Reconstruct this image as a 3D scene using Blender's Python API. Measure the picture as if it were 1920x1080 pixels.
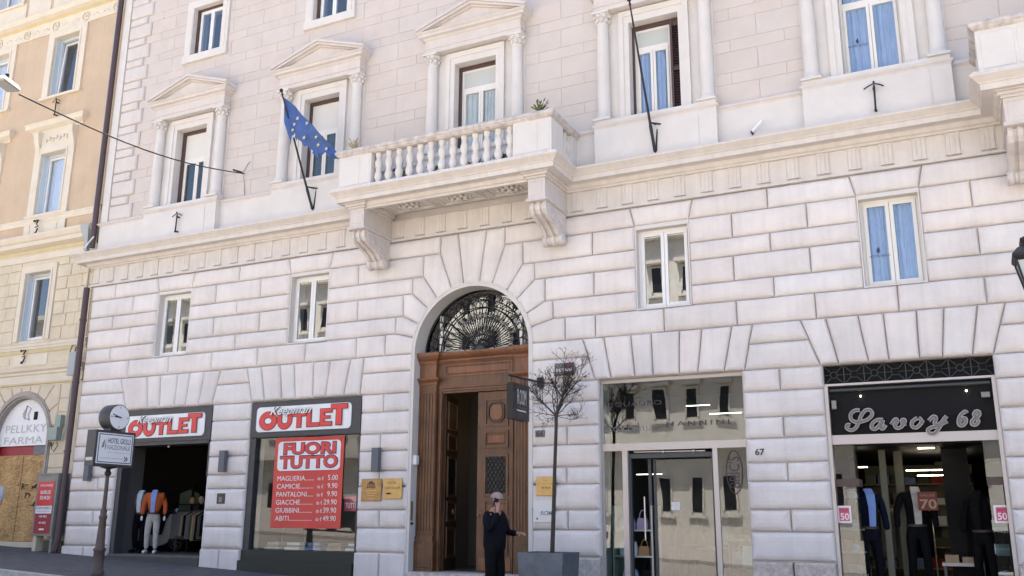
import bpy, bmesh, math, random
from mathutils import Vector, Matrix
from mathutils.geometry import tessellate_polygon
R = math.radians
sc = bpy.context.scene
for o in list(bpy.data.objects): bpy.data.objects.remove(o)
col = sc.collection
# ------------------------------------------------------------------ camera
cd = bpy.data.cameras.new('camera'); cam = bpy.data.objects.new('camera', cd); col.objects.link(cam)
m3 = Matrix([[0.8958486, 0.1035378, 0.4321287], [0.4443297, -0.2199809, -0.8684351], [0.0051442, 0.969994, -0.2430745]])
cam.matrix_world = Matrix.Translation((0, -16, 1.6)) @ m3.to_4x4()
cd.lens = 32.8231; cd.sensor_width = 36; cd.clip_end = 2000; cd.clip_start = 0.1
sc.camera = cam
# ------------------------------------------------------------------ sky, sun, exposure
SUN_EL, SUN_AZ = R(66), R(-14)          # sun stands behind the palazzo, the facade is in open shade
w = bpy.data.worlds.new('World'); sc.world = w; w.use_nodes = True
nt = w.node_tree; bg = nt.nodes['Background']
sky = nt.nodes.new('ShaderNodeTexSky'); sky.sky_type = 'NISHITA'; sky.sun_disc = False
sky.sun_elevation = SUN_EL; sky.sun_rotation = SUN_AZ; sky.air_density = 0.8; sky.dust_density = 2.5; sky.ozone_density = 0.7
nt.links.new(sky.outputs[0], bg.inputs[0]); bg.inputs[1].default_value = 0.11
sl = bpy.data.lights.new('sun', 'SUN'); sl.energy = 5.0; sl.angle = R(0.5); sl.color = (1, .93, .82)
so = bpy.data.objects.new('sun', sl); col.objects.link(so)
d = Vector((math.sin(SUN_AZ) * math.cos(SUN_EL), math.cos(SUN_AZ) * math.cos(SUN_EL), math.sin(SUN_EL)))
so.rotation_euler = (-d).to_track_quat('-Z', 'Y').to_euler(); so.location = (0, 30, 40)
vs = sc.view_settings; vs.view_transform = 'Standard'; vs.look = 'None'; vs.gamma = 1; vs.use_curve_mapping = False
vs.exposure = 2.05
sc.render.engine = 'CYCLES'
sc.render.resolution_x = 1024; sc.render.resolution_y = 576
sc.cycles.max_bounces = 10; sc.cycles.transparent_max_bounces = 16; sc.cycles.caustics_reflective = False; sc.cycles.caustics_refractive = False

rnd = random.Random(7)
# ------------------------------------------------------------------ materials
M = {}
def mat(name, color, rough=.6, metal=0., var=0., noise=0., nscale=3., bump=0., bscale=30., spec=.5, streak=0., dark=(.0, .0, .0), emit=None, coat=0.):
    m = bpy.data.materials.new(name); m.use_nodes = True; n = m.node_tree.nodes; l = m.node_tree.links
    b = n['Principled BSDF']; b.inputs['Roughness'].default_value = rough; b.inputs['Metallic'].default_value = metal
    b.inputs['Specular IOR Level'].default_value = spec
    if coat: b.inputs['Coat Weight'].default_value = coat; b.inputs['Coat Roughness'].default_value = .15
    b.inputs['Base Color'].default_value = (*color, 1); out = None
    if noise or bump or streak:
        tc = n.new('ShaderNodeNewGeometry')
    if noise:
        t = n.new('ShaderNodeTexNoise'); t.inputs['Scale'].default_value = nscale; t.inputs['Detail'].default_value = 6; t.inputs['Roughness'].default_value = .62
        l.new(tc.outputs['Position'], t.inputs['Vector'])
        r = n.new('ShaderNodeMapRange'); r.inputs[1].default_value = .35; r.inputs[2].default_value = .65; l.new(t.outputs[0], r.inputs[0])
        mx = n.new('ShaderNodeMix'); mx.data_type = 'RGBA'; l.new(r.outputs[0], mx.inputs[0])
        mx.inputs[6].default_value = (*[max(0, c * (1 - noise) + k * noise) for c, k in zip(color, dark)], 1)
        mx.inputs[7].default_value = (*[min(1, c * (1 + noise * .35)) for c in color], 1); out = mx.outputs[2]
    if streak:
        mp = n.new('ShaderNodeMapping'); mp.inputs['Scale'].default_value = (7, 7, .35); l.new(tc.outputs['Position'], mp.inputs[0])
        t2 = n.new('ShaderNodeTexNoise'); t2.inputs['Scale'].default_value = 1.3; t2.inputs['Detail'].default_value = 5; l.new(mp.outputs[0], t2.inputs['Vector'])
        r2 = n.new('ShaderNodeMapRange'); r2.inputs[1].default_value = .45; r2.inputs[2].default_value = .8; r2.inputs[3].default_value = 1; r2.inputs[4].default_value = 1 - streak; l.new(t2.outputs[0], r2.inputs[0])
        mm = n.new('ShaderNodeMix'); mm.data_type = 'RGBA'; mm.blend_type = 'MULTIPLY'; mm.inputs[0].default_value = 1
        if out: l.new(out, mm.inputs[6])
        else: mm.inputs[6].default_value = (*color, 1)
        l.new(r2.outputs[0], mm.inputs[7]); out = mm.outputs[2]
    if var:
        oi = n.new('ShaderNodeObjectInfo'); h = n.new('ShaderNodeHueSaturation')
        r3 = n.new('ShaderNodeMapRange'); r3.inputs[3].default_value = 1 - var; r3.inputs[4].default_value = 1 + var; l.new(oi.outputs['Random'], r3.inputs[0])
        l.new(r3.outputs[0], h.inputs['Value'])
        ms = n.new('ShaderNodeMath'); ms.operation = 'MULTIPLY'; ms.inputs[1].default_value = 7.31; l.new(oi.outputs['Random'], ms.inputs[0])
        fr = n.new('ShaderNodeMath'); fr.operation = 'FRACT'; l.new(ms.outputs[0], fr.inputs[0])
        r4 = n.new('ShaderNodeMapRange'); r4.inputs[3].default_value = 1 - var * 6; r4.inputs[4].default_value = 1 + var * 6; l.new(fr.outputs[0], r4.inputs[0]); l.new(r4.outputs[0], h.inputs['Saturation'])
        if out: l.new(out, h.inputs['Color'])
        else: h.inputs['Color'].default_value = (*color, 1)
        out = h.outputs[0]
    if out: l.new(out, b.inputs['Base Color'])
    if bump:
        t3 = n.new('ShaderNodeTexNoise'); t3.inputs['Scale'].default_value = bscale; t3.inputs['Detail'].default_value = 5; l.new(tc.outputs['Position'], t3.inputs['Vector'])
        bp = n.new('ShaderNodeBump'); bp.inputs['Strength'].default_value = bump; bp.inputs['Distance'].default_value = .02
        l.new(t3.outputs[0], bp.inputs['Height']); l.new(bp.outputs[0], b.inputs['Normal'])
    if emit: b.inputs['Emission Color'].default_value = (*emit[0], 1); b.inputs['Emission Strength'].default_value = emit[1]
    M[name] = m; return m
def wood(name, c1, c2, rough=.45):
    m = bpy.data.materials.new(name); m.use_nodes = True; n = m.node_tree.nodes; l = m.node_tree.links; b = n['Principled BSDF']
    g = n.new('ShaderNodeNewGeometry'); mp = n.new('ShaderNodeMapping'); mp.inputs['Scale'].default_value = (22, 22, 1.6); l.new(g.outputs['Position'], mp.inputs[0])
    t = n.new('ShaderNodeTexNoise'); t.inputs['Scale'].default_value = 1.5; t.inputs['Detail'].default_value = 6; t.inputs['Distortion'].default_value = .6; l.new(mp.outputs[0], t.inputs['Vector'])
    t2 = n.new('ShaderNodeTexNoise'); t2.inputs['Scale'].default_value = 2.2; t2.inputs['Detail'].default_value = 4; l.new(g.outputs['Position'], t2.inputs['Vector'])
    ad = n.new('ShaderNodeMath'); ad.operation = 'MULTIPLY_ADD'; ad.inputs[1].default_value = .5; l.new(t2.outputs[0], ad.inputs[0]); 
    hf = n.new('ShaderNodeMath'); hf.operation = 'MULTIPLY'; hf.inputs[1].default_value = .6; l.new(t.outputs[0], hf.inputs[0]); l.new(hf.outputs[0], ad.inputs[2])
    r = n.new('ShaderNodeValToRGB'); r.color_ramp.elements[0].position = .35; r.color_ramp.elements[0].color = (*c1, 1); r.color_ramp.elements[1].position = .72; r.color_ramp.elements[1].color = (*c2, 1)
    l.new(ad.outputs[0], r.inputs[0]); l.new(r.outputs[0], b.inputs['Base Color']); b.inputs['Roughness'].default_value = rough
    bp = n.new('ShaderNodeBump'); bp.inputs['Strength'].default_value = .15; l.new(t.outputs[0], bp.inputs['Height']); l.new(bp.outputs[0], b.inputs['Normal'])
    M[name] = m
def glass(name, ior=1.9, tint=(.93, .97, .96), rough=0.0, wob=0.):
    m = bpy.data.materials.new(name); m.use_nodes = True; n = m.node_tree.nodes; l = m.node_tree.links
    n.remove(n['Principled BSDF']); o = n['Material Output']
    tr = n.new('ShaderNodeBsdfTransparent'); tr.inputs[0].default_value = (*tint, 1)
    gl = n.new('ShaderNodeBsdfGlossy'); gl.inputs['Roughness'].default_value = rough; gl.inputs[0].default_value = (1, 1, 1, 1)
    f = n.new('ShaderNodeFresnel'); f.inputs[0].default_value = ior
    mx = n.new('ShaderNodeMixShader'); gm_ = n.new('ShaderNodeNewGeometry'); iv = n.new('ShaderNodeMath'); iv.operation = 'SUBTRACT'; iv.inputs[0].default_value = 1; l.new(gm_.outputs['Backfacing'], iv.inputs[1])
    ml = n.new('ShaderNodeMath'); ml.operation = 'MULTIPLY'; l.new(f.outputs[0], ml.inputs[0]); l.new(iv.outputs[0], ml.inputs[1]); l.new(ml.outputs[0], mx.inputs[0])   # mirror only on the outer face
    l.new(mx.inputs[0].links[0].from_socket, mx.inputs[0]); l.new(tr.outputs[0], mx.inputs[1]); l.new(gl.outputs[0], mx.inputs[2]); l.new(mx.outputs[0], o.inputs[0])
    if wob:
        g = n.new('ShaderNodeNewGeometry'); t = n.new('ShaderNodeTexNoise'); t.inputs['Scale'].default_value = 1.1; t.inputs['Detail'].default_value = 1; l.new(g.outputs['Position'], t.inputs['Vector'])
        bp = n.new('ShaderNodeBump'); bp.inputs['Strength'].default_value = wob; bp.inputs['Distance'].default_value = .1; l.new(t.outputs[0], bp.inputs['Height']); l.new(bp.outputs[0], gl.inputs['Normal']); l.new(bp.outputs[0], f.inputs['Normal'])
    M[name] = m
ST = (.60, .545, .515)
mat('rustic_stone', (.73, .68, .65), .85, var=.038, noise=.10, nscale=1.3, bump=.28, bscale=16, spec=.2, streak=.08)
mat('wall_plaster', (.60, .55, .52), .85, noise=.1, nscale=3, spec=.2)
mat('joint_plaster', (.58, .52, .48), .85, noise=.05, nscale=3, spec=.2)
mat('ashlar_stone', (.585, .525, .485), .85, var=.02, noise=.05, nscale=2.5, bump=.1, bscale=20, spec=.2)
mat('trim_stone', (.63, .58, .55), .8, noise=.06, nscale=2.5, bump=.1, bscale=18, spec=.25, streak=.07)
mat('trim_white', (.66, .625, .59), .8, noise=.05, nscale=2.5, bump=.08, bscale=20, spec=.25)
mat('cornice_cream', (.66, .61, .565), .8, noise=.07, nscale=3, bump=.12, bscale=20, spec=.25, streak=.1)
mat('weathered_stone', (.60, .545, .51), .85, noise=.28, nscale=7, bump=.3, bscale=25, spec=.2, streak=.15)
mat('travertine', (.56, .50, .46), .8, noise=.3, nscale=14, bump=.3, bscale=30, spec=.25)
mat('white_frame', (.78, .77, .75), .4)
mat('cream_frame', (.74, .71, .66), .45)
mat('blue_frame', (.56, .64, .72), .45)
mat('brown_frame', (.075, .042, .038), .5)
mat('blind', (.68, .655, .61), .7)
mat('blind_grey', (.5, .52, .5), .7)
mat('curtain', (.60, .62, .66), .9, noise=.08, nscale=5)
mat('curtain_grey', (.36, .38, .42), .9, noise=.2, nscale=4)
mat('teal_shutter', (.12, .22, .23), .6)
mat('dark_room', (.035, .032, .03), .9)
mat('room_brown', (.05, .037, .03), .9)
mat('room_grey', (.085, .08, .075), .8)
mat('room_beige', (.40, .36, .29), .85)
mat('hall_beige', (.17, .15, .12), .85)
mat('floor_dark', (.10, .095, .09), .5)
mat('iron', (.022, .022, .024), .55, metal=.3)
mat('iron_grey', (.07, .075, .08), .5, metal=.4)
mat('dark_grey_metal', (.055, .055, .06), .5, metal=.2)
mat('lamp_grey', (.10, .11, .13), .5)
mat('pole_brown', (.085, .06, .048), .6, noise=.3, nscale=20)
mat('pole_grey', (.17, .17, .18), .6, noise=.2, nscale=10)
mat('pipe_brown', (.075, .045, .05), .5)
mat('pipe_grey', (.36, .38, .38), .6)
mat('steel', (.62, .57, .54), .32, metal=.85)
mat('steel_pale', (.50, .455, .43), .4, metal=.3)
mat('brass', (.36, .22, .09), .4, metal=.6, noise=.25, nscale=9, bump=.25, bscale=30)
mat('brass_light', (.56, .36, .13), .45, metal=.4, noise=.12, nscale=10)
mat('sign_white', (.78, .78, .79), .35, noise=.07, nscale=4)
mat('sign_red', (.60, .045, .04), .35, noise=.12, nscale=2.5)
mat('letter_red', (.66, .05, .045), .45)
mat('maroon', (.30, .018, .03), .5)
mat('ink_dark', (.05, .03, .035), .6)
mat('ink_navy', (.03, .04, .10), .6)
mat('ink_faint', (.46, .44, .43), .6)
mat('ink_grey', (.22, .22, .22), .6)
mat('plate_maroon', (.13, .05, .06), .6)
mat('pink', (.62, .08, .16), .5)
mat('paper', (.74, .72, .69), .7)
mat('black', (.010, .010, .011), .55, spec=.12)
mat('black_gloss', (.012, .013, .015), .25, spec=.3)
mat('asphalt', (.062, .062, .068), .9, noise=.35, nscale=9, bump=.5, bscale=60)
mat('paving', (.085, .083, .088), .85, noise=.3, nscale=4, bump=.4, bscale=40)
mat('cobbles', (.34, .315, .285), .85, noise=.3, nscale=9, bump=.4, bscale=50)
mat('stone_paving', (.42, .39, .35), .85, noise=.2, nscale=3)
mat('kerb_stone', (.40, .385, .36), .75, noise=.25, nscale=8, bump=.2)
mat('ochre_plaster', (.57, .435, .305), .85, noise=.09, nscale=1.5, bump=.08, streak=.06)
mat('cream_plaster', (.64, .555, .42), .85, noise=.09, nscale=2, bump=.1, streak=.06)
mat('cream_trim', (.68, .61, .50), .8, noise=.06, nscale=3, bump=.08)
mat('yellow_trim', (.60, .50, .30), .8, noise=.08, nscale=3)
mat('arch_grey', (.36, .32, .29), .75, noise=.15, nscale=6, bump=.15)
mat('box_green', (.28, .33, .29), .6)
mat('case_grey', (.23, .225, .205), .55, noise=.15, nscale=7)
mat('dark_riser', (.022, .026, .02), .6)
mat('olive_base', (.13, .125, .085), .7)
mat('white_lead', (.70, .68, .68), .7, noise=.2, nscale=12)
mat('flag_blue', (.06, .115, .31), .8, noise=.2, nscale=5)
mat('star', (.50, .50, .34), .7)
mat('bark', (.055, .043, .036), .9, noise=.3, nscale=30, bump=.4)
mat('planter_grey', (.13, .145, .165), .6, noise=.25, nscale=6, bump=.1)
mat('soil', (.05, .035, .025), .95)
mat('leaf', (.10, .13, .035), .8, var=.1)
mat('dry_leaf', (.36, .30, .20), .9)
mat('skin', (.36, .20, .145), .6)
mat('cap_beige', (.31, .225, .20), .85)
mat('hair', (.12, .10, .09), .8)
mat('navy_cloth', (.0055, .006, .010), .85, spec=.12, bump=.9, bscale=9)
mat('black_cloth', (.006, .006, .007), .85, spec=.12, bump=.9, bscale=9)
mat('blazer_navy', (.006, .009, .024), .8, spec=.12, bump=.9, bscale=9)
mat('shirt_blue', (.22, .32, .62), .8, spec=.12, bump=.9, bscale=9)
mat('shirt_white', (.66, .70, .76), .8, spec=.12, bump=.9, bscale=9)
mat('jacket_orange', (.46, .105, .032), .75, spec=.12, bump=.9, bscale=9)
mat('jacket_grey', (.19, .18, .17), .85, spec=.12, bump=.9, bscale=9)
mat('trouser_grey', (.45, .43, .40), .85, noise=.2, nscale=9)
mat('shoe_white', (.74, .73, .72), .6)
mat('scooter_cream', (.74, .70, .60), .3, coat=.5)
mat('tyre', (.02, .02, .02), .8)
mat('tan_cloth', (.36, .27, .18), .9, spec=.12, bump=.9, bscale=9)
mat('orange_wood', (.40, .22, .09), .6)
mat('green_cloth', (.10, .11, .07), .9, spec=.12, bump=.9, bscale=9)
mat('red_cloth', (.35, .03, .03), .8)
mat('bag_blue', (.42, .55, .70), .6)
mat('bag_white', (.66, .70, .74), .6)
mat('bag_lilac', (.42, .32, .48), .6)
mat('shelf_pale', (.50, .48, .42), .5)
mat('neon_metal', (.16, .145, .145), .45, metal=.3)
mat('neon_edge', (.50, .48, .48), .4, metal=.2)
mat('lamp_lit', (1, .95, .8), .5, emit=((1, .86, .62), 5))
mat('lamp_dim', (1, .97, .9), .5, emit=((1, .93, .8), 2.2))
mat('lamp_warm', (1, .8, .5), .5, emit=((1, .62, .22), .9))
mat('red_poster', (.15, .018, .012), .6)
mat('opp_wall', (.54, .53, .49), .85, noise=.1, nscale=1.5)
mat('opp_trim', (.50, .48, .45), .8)
mat('roof_tile', (.36, .16, .09), .85, noise=.3, nscale=10)
mat('car_grey', (.25, .26, .28), .3)
mat('clock_face', (.74, .77, .80), .3)
mat('lantern_glass', (.42, .46, .47), .25)
mat('luminaire', (.74, .73, .70), .4)
mat('luminaire_under', (.30, .29, .27), .5)
def osb():
    m = bpy.data.materials.new('osb'); m.use_nodes = True; n = m.node_tree.nodes; l = m.node_tree.links; b = n['Principled BSDF']; b.inputs['Roughness'].default_value = .8
    g = n.new('ShaderNodeNewGeometry'); v = n.new('ShaderNodeTexVoronoi'); v.inputs['Scale'].default_value = 16; v.inputs['Randomness'].default_value = 1
    mp = n.new('ShaderNodeMapping'); mp.inputs['Scale'].default_value = (1, 1, 2.2); mp.inputs['Rotation'].default_value = (0, .5, 0); l.new(g.outputs['Position'], mp.inputs[0]); l.new(mp.outputs[0], v.inputs['Vector'])
    t = n.new('ShaderNodeTexNoise'); t.inputs['Scale'].default_value = 2.2; t.inputs['Detail'].default_value = 8; l.new(g.outputs['Position'], t.inputs['Vector'])
    bw = n.new('ShaderNodeRGBToBW'); l.new(v.outputs['Color'], bw.inputs[0])
    ad = n.new('ShaderNodeMath'); ad.operation = 'MULTIPLY_ADD'; ad.inputs[1].default_value = .5; l.new(bw.outputs[0], ad.inputs[0]); l.new(t.outputs[0], ad.inputs[2])
    r = n.new('ShaderNodeValToRGB'); e = r.color_ramp.elements; e[0].position = .45; e[0].color = (.26, .14, .055, 1); e[1].position = 1.0; e[1].color = (.60, .38, .16, 1)
    l.new(ad.outputs[0], r.inputs[0]); l.new(r.outputs[0], b.inputs['Base Color']); M['osb'] = m
osb()
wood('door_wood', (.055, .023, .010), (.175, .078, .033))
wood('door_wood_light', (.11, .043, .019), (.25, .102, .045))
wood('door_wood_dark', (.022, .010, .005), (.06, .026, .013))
glass('glass', 2.1)
glass('mirror_glass', 2.9, (.8, .85, .85), wob=.012)
glass('glass_sky', 2.3, (.84, .90, .98))
glass('shop_glass', 2.05, (.72, .80, .78), wob=.02)
glass('clear_glass', 1.7, (.95, .97, .95))
glass('dark_glass', 1.9, (.55, .62, .62))

# ------------------------------------------------------------------ mesh helpers
class MB:
    def __init__(s): s.v = []; s.f = []; s.sm = []
    def add(s, vs, fs, smooth=False):
        o = len(s.v); s.v += [tuple(v) for v in vs]; s.f += [tuple(i + o for i in f) for f in fs]; s.sm += [smooth] * len(fs); return s
    def box(s, x0, x1, y0, y1, z0, z1):
        return s.add([(x0, y0, z0), (x1, y0, z0), (x1, y1, z0), (x0, y1, z0), (x0, y0, z1), (x1, y0, z1), (x1, y1, z1), (x0, y1, z1)],
                     [(0, 3, 2, 1), (4, 5, 6, 7), (0, 1, 5, 4), (1, 2, 6, 5), (2, 3, 7, 6), (3, 0, 4, 7)])
    def prism(s, pts, y0, y1):
        """polygon in the xz plane, counter-clockwise seen from the street, extruded from y0 (front) to y1"""
        n = len(pts)
        fr = [(x, y0, z) for x, z in pts]; bk = [(x, y1, z) for x, z in pts]
        return s.add(fr + bk, [tuple(range(n)), tuple(range(2 * n - 1, n - 1, -1))] + [(i, n + i, n + (i + 1) % n, (i + 1) % n) for i in range(n)])
    def prism_x(s, pts, x0, x1):
        n = len(pts)
        a = [(x0, y, z) for y, z in pts]; b = [(x1, y, z) for y, z in pts]
        return s.add(a + b, [tuple(range(n)), tuple(range(2 * n - 1, n - 1, -1))] + [(i, n + i, n + (i + 1) % n, (i + 1) % n) for i in range(n)])
    def frustum(s, x0, x1, z0, z1, ya, yb, ins):
        """raised panel: base at ya, top at yb inset by ins"""
        return s.add([(x0, ya, z0), (x1, ya, z0), (x1, ya, z1), (x0, ya, z1), (x0 + ins, yb, z0 + ins), (x1 - ins, yb, z0 + ins), (x1 - ins, yb, z1 - ins), (x0 + ins, yb, z1 - ins)],
                     [(4, 5, 6, 7), (0, 1, 5, 4), (1, 2, 6, 5), (2, 3, 7, 6), (3, 0, 4, 7)])
    def lathe(s, c, prof, seg=16, axis='Z', a0=0, a1=2 * math.pi, smooth=True):
        full = abs(a1 - a0 - 2 * math.pi) < 1e-6; ns = seg if full else seg + 1
        vs = []
        for r, h in prof:
            for k in range(ns):
                a = a0 + (a1 - a0) * k / seg; u, v = r * math.cos(a), r * math.sin(a)
                vs.append((c[0] + u, c[1] + v, c[2] + h) if axis == 'Z' else ((c[0] + u, c[1] - h, c[2] + v) if axis == 'Y' else (c[0] + h, c[1] + u, c[2] + v)))
        fs = []
        for i in range(len(prof) - 1):
            for k in range(seg):
                k2 = (k + 1) % ns; fs.append((i * ns + k, i * ns + k2, (i + 1) * ns + k2, (i + 1) * ns + k))
        s.add(vs, fs, smooth)
        if full:
            if prof[0][0] > 1e-5: s.add([vs[k] for k in range(ns)][::-1], [tuple(range(ns))])
            if prof[-1][0] > 1e-5: s.add([vs[(len(prof) - 1) * ns + k] for k in range(ns)], [tuple(range(ns))])
        return s
    def tube(s, pts, r, seg=6, caps=True):
        pts = [Vector(p) for p in pts]; n = len(pts); rs = r if isinstance(r, (list, tuple)) else [r] * n
        vs = []; up = None
        for i, p in enumerate(pts):
            t = (pts[min(i + 1, n - 1)] - pts[max(i - 1, 0)])
            if t.length < 1e-9: t = Vector((0, 0, 1))
            t.normalize()
            if up is None: up = Vector((0, 0, 1)) if abs(t.z) < .9 else Vector((1, 0, 0))
            a = t.cross(up)
            if a.length < 1e-4: a = t.orthogonal()
            a.normalize(); b = a.cross(t).normalized(); up = b
            for k in range(seg):
                q = 2 * math.pi * k / seg; vs.append(p + (a * math.cos(q) + b * math.sin(q)) * rs[i])
        fs = [(i * seg + k, i * seg + (k + 1) % seg, (i + 1) * seg + (k + 1) % seg, (i + 1) * seg + k) for i in range(n - 1) for k in range(seg)]
        s.add(vs, fs, True)
        if caps: s.add(vs[:seg][::-1], [tuple(range(seg))]); s.add(vs[-seg:], [tuple(range(seg))])
        return s
    def sweep(s, path, prof):
        """profile [(outward, z)] swept along plan polyline path [(x, y)] with mitres; outward = right hand side of the path"""
        n = len(path); P_ = [Vector(p) for p in path]; offs = []
        for i in range(n):
            d0 = (P_[i] - P_[i - 1]).normalized() if i else None; d1 = (P_[i + 1] - P_[i]).normalized() if i < n - 1 else None
            n0 = Vector((d0.y, -d0.x)) if d0 else None; n1 = Vector((d1.y, -d1.x)) if d1 else None
            if n0 is None: o = n1
            elif n1 is None: o = n0
            else: o = (n0 + n1); o = o / max(.2, o.dot(n0))
            offs.append(o)
        m = len(prof); vs = []
        for p, o in zip(P_, offs):
            for dd, z in prof: vs.append((p.x + o.x * dd, p.y + o.y * dd, z))
        fs = [(i * m + k, (i + 1) * m + k, (i + 1) * m + k + 1, i * m + k + 1) for i in range(n - 1) for k in range(m - 1)]
        s.add(vs, fs); s.add(vs[:m], [tuple(range(m))]); s.add(vs[-m:][::-1], [tuple(range(m))])
        return s
    def sphere(s, c, r, seg=10, sq=(1, 1, 1)):
        vs = [(c[0], c[1], c[2] - r * sq[2])]; rings = seg // 2
        for i in range(1, rings):
            a = -math.pi / 2 + math.pi * i / rings
            for k in range(seg):
                q = 2 * math.pi * k / seg; vs.append((c[0] + r * sq[0] * math.cos(a) * math.cos(q), c[1] + r * sq[1] * math.cos(a) * math.sin(q), c[2] + r * sq[2] * math.sin(a)))
        vs.append((c[0], c[1], c[2] + r * sq[2])); L = len(vs) - 1
        fs = [(0, 1 + (k + 1) % seg, 1 + k) for k in range(seg)]
        for i in range(rings - 2):
            for k in range(seg): a = 1 + i * seg; fs.append((a + k, a + (k + 1) % seg, a + seg + (k + 1) % seg, a + seg + k))
        a = 1 + (rings - 2) * seg; fs += [(a + k, a + (k + 1) % seg, L) for k in range(seg)]
        return s.add(vs, fs, True)
    def pillow(s, poly, yb=.075, h=.10, gap=.006, bevel=.13, wob=.005):
        """rusticated stone: polygon (x,z) ccw seen from street, swelling from yb by h; long edges are slightly uneven"""
        P0 = [Vector(p) for p in poly]; P_ = []; dirs = []; n0 = len(P0); cd_ = []
        for i in range(n0):
            a = (P0[i] - P0[i - 1]).normalized(); b = (P0[(i + 1) % n0] - P0[i]).normalized()
            na = Vector((-a.y, a.x)); nb = Vector((-b.y, b.x)); o = na + nb; cd_.append(o / max(.35, o.dot(na)))
        for i in range(n0):
            p, q = P0[i], P0[(i + 1) % n0]; L_ = (q - p).length; k = max(1, min(5, int(L_ / .38))) if n0 < 9 else 1
            e = (q - p).normalized(); ne = Vector((-e.y, e.x))
            for j in range(k):
                P_.append(p + (q - p) * j / k); dirs.append((cd_[i], None) if j == 0 else (ne, (cd_[i], cd_[(i + 1) % n0], j / k)))
        n = len(P_); vs = []
        rings = [(0, 0), (.015, .30), (.10, .56), (.28, .78), (.58, .94), (1, 1)]
        jit = [rnd.uniform(-wob, wob) for _ in range(n)]
        for ri, (t, hh) in enumerate(rings):
            ins = gap + t * bevel
            for k, (p, (o, mid_)) in enumerate(zip(P_, dirs)):
                q = p + o * (ins + (jit[k] if ri in (1, 2, 3) else 0))
                if mid_:      # slide so that inserted points stay between the moved corners
                    e = Vector((o.y, -o.x)); sh = (mid_[0].dot(e) * (1 - mid_[2]) + mid_[1].dot(e) * mid_[2]) * ins; q = q + e * sh
                vs.append((q.x, yb - h * hh + (jit[k] * .6 if 0 < ri < 5 else 0), q.y))
        m = len(rings)
        fs = [(i * n + k, i * n + (k + 1) % n, (i + 1) * n + (k + 1) % n, (i + 1) * n + k) for i in range(m - 1) for k in range(n)]
        s.add(vs, fs, False); s.add(vs[-n:], [tuple(range(n))])
        return s
    def slab(s, poly, yb, yf, gap=.004, ch=.005):
        n = len(poly); P_ = [Vector(p) for p in poly]; dirs = []
        for i in range(n):
            a = (P_[i] - P_[i - 1]).normalized(); b = (P_[(i + 1) % n] - P_[i]).normalized()
            na = Vector((-a.y, a.x)); nb = Vector((-b.y, b.x)); o = na + nb; dirs.append(o / max(.35, o.dot(na)))
        vs = []
        for ins, y in ((gap, yb), (gap, yf + ch), (gap + ch, yf)):
            for p, o in zip(P_, dirs): q = p + o * ins; vs.append((q.x, y, q.y))
        fs = [(i * n + k, i * n + (k + 1) % n, (i + 1) * n + (k + 1) % n, (i + 1) * n + k) for i in range(2) for k in range(n)]
        s.add(vs, fs); s.add(vs[-n:], [tuple(range(n))]); return s
    def mesh(s, name, material, org=(0, 0, 0)):
        me = bpy.data.meshes.new(name); me.from_pydata([(v[0] - org[0], v[1] - org[1], v[2] - org[2]) for v in s.v], [], s.f)
        me.polygons.foreach_set('use_smooth', s.sm); me.materials.append(M[material]); me.update(); return me
ORG = {}
def thing(name, label, cat, loc=(0, 0, 0), group=None):
    o = bpy.data.objects.new(name, None); col.objects.link(o); o.location = loc; o.empty_display_size = .2
    o['label'] = label; o['category'] = cat
    if group: o['group'] = group
    ORG[o.name] = Vector(loc); return o
def tag(o, label, cat, group=None):
    o['label'] = label; o['category'] = cat
    if group: o['group'] = group
    return o
def part(name, mb, material, parent=None, label=None, kind=None):
    """links the collected shapes as one mesh object; parts sit in their thing's space"""
    if isinstance(mb, MB):
        if parent is None:
            xs = [v[0] for v in mb.v]; ys = [v[1] for v in mb.v]; zs = [v[2] for v in mb.v]
            org = Vector(((min(xs) + max(xs)) / 2, (min(ys) + max(ys)) / 2, min(zs)))
            if kind == 'structure': org = Vector((0, 0, 0))
        else: org = ORG[parent.name]
        me = mb.mesh(name, material, org)
    else: me, org = mb, (ORG[parent.name] if parent else Vector((0, 0, 0)))
    o = bpy.data.objects.new(name, me); col.objects.link(o)
    if parent: o.parent = parent
    else: o.location = org
    ORG[o.name] = org
    if label: o['label'] = label
    if kind: o['kind'] = kind
    return o
def clone(o, offset, parent=None):
    """another copy of a part (and its sub-parts) that shares the mesh"""
    c = o.copy(); col.objects.link(c); c.parent = parent or o.parent; c.location = Vector(o.location) + Vector(offset)
    ORG[c.name] = ORG[o.name] + Vector(offset)
    for k in list(o.children):
        g = k.copy(); col.objects.link(g); g.parent = c; ORG[g.name] = ORG[c.name]
    return c
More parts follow.
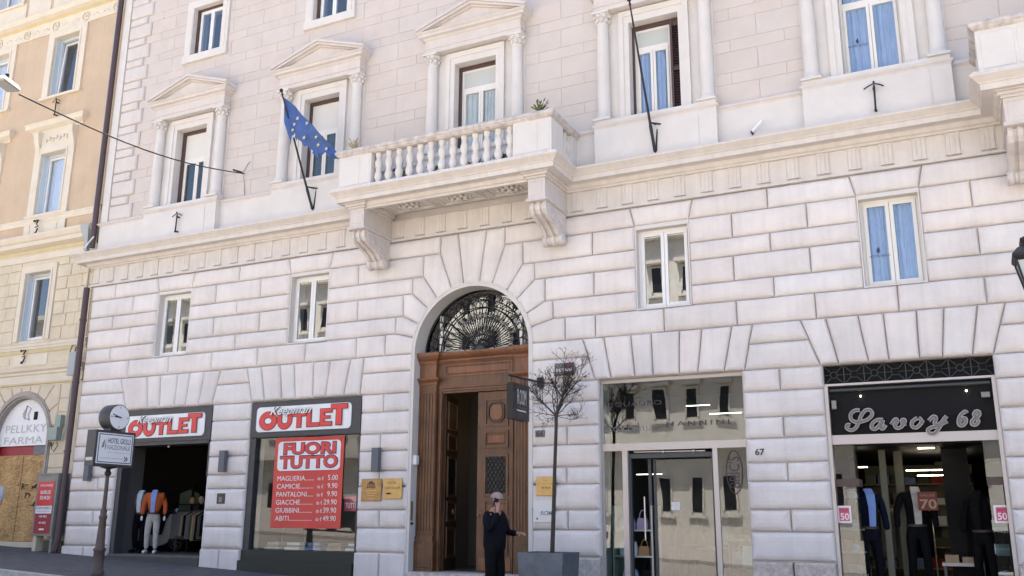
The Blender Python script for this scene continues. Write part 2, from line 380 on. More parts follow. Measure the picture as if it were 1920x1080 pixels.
def text(name, s, x0, x1, z0, z1, y, material, parent, axis='Y', bold=0., shear=0., ex=.004, spacing=1.0, keep=False, flat_dir=None):
    """lettering fitted in a box; axis 'Y' faces the street (-Y), axis 'X' faces +X (x0,x1 then run along y)"""
    cu = bpy.data.curves.new(name, 'FONT'); cu.body = s; cu.size = 1; cu.extrude = 0; cu.offset = bold; cu.shear = shear; cu.space_character = spacing; cu.resolution_u = 3
    t = bpy.data.objects.new(name, cu); col.objects.link(t)
    dg = bpy.context.evaluated_depsgraph_get(); me0 = bpy.data.meshes.new_from_object(t.evaluated_get(dg))
    vv = [v.co.copy() for v in me0.vertices]; ff = [tuple(p.vertices) for p in me0.polygons]
    bpy.data.objects.remove(t); bpy.data.curves.remove(cu); bpy.data.meshes.remove(me0)
    a0 = min(v.x for v in vv); a1 = max(v.x for v in vv); b0 = min(v.y for v in vv); b1 = max(v.y for v in vv)
    sx = (x1 - x0) / (a1 - a0); sz = (z1 - z0) / max(1e-6, b1 - b0)
    if keep: sx = math.copysign(min(abs(sx), sz), sx)
    xo = x0 + ((x1 - x0) - sx * (a1 - a0)) / 2 if keep else x0
    mb = MB(); vs = []
    for v in vv:
        a = xo + (v.x - a0) * sx; h = z0 + (v.y - b0) * sz
        vs.append((a, y, h) if axis == 'Y' else (y, a, h))
    mb.add(vs, ff)
    return part(name, mb, material, parent)
def rounded(x0, x1, z0, z1, r, seg=5):
    pts = []
    for cx, cz, a in ((x1 - r, z0 + r, -90), (x1 - r, z1 - r, 0), (x0 + r, z1 - r, 90), (x0 + r, z0 + r, 180)):
        for k in range(seg + 1): q = R(a + 90 * k / seg); pts.append((cx + r * math.cos(q), cz + r * math.sin(q)))
    return pts
def zg(x): return -.03 - .0445 * x          # the street climbs to the left
SIDEW = 3.6

# ------------------------------------------------------------------ ground, road, kerb
def sheet(y0, y1, dz0, dz1, x0=-170, x1=70):
    return MB().add([(x0, y0, zg(x0) + dz0), (x1, y0, zg(x1) + dz0), (x1, y1, zg(x1) + dz1), (x0, y1, zg(x0) + dz1)], [(0, 1, 2, 3)])
part('ground', MB().add([(-600, -600, zg(-90) * 0 - 12), (600, -600, -12), (600, 600, -12), (-600, 600, -12)], [(0, 1, 2, 3)]), 'asphalt', kind='structure')
part('pavement', sheet(-SIDEW, 6, -.06, .0), 'paving', kind='structure')
part('road', sheet(-16.2, -SIDEW, -.19, -.19), 'cobbles', kind='structure')
part('square', sheet(-80, -16.2, -.06, -.06, -170, 70), 'stone_paving', kind='structure')
kerbs = []
for (ya, yb) in ((-SIDEW - .2, -SIDEW + .003), (-16.2, -15.98)):
    mb = MB(); 
    for k in range(int((70 + 40) / 1.1)):
        xa = -40 + k * 1.1; xb = xa + 1.085
        mb.add([(xa, ya, zg(xa) - .25), (xb, ya, zg(xb) - .25), (xb, yb, zg(xb) - .25), (xa, yb, zg(xa) - .25), (xa, ya + .02, zg(xa) - .055), (xb, ya + .02, zg(xb) - .055), (xb, yb, zg(xb) - .053), (xa, yb, zg(xa) - .053)],
               [(4, 5, 6, 7), (0, 1, 5, 4), (1, 2, 6, 5), (3, 0, 4, 7), (2, 3, 7, 6)])
    part('kerb', mb, 'kerb_stone', kind='structure')

# ------------------------------------------------------------------ palazzo
PAL = thing('palazzo', 'white palazzo of pillowed stone blocks with a wooden portal, shops and a balcony', 'building', (-9, 0, zg(-9)))
XL, XR = -20.0, 6.6
CEN = [-17.05, -12.98, -8.90, -4.92, -.98, 3.03]
MZ = [(-17.61, -16.55), (-13.544, -12.478), None, (-5.408, -4.376), (-1.458, -0.482), (2.55, 3.55)]
MZ = [m and (m[0], m[1]) for m in MZ]
ZR = [7.385, 7.005, 6.55, 6.21, 5.75, 5.39, 4.945, 4.60, 4.15, 3.775, 3.335, 2.985, 2.585, 2.275, 1.82, 1.465, 1.01]
ZB = -.6
AX, AZ, AR = -8.89, 4.93, 1.345
SHOPS = [(-18.44, -15.56), (-14.42, -11.46), (-6.18, -3.55), (-2.22, .31), (1.75, 4.3)]
DOOR = (AX - AR, AX + AR)
# -- wall core with its openings, cut on a grid
def walled(mb, x0, x1, z0, z1, yf, yb, holes):
    xs = sorted(set([x0, x1] + [h[0] for h in holes] + [h[1] for h in holes])); zs = sorted(set([z0, z1] + [h[2] for h in holes] + [h[3] for h in holes]))
    xs = [x for x in xs if x0 <= x <= x1]; zs = [z for z in zs if z0 <= z <= z1]
    def solid(i, k):
        if i < 0 or k < 0 or i >= len(xs) - 1 or k >= len(zs) - 1: return False
        cx = (xs[i] + xs[i + 1]) / 2; cz = (zs[k] + zs[k + 1]) / 2
        return not any(h[0] < cx < h[1] and h[2] < cz < h[3] for h in holes)
    for i in range(len(xs) - 1):
        for k in range(len(zs) - 1):
            if not solid(i, k): continue
            a, b, c, e = xs[i], xs[i + 1], zs[k], zs[k + 1]
            mb.add([(a, yf, c), (b, yf, c), (b, yf, e), (a, yf, e)], [(0, 1, 2, 3)]); mb.add([(a, yb, c), (b, yb, c), (b, yb, e), (a, yb, e)], [(3, 2, 1, 0)])
            if not solid(i - 1, k): mb.add([(a, yf, c), (a, yb, c), (a, yb, e), (a, yf, e)], [(3, 2, 1, 0)])
            if not solid(i + 1, k): mb.add([(b, yf, c), (b, yb, c), (b, yb, e), (b, yf, e)], [(0, 1, 2, 3)])
            if not solid(i, k - 1): mb.add([(a, yf, c), (b, yf, c), (b, yb, c), (a, yb, c)], [(3, 2, 1, 0)])
            if not solid(i, k + 1): mb.add([(a, yf, e), (b, yf, e), (b, yb, e), (a, yb, e)], [(0, 1, 2, 3)])
    return mb
holes = [(a, b, ZB, 4.15) for a, b in SHOPS] + [(DOOR[0], DOOR[1], ZB, AZ + AR)] + [(m[0], m[1], 5.39, 7.0) for m in MZ if m]
part('wall', walled(MB(), XL, XR, ZB, 8.2, .075, .55, holes), 'wall_plaster', PAL)
sp = MB()
for sgn in (-1, 1):
    pts = [(AX + sgn * AR * math.cos(q), AZ + AR * math.sin(q)) for q in [R(90 * k / 10) for k in range(11)]]
    for k in range(10):
        c = (AX + sgn * AR, AZ + AR); tri = [pts[k], c, pts[k + 1]]
        if sgn < 0: tri = tri[::-1]
        tri = tri[::-1]; sp.prism(tri, .075, .549)
part('arch_spandrel', sp, 'wall_plaster', PAL)
# upper wall: recessed plaster core that carries the flat ashlar
UW = .105
UH = [(c - .51, c + .51, 9.22, 11.27) for c in CEN]
TH = [(c - .51 + (.16 if i == 0 else .06 if i == 1 else 0), c + .51 + (.16 if i == 0 else .06 if i == 1 else 0), 13.33, 14.72) for i, c in enumerate(CEN)]
part('upper_wall', walled(MB(), XL, XR, 8.2, 17.6, UW + .011, .6, UH + TH), 'joint_plaster', PAL)
bk = MB().box(XL, XR, 11.5, 12, ZB, 17.6).box(XL, XL + .3, .6, 11.5, ZB, 17.6).box(XR - .3, XR, .6, 11.5, ZB, 17.6)
part('back_wall', bk, 'wall_plaster', PAL)
part('roof', MB().box(XL - .6, XR + .6, -.75, 12.5, 17.6, 17.9), 'cornice_cream', PAL)
fl = MB().box(XL + .3, XR - .3, .55, 11.5, 4.75, 5.0).box(XL + .3, XR - .3, .6, 11.5, 8.05, 8.3).box(XL + .3, XR - .3, .6, 11.5, 12.6, 12.8)
part('floor_slab', fl, 'room_grey', PAL)
rm = MB().box(XL + .3, XR - .3, 2.2, 2.3, 5.0, 8.05).box(XL + .3, XR - .3, 2.6, 2.7, 8.3, 12.6).box(XL + .3, XR - .3, 2.6, 2.7, 12.8, 17.5)
for i in range(len(CEN) - 1):
    xm = (CEN[i] + CEN[i + 1]) / 2; rm.box(xm - .06, xm + .06, .61, 2.59, 5.01, 8.04).box(xm - .06, xm + .06, .61, 2.59, 8.31, 12.59)
part('room_partition', rm, 'room_brown', PAL)

# -- rusticated blocks
def block(poly, name='rusticated_block', material='rustic_stone', **k):
    hh = .097 + rnd.uniform(-.008, .010)
    return part(name, MB().pillow(poly, h=hh, **k), material, PAL)
def row(zt, zb, bounds, **k):
    b = [(x, x) if not isinstance(x, tuple) else x for x in bounds]
    for (t0, b0), (t1, b1) in zip(b[:-1], b[1:]):
        if t1 - t0 < .05: continue
        block([(b0, zb), (b1, zb), (t1, zt), (t0, zt)], **k)
def fl_(m): return ((m[0] - .09, m[0]), (m[1] + .09, m[1]))
F = [fl_(m) if m else None for m in MZ]
hk = [0.753, 1.149, 1.406, 1.624, 1.792, 2.045]
kk = 0.335
x0 = XL + .04
row(ZR[0], ZR[1], [x0, -19.123, F[0][0], F[0][1], -15.076, F[1][0], F[1][1], -11.06, AX - hk[0]])
row(ZR[0], ZR[1], [AX + hk[0], -6.95, F[3][0], F[3][1], -2.937, F[4][0], F[4][1], 1.05, F[5][0], F[5][1], 5.0, XR])
def span(a, js, b, r): row(ZR[r], ZR[r + 1], [a] + js + [b])
span(x0, [-18.462], MZ[0][0], 1); span(x0, [-19.105], MZ[0][0], 2); span(x0, [-18.457], MZ[0][0], 3); span(x0, [-19.083], MZ[0][0], 4)
span(MZ[0][1], [-15.753, -14.401], MZ[1][0], 1); span(MZ[0][1], [-15.078], MZ[1][0], 2); span(MZ[0][1], [-15.743, -14.381], MZ[1][0], 3); span(MZ[0][1], [-15.054], MZ[1][0], 4)
span(MZ[1][1], [-11.687], AX - hk[1], 1); span(MZ[1][1], [], AX - hk[2], 2); span(MZ[1][1], [-11.668], AX - hk[3], 3); span(MZ[1][1], [], AX - hk[4], 4)
span(AX + hk[1], [-6.265], MZ[3][0], 1); span(AX + hk[2], [], MZ[3][0], 2); span(AX + hk[3], [-6.247], MZ[3][0], 3); span(AX + hk[4], [], MZ[3][0], 4)
span(MZ[3][1], [-3.59, -2.284], MZ[4][0], 1); span(MZ[3][1], [-2.931], MZ[4][0], 2); span(MZ[3][1], [-3.592, -2.279], MZ[4][0], 3); span(MZ[3][1], [-2.918], MZ[4][0], 4)
span(MZ[4][1], [0.285] + [1.3], MZ[5][0], 1); span(MZ[4][1], [1.05], MZ[5][0], 2); span(MZ[4][1], [0.311] + [1.35], MZ[5][0], 3); span(MZ[4][1], [1.05], MZ[5][0], 4)
for r, js in ((1, [4.6, 5.7]), (2, [5.1]), (3, [4.6, 5.7]), (4, [5.1])): span(MZ[5][1], js, XR, r)
row(ZR[5], ZR[6], [x0] + [-18.406, -17.076, -15.719, -14.368, -13.021, -11.66] + [AX - hk[5]])
row(ZR[5], ZR[6], [AX + hk[5]] + [-6.233, -4.901, -3.582, -2.255, -0.952, 0.324] + [1.2, 2.4, 3.6, 4.8, XR])
# -- arch stones
def arc(p):
    q = math.atan2(p[1] - AZ, p[0] - AX); return (AX + AR * math.cos(q), AZ + AR * math.sin(q)), q
def arcpts(q0, q1, n=4): return [(AX + AR * math.cos(q0 + (q1 - q0) * k / n), AZ + AR * math.sin(q0 + (q1 - q0) * k / n)) for k in range(n + 1)]
qk = arc((AX + kk, ZR[0]))[1]
block([(AX + kk, ZR[0]), (AX - kk, ZR[0])] + arcpts(math.pi - qk, qk, 5), 'voussoir')
for sg in (1, -1):
    def vs_(outer, qa, qb):
        """outer corners listed from lower to upper on the right hand side, qa lower / qb upper joint angle"""
        poly = arcpts(qb, qa, 4) + outer
        if sg < 0: poly = [(2 * AX - x, z) for x, z in poly][::-1]
        block(poly, 'voussoir')
    qs = [arc((AX + hk[i], ZR[i + 1]))[1] for i in range(5)]
    vs_([(AX + hk[0], ZR[1]), (AX + hk[0], ZR[0]), (AX + kk, ZR[0])], qs[0], qk)
    for i in range(1, 5):
        vs_([(AX + hk[i], ZR[i + 1]), (AX + hk[i], ZR[i]), (AX + hk[i - 1], ZR[i])], qs[i], qs[i - 1])
    vs_([(AX + hk[5], ZR[6]), (AX + hk[5], ZR[5]), (AX + hk[4], ZR[5])], R(.5), qs[4])
# -- flat arches over the shops: joints given by top and bottom x
FA = [
 [(-18.608, -18.311), (-17.716, -17.607), (-17.282, -17.225), (-16.734, -16.751), (-16.35, -16.415), (-15.901, -16.009), (-15.415, -15.602)],
 [(-14.623, -14.421), (-14.213, -14.052), (-13.689, -13.584), (-13.285, -13.209), (-12.753, -12.739), (-12.32, -12.398), (-11.777, -11.927), (-11.433, -11.52)],
 [(-6.486, -6.252), (-6.066, -5.937), (-5.545, -5.474), (-5.149, -5.138), (-4.622, -4.66), (-4.215, -4.324), (-3.679, -3.858), (-3.324, -3.505)],
 [(-2.517, -2.243), (-2.11, -1.95), (-1.599, -1.487), (-1.202, -1.177), (-0.698, -0.726), (-0.301, -0.391), (0.187, 0.031), (0.572, 0.322)],
]
FA.append([(x[0] + 4.0, x[1] + 4.0) for x in FA[3]])
for fa in FA:
    for a, b in zip(fa[:-1], fa[1:]):
        block([(a[1], ZR[8]), (b[1], ZR[8]), (b[0], ZR[6]), (a[0], ZR[6])], 'voussoir', bevel=.09)
def mid(f, t): return f[0] + (f[1] - f[0]) * t
tm = (ZR[6] - ZR[7]) / (ZR[6] - ZR[8])
edges = [((x0,) * 3, tuple(mid(FA[0][0], t) for t in (0, tm, 1)))]
edges.append((tuple(mid(FA[0][-1], t) for t in (0, tm, 1)), tuple(mid(FA[1][0], t) for t in (0, tm, 1))))
edges.append((tuple(mid(FA[1][-1], t) for t in (0, tm, 1)), (DOOR[0],) * 3))
edges.append(((DOOR[1],) * 3, tuple(mid(FA[2][0], t) for t in (0, tm, 1))))
edges.append((tuple(mid(FA[2][-1], t) for t in (0, tm, 1)), tuple(mid(FA[3][0], t) for t in (0, tm, 1))))
edges.append((tuple(mid(FA[3][-1], t) for t in (0, tm, 1)), tuple(mid(FA[4][0], t) for t in (0, tm, 1))))
edges.append((tuple(mid(FA[4][-1], t) for t in (0, tm, 1)), (XR,) * 3))
for L, Rr in edges:
    row(ZR[6], ZR[7], [(L[0], L[1]), (Rr[0], Rr[1])]); row(ZR[7], ZR[8], [(L[1], L[2]), (Rr[1], Rr[2])])
# -- piers
PIERS = [(x0, SHOPS[0][0], .62), (SHOPS[0][1], SHOPS[1][0], None), (SHOPS[1][1], DOOR[0], .43), (DOOR[1], SHOPS[2][0], .52), (SHOPS[2][1], SHOPS[3][0], .49), (SHOPS[3][1], SHOPS[4][0], .5), (SHOPS[4][1], XR, .5)]
ZP = ZR[8:]
for a, b, fr in PIERS:
    for i in range(len(ZP) - 1):
        js = [a + (b - a) * (fr + rnd.uniform(-.02, .02))] if (fr and i % 2 == 0) else []
        row(ZP[i], ZP[i + 1], [a] + js + [b])
    base_mat = 'travertine' if a > -8 else 'rustic_stone'
    js = [(a + b) / 2] if b - a > 1.1 else []
    for q0, q1 in zip([a] + js, js + [b]):
        part('plinth_block', MB().pillow([(q0, ZB), (q1, ZB), (q1, ZP[-1] - .012), (q0, ZP[-1] - .012)], h=.115, bevel=.03), base_mat, PAL)
# -- lintel strips over the mezzanine windows
# -- flat ashlar of the upper wall
tops = [9.54, 10.20, 10.87, 11.53, 12.19, 12.82, 13.46, 14.09, 14.72, 15.34, 15.96]
zz = [(9.54, 9.13, 0)]
for t0, t1 in zip(tops[:-1], tops[1:]): zz.append((t1, t1 - .64 * (t1 - t0), 1)); zz.append((t1 - .64 * (t1 - t0), t0, 0))
zz[0] = (9.54, 9.13, 1)
mids = [(CEN[i] + CEN[i + 1]) / 2 for i in range(len(CEN) - 1)]
def ash(a, b, zb, zt):
    if b - a < .06: return
    part('ashlar_block', MB().slab([(a, zb), (b, zb), (b, zt), (a, zt)], UW + .011, UW), 'ashlar_stone', PAL)
def cells(xa, xb, js): 
    b = [xa] + sorted(j for j in js if xa + .12 < j < xb - .12) + [xb]; return list(zip(b[:-1], b[1:]))
QX = {1: -18.95, 0: -19.13}
for zt_, zb_, tall in zz:
    xr_end = 2.0 if zt_ < 12.3 else -8.0
    js = []
    for m in [mids[0] - 4.05] + mids + [mids[-1] + 4.0]:
        js += [m, m - 1.0, m + 1.0] if tall else [m - .5, m + .5, m - 1.5, m + 1.5]
    spans = []
    xa = QX[tall]
    for i, c in enumerate(CEN[:5]):
        if zb_ < 11.95: spans.append((xa, c - .98)); xa = c + .98
        elif zt_ > 13.06 and zb_ < 14.9:
            dx = .16 if i == 0 else .06 if i == 1 else 0
            spans.append((xa, c + dx - .74)); xa = c + dx + .74
    spans.append((xa, xr_end))
    for s0, s1 in spans:
        s1 = min(s1, xr_end)
        for a, b in cells(s0, s1, js): ash(a, b, zb_, zt_)
    # corner quoins, alternately long and short, swelling out of the wall
    part('quoin_block', MB().pillow([(-19.76, zb_), (QX[tall], zb_), (QX[tall], zt_), (-19.76, zt_)], yb=UW + .012, h=.075, bevel=.06, gap=.006), 'trim_stone', PAL)

# -- entablature between the storeys
part('architrave', MB().sweep([(XL, .9), (XL, 0), (XR, 0)], [(-.04, 7.385), (.035, 7.385), (.035, 7.42), (.02, 7.425), (.02, 7.445), (0, 7.45), (-.04, 7.45)]), 'cornice_cream', PAL)
part('frieze', MB().sweep([(XL, .9), (XL, 0), (XR, 0)], [(-.05, 7.45), (-.004, 7.45), (-.004, 7.86), (-.05, 7.86)]), 'cornice_cream', PAL)
tg = None
tmb = MB()
TW = .21
for g in range(3):
    xa = g * .07; tmb.add([(xa, -.004, 7.49), (xa + .07, -.004, 7.49), (xa + .07, -.004, 7.82), (xa, -.004, 7.82), (xa + .010, -.012, 7.49), (xa + .060, -.012, 7.49), (xa + .060, -.012, 7.82), (xa + .010, -.012, 7.82)], [(4, 5, 6, 7), (0, 1, 5, 4), (1, 2, 6, 5), (2, 3, 7, 6), (3, 0, 4, 7)])
tmb.box(-.008, TW + .008, -.015, 0, 7.82, 7.85).box(-.008, TW + .008, -.024, 0, 7.468, 7.49)
for g in range(6): xg = .008 + g * .0385; tmb.add([(xg + .008, -.012, 7.468), (xg + .018, -.012, 7.468), (xg + .026, -.045, 7.44), (xg, -.045, 7.44), (xg, -.012, 7.44), (xg + .026, -.012, 7.44)], [(0, 1, 2, 3), (0, 3, 4), (1, 5, 2), (3, 2, 5, 4)])
tgm = None; xt = XL + .03; k = 0
BR = [-11.03, -6.95]; RB = [2.0 - .98, 5.05]
while xt < XR - .3:
    if not any(b - .42 < xt < b + .22 for b in BR + RB):
        if tgm is None:
            tgm = tmb.mesh('triglyph', 'cornice_cream', (0, 0, 0))
        o = bpy.data.objects.new('triglyph', tgm); col.objects.link(o); o.parent = PAL; o.location = Vector((xt, 0, 0)) - ORG[PAL.name]
    xt += .512
CORN = [(-.02, 7.85), (.05, 7.85), (.065, 7.88), (.105, 7.90), (.13, 7.945), (.15, 7.965), (.30, 7.975), (.305, 7.965), (.315, 7.965), (.315, 8.06), (.335, 8.065), (.345, 8.085), (.385, 8.115), (.43, 8.15), (.45, 8.165), (.45, 8.195), (.20, 8.235), (-.13, 8.27), (-.13, 7.9)]
BX0, BX1, BY = -11.09, -6.83, -.93
RX0, RX1 = .87, 5.2
part('cornice', MB().sweep([(XL, .9), (XL, 0), (BX0, 0), (BX0, BY), (BX1, BY), (BX1, 0), (RX0, 0), (RX0, BY), (RX1, BY), (RX1, 0), (XR, 0)], CORN), 'cornice_cream', PAL)
part('dado_string', MB().sweep([(XL, .9), (XL, .03), (XR, .03)], [(-.13, 9.0), (.0, 9.0), (.02, 9.03), (.055, 9.05), (.06, 9.08), (.03, 9.09), (.0, 9.13), (-.13, 9.13)]), 'trim_stone', PAL)
part('dado', MB().box(XL, XR, .03, UW + .02, 8.2, 9.0), 'trim_white', PAL)
part('corner_strip', MB().box(XL, -19.76, .03, UW + .02, 9.13, 17.5), 'trim_white', PAL)

# -- balconies
def balcony(xa, xb, bx, name_cap):
    y0 = BY; B = part('balcony', MB().box(xa - .02, xb + .02, y0, .0, 8.19, 8.215).box(xa + .05, xb - .05, y0 + .02, -.02, 7.99, 8.19), 'cornice_cream', PAL)
    part('lead_flashing', MB().box(xa - .40, xb + .40, y0 - .40, -.10, 8.216, 8.246), 'white_lead', B)
    # coffered soffit
    n = 3; wx = (xb - xa - .8) / n; sf = MB()
    for i in range(n):
        cx = xa + .4 + wx * (i + .5); cy = y0 / 2 + .02
        for k, (hw, hd, z) in enumerate(((wx / 2 - .03, .34, 7.975), (wx / 2 - .10, .27, 7.96))):
            for (a, b, c, e) in ((cx - hw, cx + hw, cy - hd, cy - hd + .03), (cx - hw, cx + hw, cy + hd - .03, cy + hd), (cx - hw, cx - hw + .03, cy - hd + .03, cy + hd - .03), (cx + hw - .03, cx + hw, cy - hd + .03, cy + hd - .03)):
                sf.box(a, b, c, e, z, 7.992)
    part('soffit_moulding', sf, 'cornice_cream', B)
    for i in range(n):
        cx = xa + .4 + wx * (i + .5); cy = y0 / 2 + .02; rs = MB().sphere((cx, cy, 7.95), .06, 8, (1, 1, .8))
        for q in range(8):
            a = q * math.pi / 4; rs.sphere((cx + .15 * math.cos(a), cy + .13 * math.sin(a), 7.962), .062, 6, (1, 1, .55))
        for q in range(12):
            a = q * math.pi / 6; rs.sphere((cx + .25 * math.cos(a), cy + .20 * math.sin(a), 7.972), .04, 6, (1, 1, .5))
        part('rosette', rs, 'cornice_cream', B)
    # brackets with an S console under a panelled block
    for c in bx:
        w2 = .175
        bl = MB().box(c - w2, c + w2, -1.03, -.005, 7.47, 7.86)
        bl.frustum(c - w2 + .04, c + w2 - .04, 7.53, 7.81, -1.03, -1.045, .02)
        bl.box(c - w2 - .03, c + w2 + .03, -1.06, -.006, 7.415, 7.47)
        for k in range(6): xg = c - w2 + .02 + k * .055; bl.box(xg, xg + .03, -1.07, -1.055, 7.425, 7.46)
        for k in range(12): yg = -1.03 + k * .08; bl.box(c + w2 + .028, c + w2 + .042, yg, yg + .045, 7.425, 7.46)
        bl.box(c - w2 - .03, c + w2 + .03, -1.07, -.004, 7.86, 7.90).box(c - w2 - .07, c + w2 + .07, -1.11, -.003, 7.90, 7.95).box(c - w2 - .10, c + w2 + .10, -1.15, -.002, 7.95, 7.985)
        b = part('bracket', bl, 'trim_stone', B)
        prof = []
        top = [(-.02, 7.415), (-.95, 7.415)]
        ctr = [(-.97, 7.36), (-.965, 7.27), (-.90, 7.19), (-.76, 7.13), (-.58, 7.08), (-.45, 7.01), (-.37, 6.94), (-.30, 6.90), (-.02, 6.89)]
        cons = MB()
        for (xa_, xb_, sh) in ((c - w2 + .01, c - w2 + .08, 0), (c - w2 + .08, c - .035, .035), (c - .035, c + .035, 0), (c + .035, c + w2 - .08, .035), (c + w2 - .08, c + w2 - .01, 0)):
            pr = [(-.02, 7.414), (-.95 + sh, 7.414)] + [(y + sh * .8, z + sh * .6) for y, z in ctr]
            cons.prism_x(pr[::-1], xa_, xb_)
        cons2 = part('console', cons, 'trim_stone', b) if False else part('console', cons, 'trim_stone', B)
        sc2 = MB()
        for (xa_, xb_, rr) in ((c - .21, c - .12, .105), (c - .12, c - .05, .088), (c - .05, c + .05, .10), (c + .05, c + .12, .088), (c + .12, c + .21, .105)):
            sc2.lathe((xa_, -.215, 6.865), [(.02, -.004), (rr * 1.12, 0), (rr * 1.12, xb_ - xa_), (.02, xb_ - xa_ + .004)], 14, 'X')
        for sd in (-1, 1):
            for (yy, z_, rr) in ((-.78, 7.28, .09), (-.6, 7.22, .07), (-.35, 7.1, .10), (-.2, 7.2, .09), (-.25, 7.0, .06)):
                sc2.lathe((c + sd * (w2 - .01), yy, z_), [(rr, 0), (rr * .8, sd * .018), (rr * .5, sd * .006), (.01, sd * .016)], 10, 'X')
        part('scroll', sc2, 'trim_stone', B)
    # pedestals, balusters, handrail
    zb, zt = 8.246, 8.95
    px0, px1 = xa - .30, xb + .28
    ped = .80
    for (a, b) in ((px0, px0 + ped), (px1 - ped, px1)):
        pm = MB().box(a, b, y0 - .30, y0 - .07, zb, zt)
        pm.frustum(a + .06, b - .28, zb + .06, zt - .05, y0 - .30, y0 - .312, .012).frustum(b - .24, b - .03, zb + .06, zt - .05, y0 - .30, y0 - .312, .012)
        part('pedestal', pm, 'trim_white', B)
    for (a, b) in ((px0, px0 + .23), (px1 - .23, px1)):
        part('side_pedestal', MB().box(a + .003, b - .003, y0 - .068, y0 + .25, zb, zt).box(a + .003, b - .003, -.25, .03, zb, zt), 'trim_white', B)
    bp = [(.066, 0), (.066, .055), (.048, .07), (.055, .10), (.078, .155), (.084, .20), (.074, .26), (.050, .31), (.056, .33), (.050, .35), (.070, .40), (.080, .45), (.072, .52), (.050, .575), (.044, .60), (.060, .62), (.060, .645), (.068, .65), (.068, .704)]
    nb = 13; bal = None
    x_a, x_b = px0 + ped + .11, px1 - ped - .11
    for i in range(nb):
        cx = x_a + (x_b - x_a) * i / (nb - 1)
        if bal is None: bal = part('baluster', MB().lathe((cx, y0 - .185, zb), bp, 12), 'trim_white', B); bx_ = cx
        else: clone(bal, (cx - bx_, 0, 0))
    for sx in (px0 + .115, px1 - .115):
        for k in range(3): clone(bal, (sx - bx_, .52 + k * .19, 0))
    hr = [(-.125, 8.95), (.0, 8.95), (.02, 8.965), (.045, 8.98), (.05, 9.0), (.075, 9.02), (.08, 9.055), (.07, 9.075), (.05, 9.10), (-.175, 9.105), (-.2, 9.08), (-.2, 8.98), (-.13, 8.95)]
    part('handrail', MB().sweep([(px0, .03), (px0, y0 - .30), (px1, y0 - .30), (px1, .03)], hr), 'weathered_stone', B)
    part('plinth_rail', MB().box(px0 + ped, px1 - ped, y0 - .28, y0 - .09, zb, zb + .02), 'trim_white', B)
    return B
balcony(BX0, BX1, BR, '')
balcony(RX0, RX1, RB, '')

# -- window helper: parts frame / pane / curtain are sub-parts of the window
def window(x0, x1, z0, z1, y, fm='white_frame', gm='glass', mull=(.5,), transom=None, fw=.055, dp=.06, blind=0, curtain=None, cgap=.12, shutter=None, parent=PAL, tmat='blind', outer=.05):
    fr = MB().box(x0, x0 + outer, y, y + dp, z0, z1).box(x1 - outer, x1, y, y + dp, z0, z1).box(x0 + outer, x1 - outer, y, y + dp, z0, z0 + outer).box(x0 + outer, x1 - outer, y, y + dp, z1 - outer, z1)
    W = part('window', fr, fm, parent)
    zt = z1 - outer
    if transom:
        zt = z0 + (z1 - z0) * transom; part('transom', MB().box(x0 + outer, x1 - outer, y - .01, y + dp, zt, zt + .09), fm, W)
        if blind: part('roller_blind', MB().box(x0 + outer, x1 - outer, y + .005, y + .03, zt + .09, z1 - outer), tmat, W)
        else: part('pane', MB().box(x0 + outer, x1 - outer, y + .02, y + .028, zt + .09, z1 - outer), gm, W)
    xs = [x0 + outer] + [x0 + (x1 - x0) * m for m in mull] + [x1 - outer]
    for i in range(len(xs) - 1):
        a, b = xs[i] + .004, xs[i + 1] - .004; c = z0 + outer + .004; e = zt - .004
        part('casement', MB().box(a, a + fw, y - .02, y + dp - .02, c, e).box(b - fw, b, y - .02, y + dp - .02, c, e).box(a + fw, b - fw, y - .02, y + dp - .02, c, c + fw).box(a + fw, b - fw, y - .02, y + dp - .02, e - fw, e), fm, W)
        part('pane', MB().box(a + fw, b - fw, y + .002, y + .01, c + fw, e - fw), gm, W)
    if curtain:
        cmb = MB(); segs = 46; vs = []
        c0, c1 = x0 + .06, x1 - .06
        for (side) in (0, 1):
            aa, bb = (c0, (c0 + c1) / 2 - .01) if side == 0 else ((c0 + c1) / 2 + .01, c1)
            vs = []; ph = rnd.uniform(0, 6)
            for k in range(segs + 1):
                t = k / segs; xx = aa + (bb - aa) * t
                yy = y + cgap + .022 * math.sin(t * 26 + ph) + .012 * math.sin(t * 47 + ph * 2)
                gx = 0.0
                vs += [(xx, yy, z0 + .03), (xx + .02 * math.sin(t * 9 + ph), yy, (z0 + z1) / 2), (xx, yy, z1 - .03)]
            cmb.add(vs, [(3 * k + j, 3 * k + 3 + j, 3 * k + 4 + j, 3 * k + 1 + j) for k in range(segs) for j in (0, 1)], True)
        part('curtain', cmb, curtain, W)
    return W
# mezzanine windows
for i, m in enumerate(MZ):
    if not m: continue
    a, b = m
    # plastered reveal, lintel strip and sill
    rv = MB().box(a - .003, a + .02, .04, .30, 5.41, 6.93).box(b - .02, b + .003, .04, .30, 5.41, 6.93).box(a - .003, b + .003, .035, .30, 6.93, 7.006)
    if i == 0 or i == 1: pass
    Wn = window(a + .02, b - .02, 5.40, 6.93, .20, 'cream_frame' if i in (4,) else 'white_frame', 'glass_sky' if i == 4 else 'mirror_glass', (.5,), fw=.06, curtain='curtain' if i >= 4 else None, cgap=.10, outer=.05)
    part('reveal', rv, 'trim_white', Wn)
    part('window_sill', MB().box(a + .001, b - .001, .0, .20, 5.385, 5.41), 'trim_white', Wn)
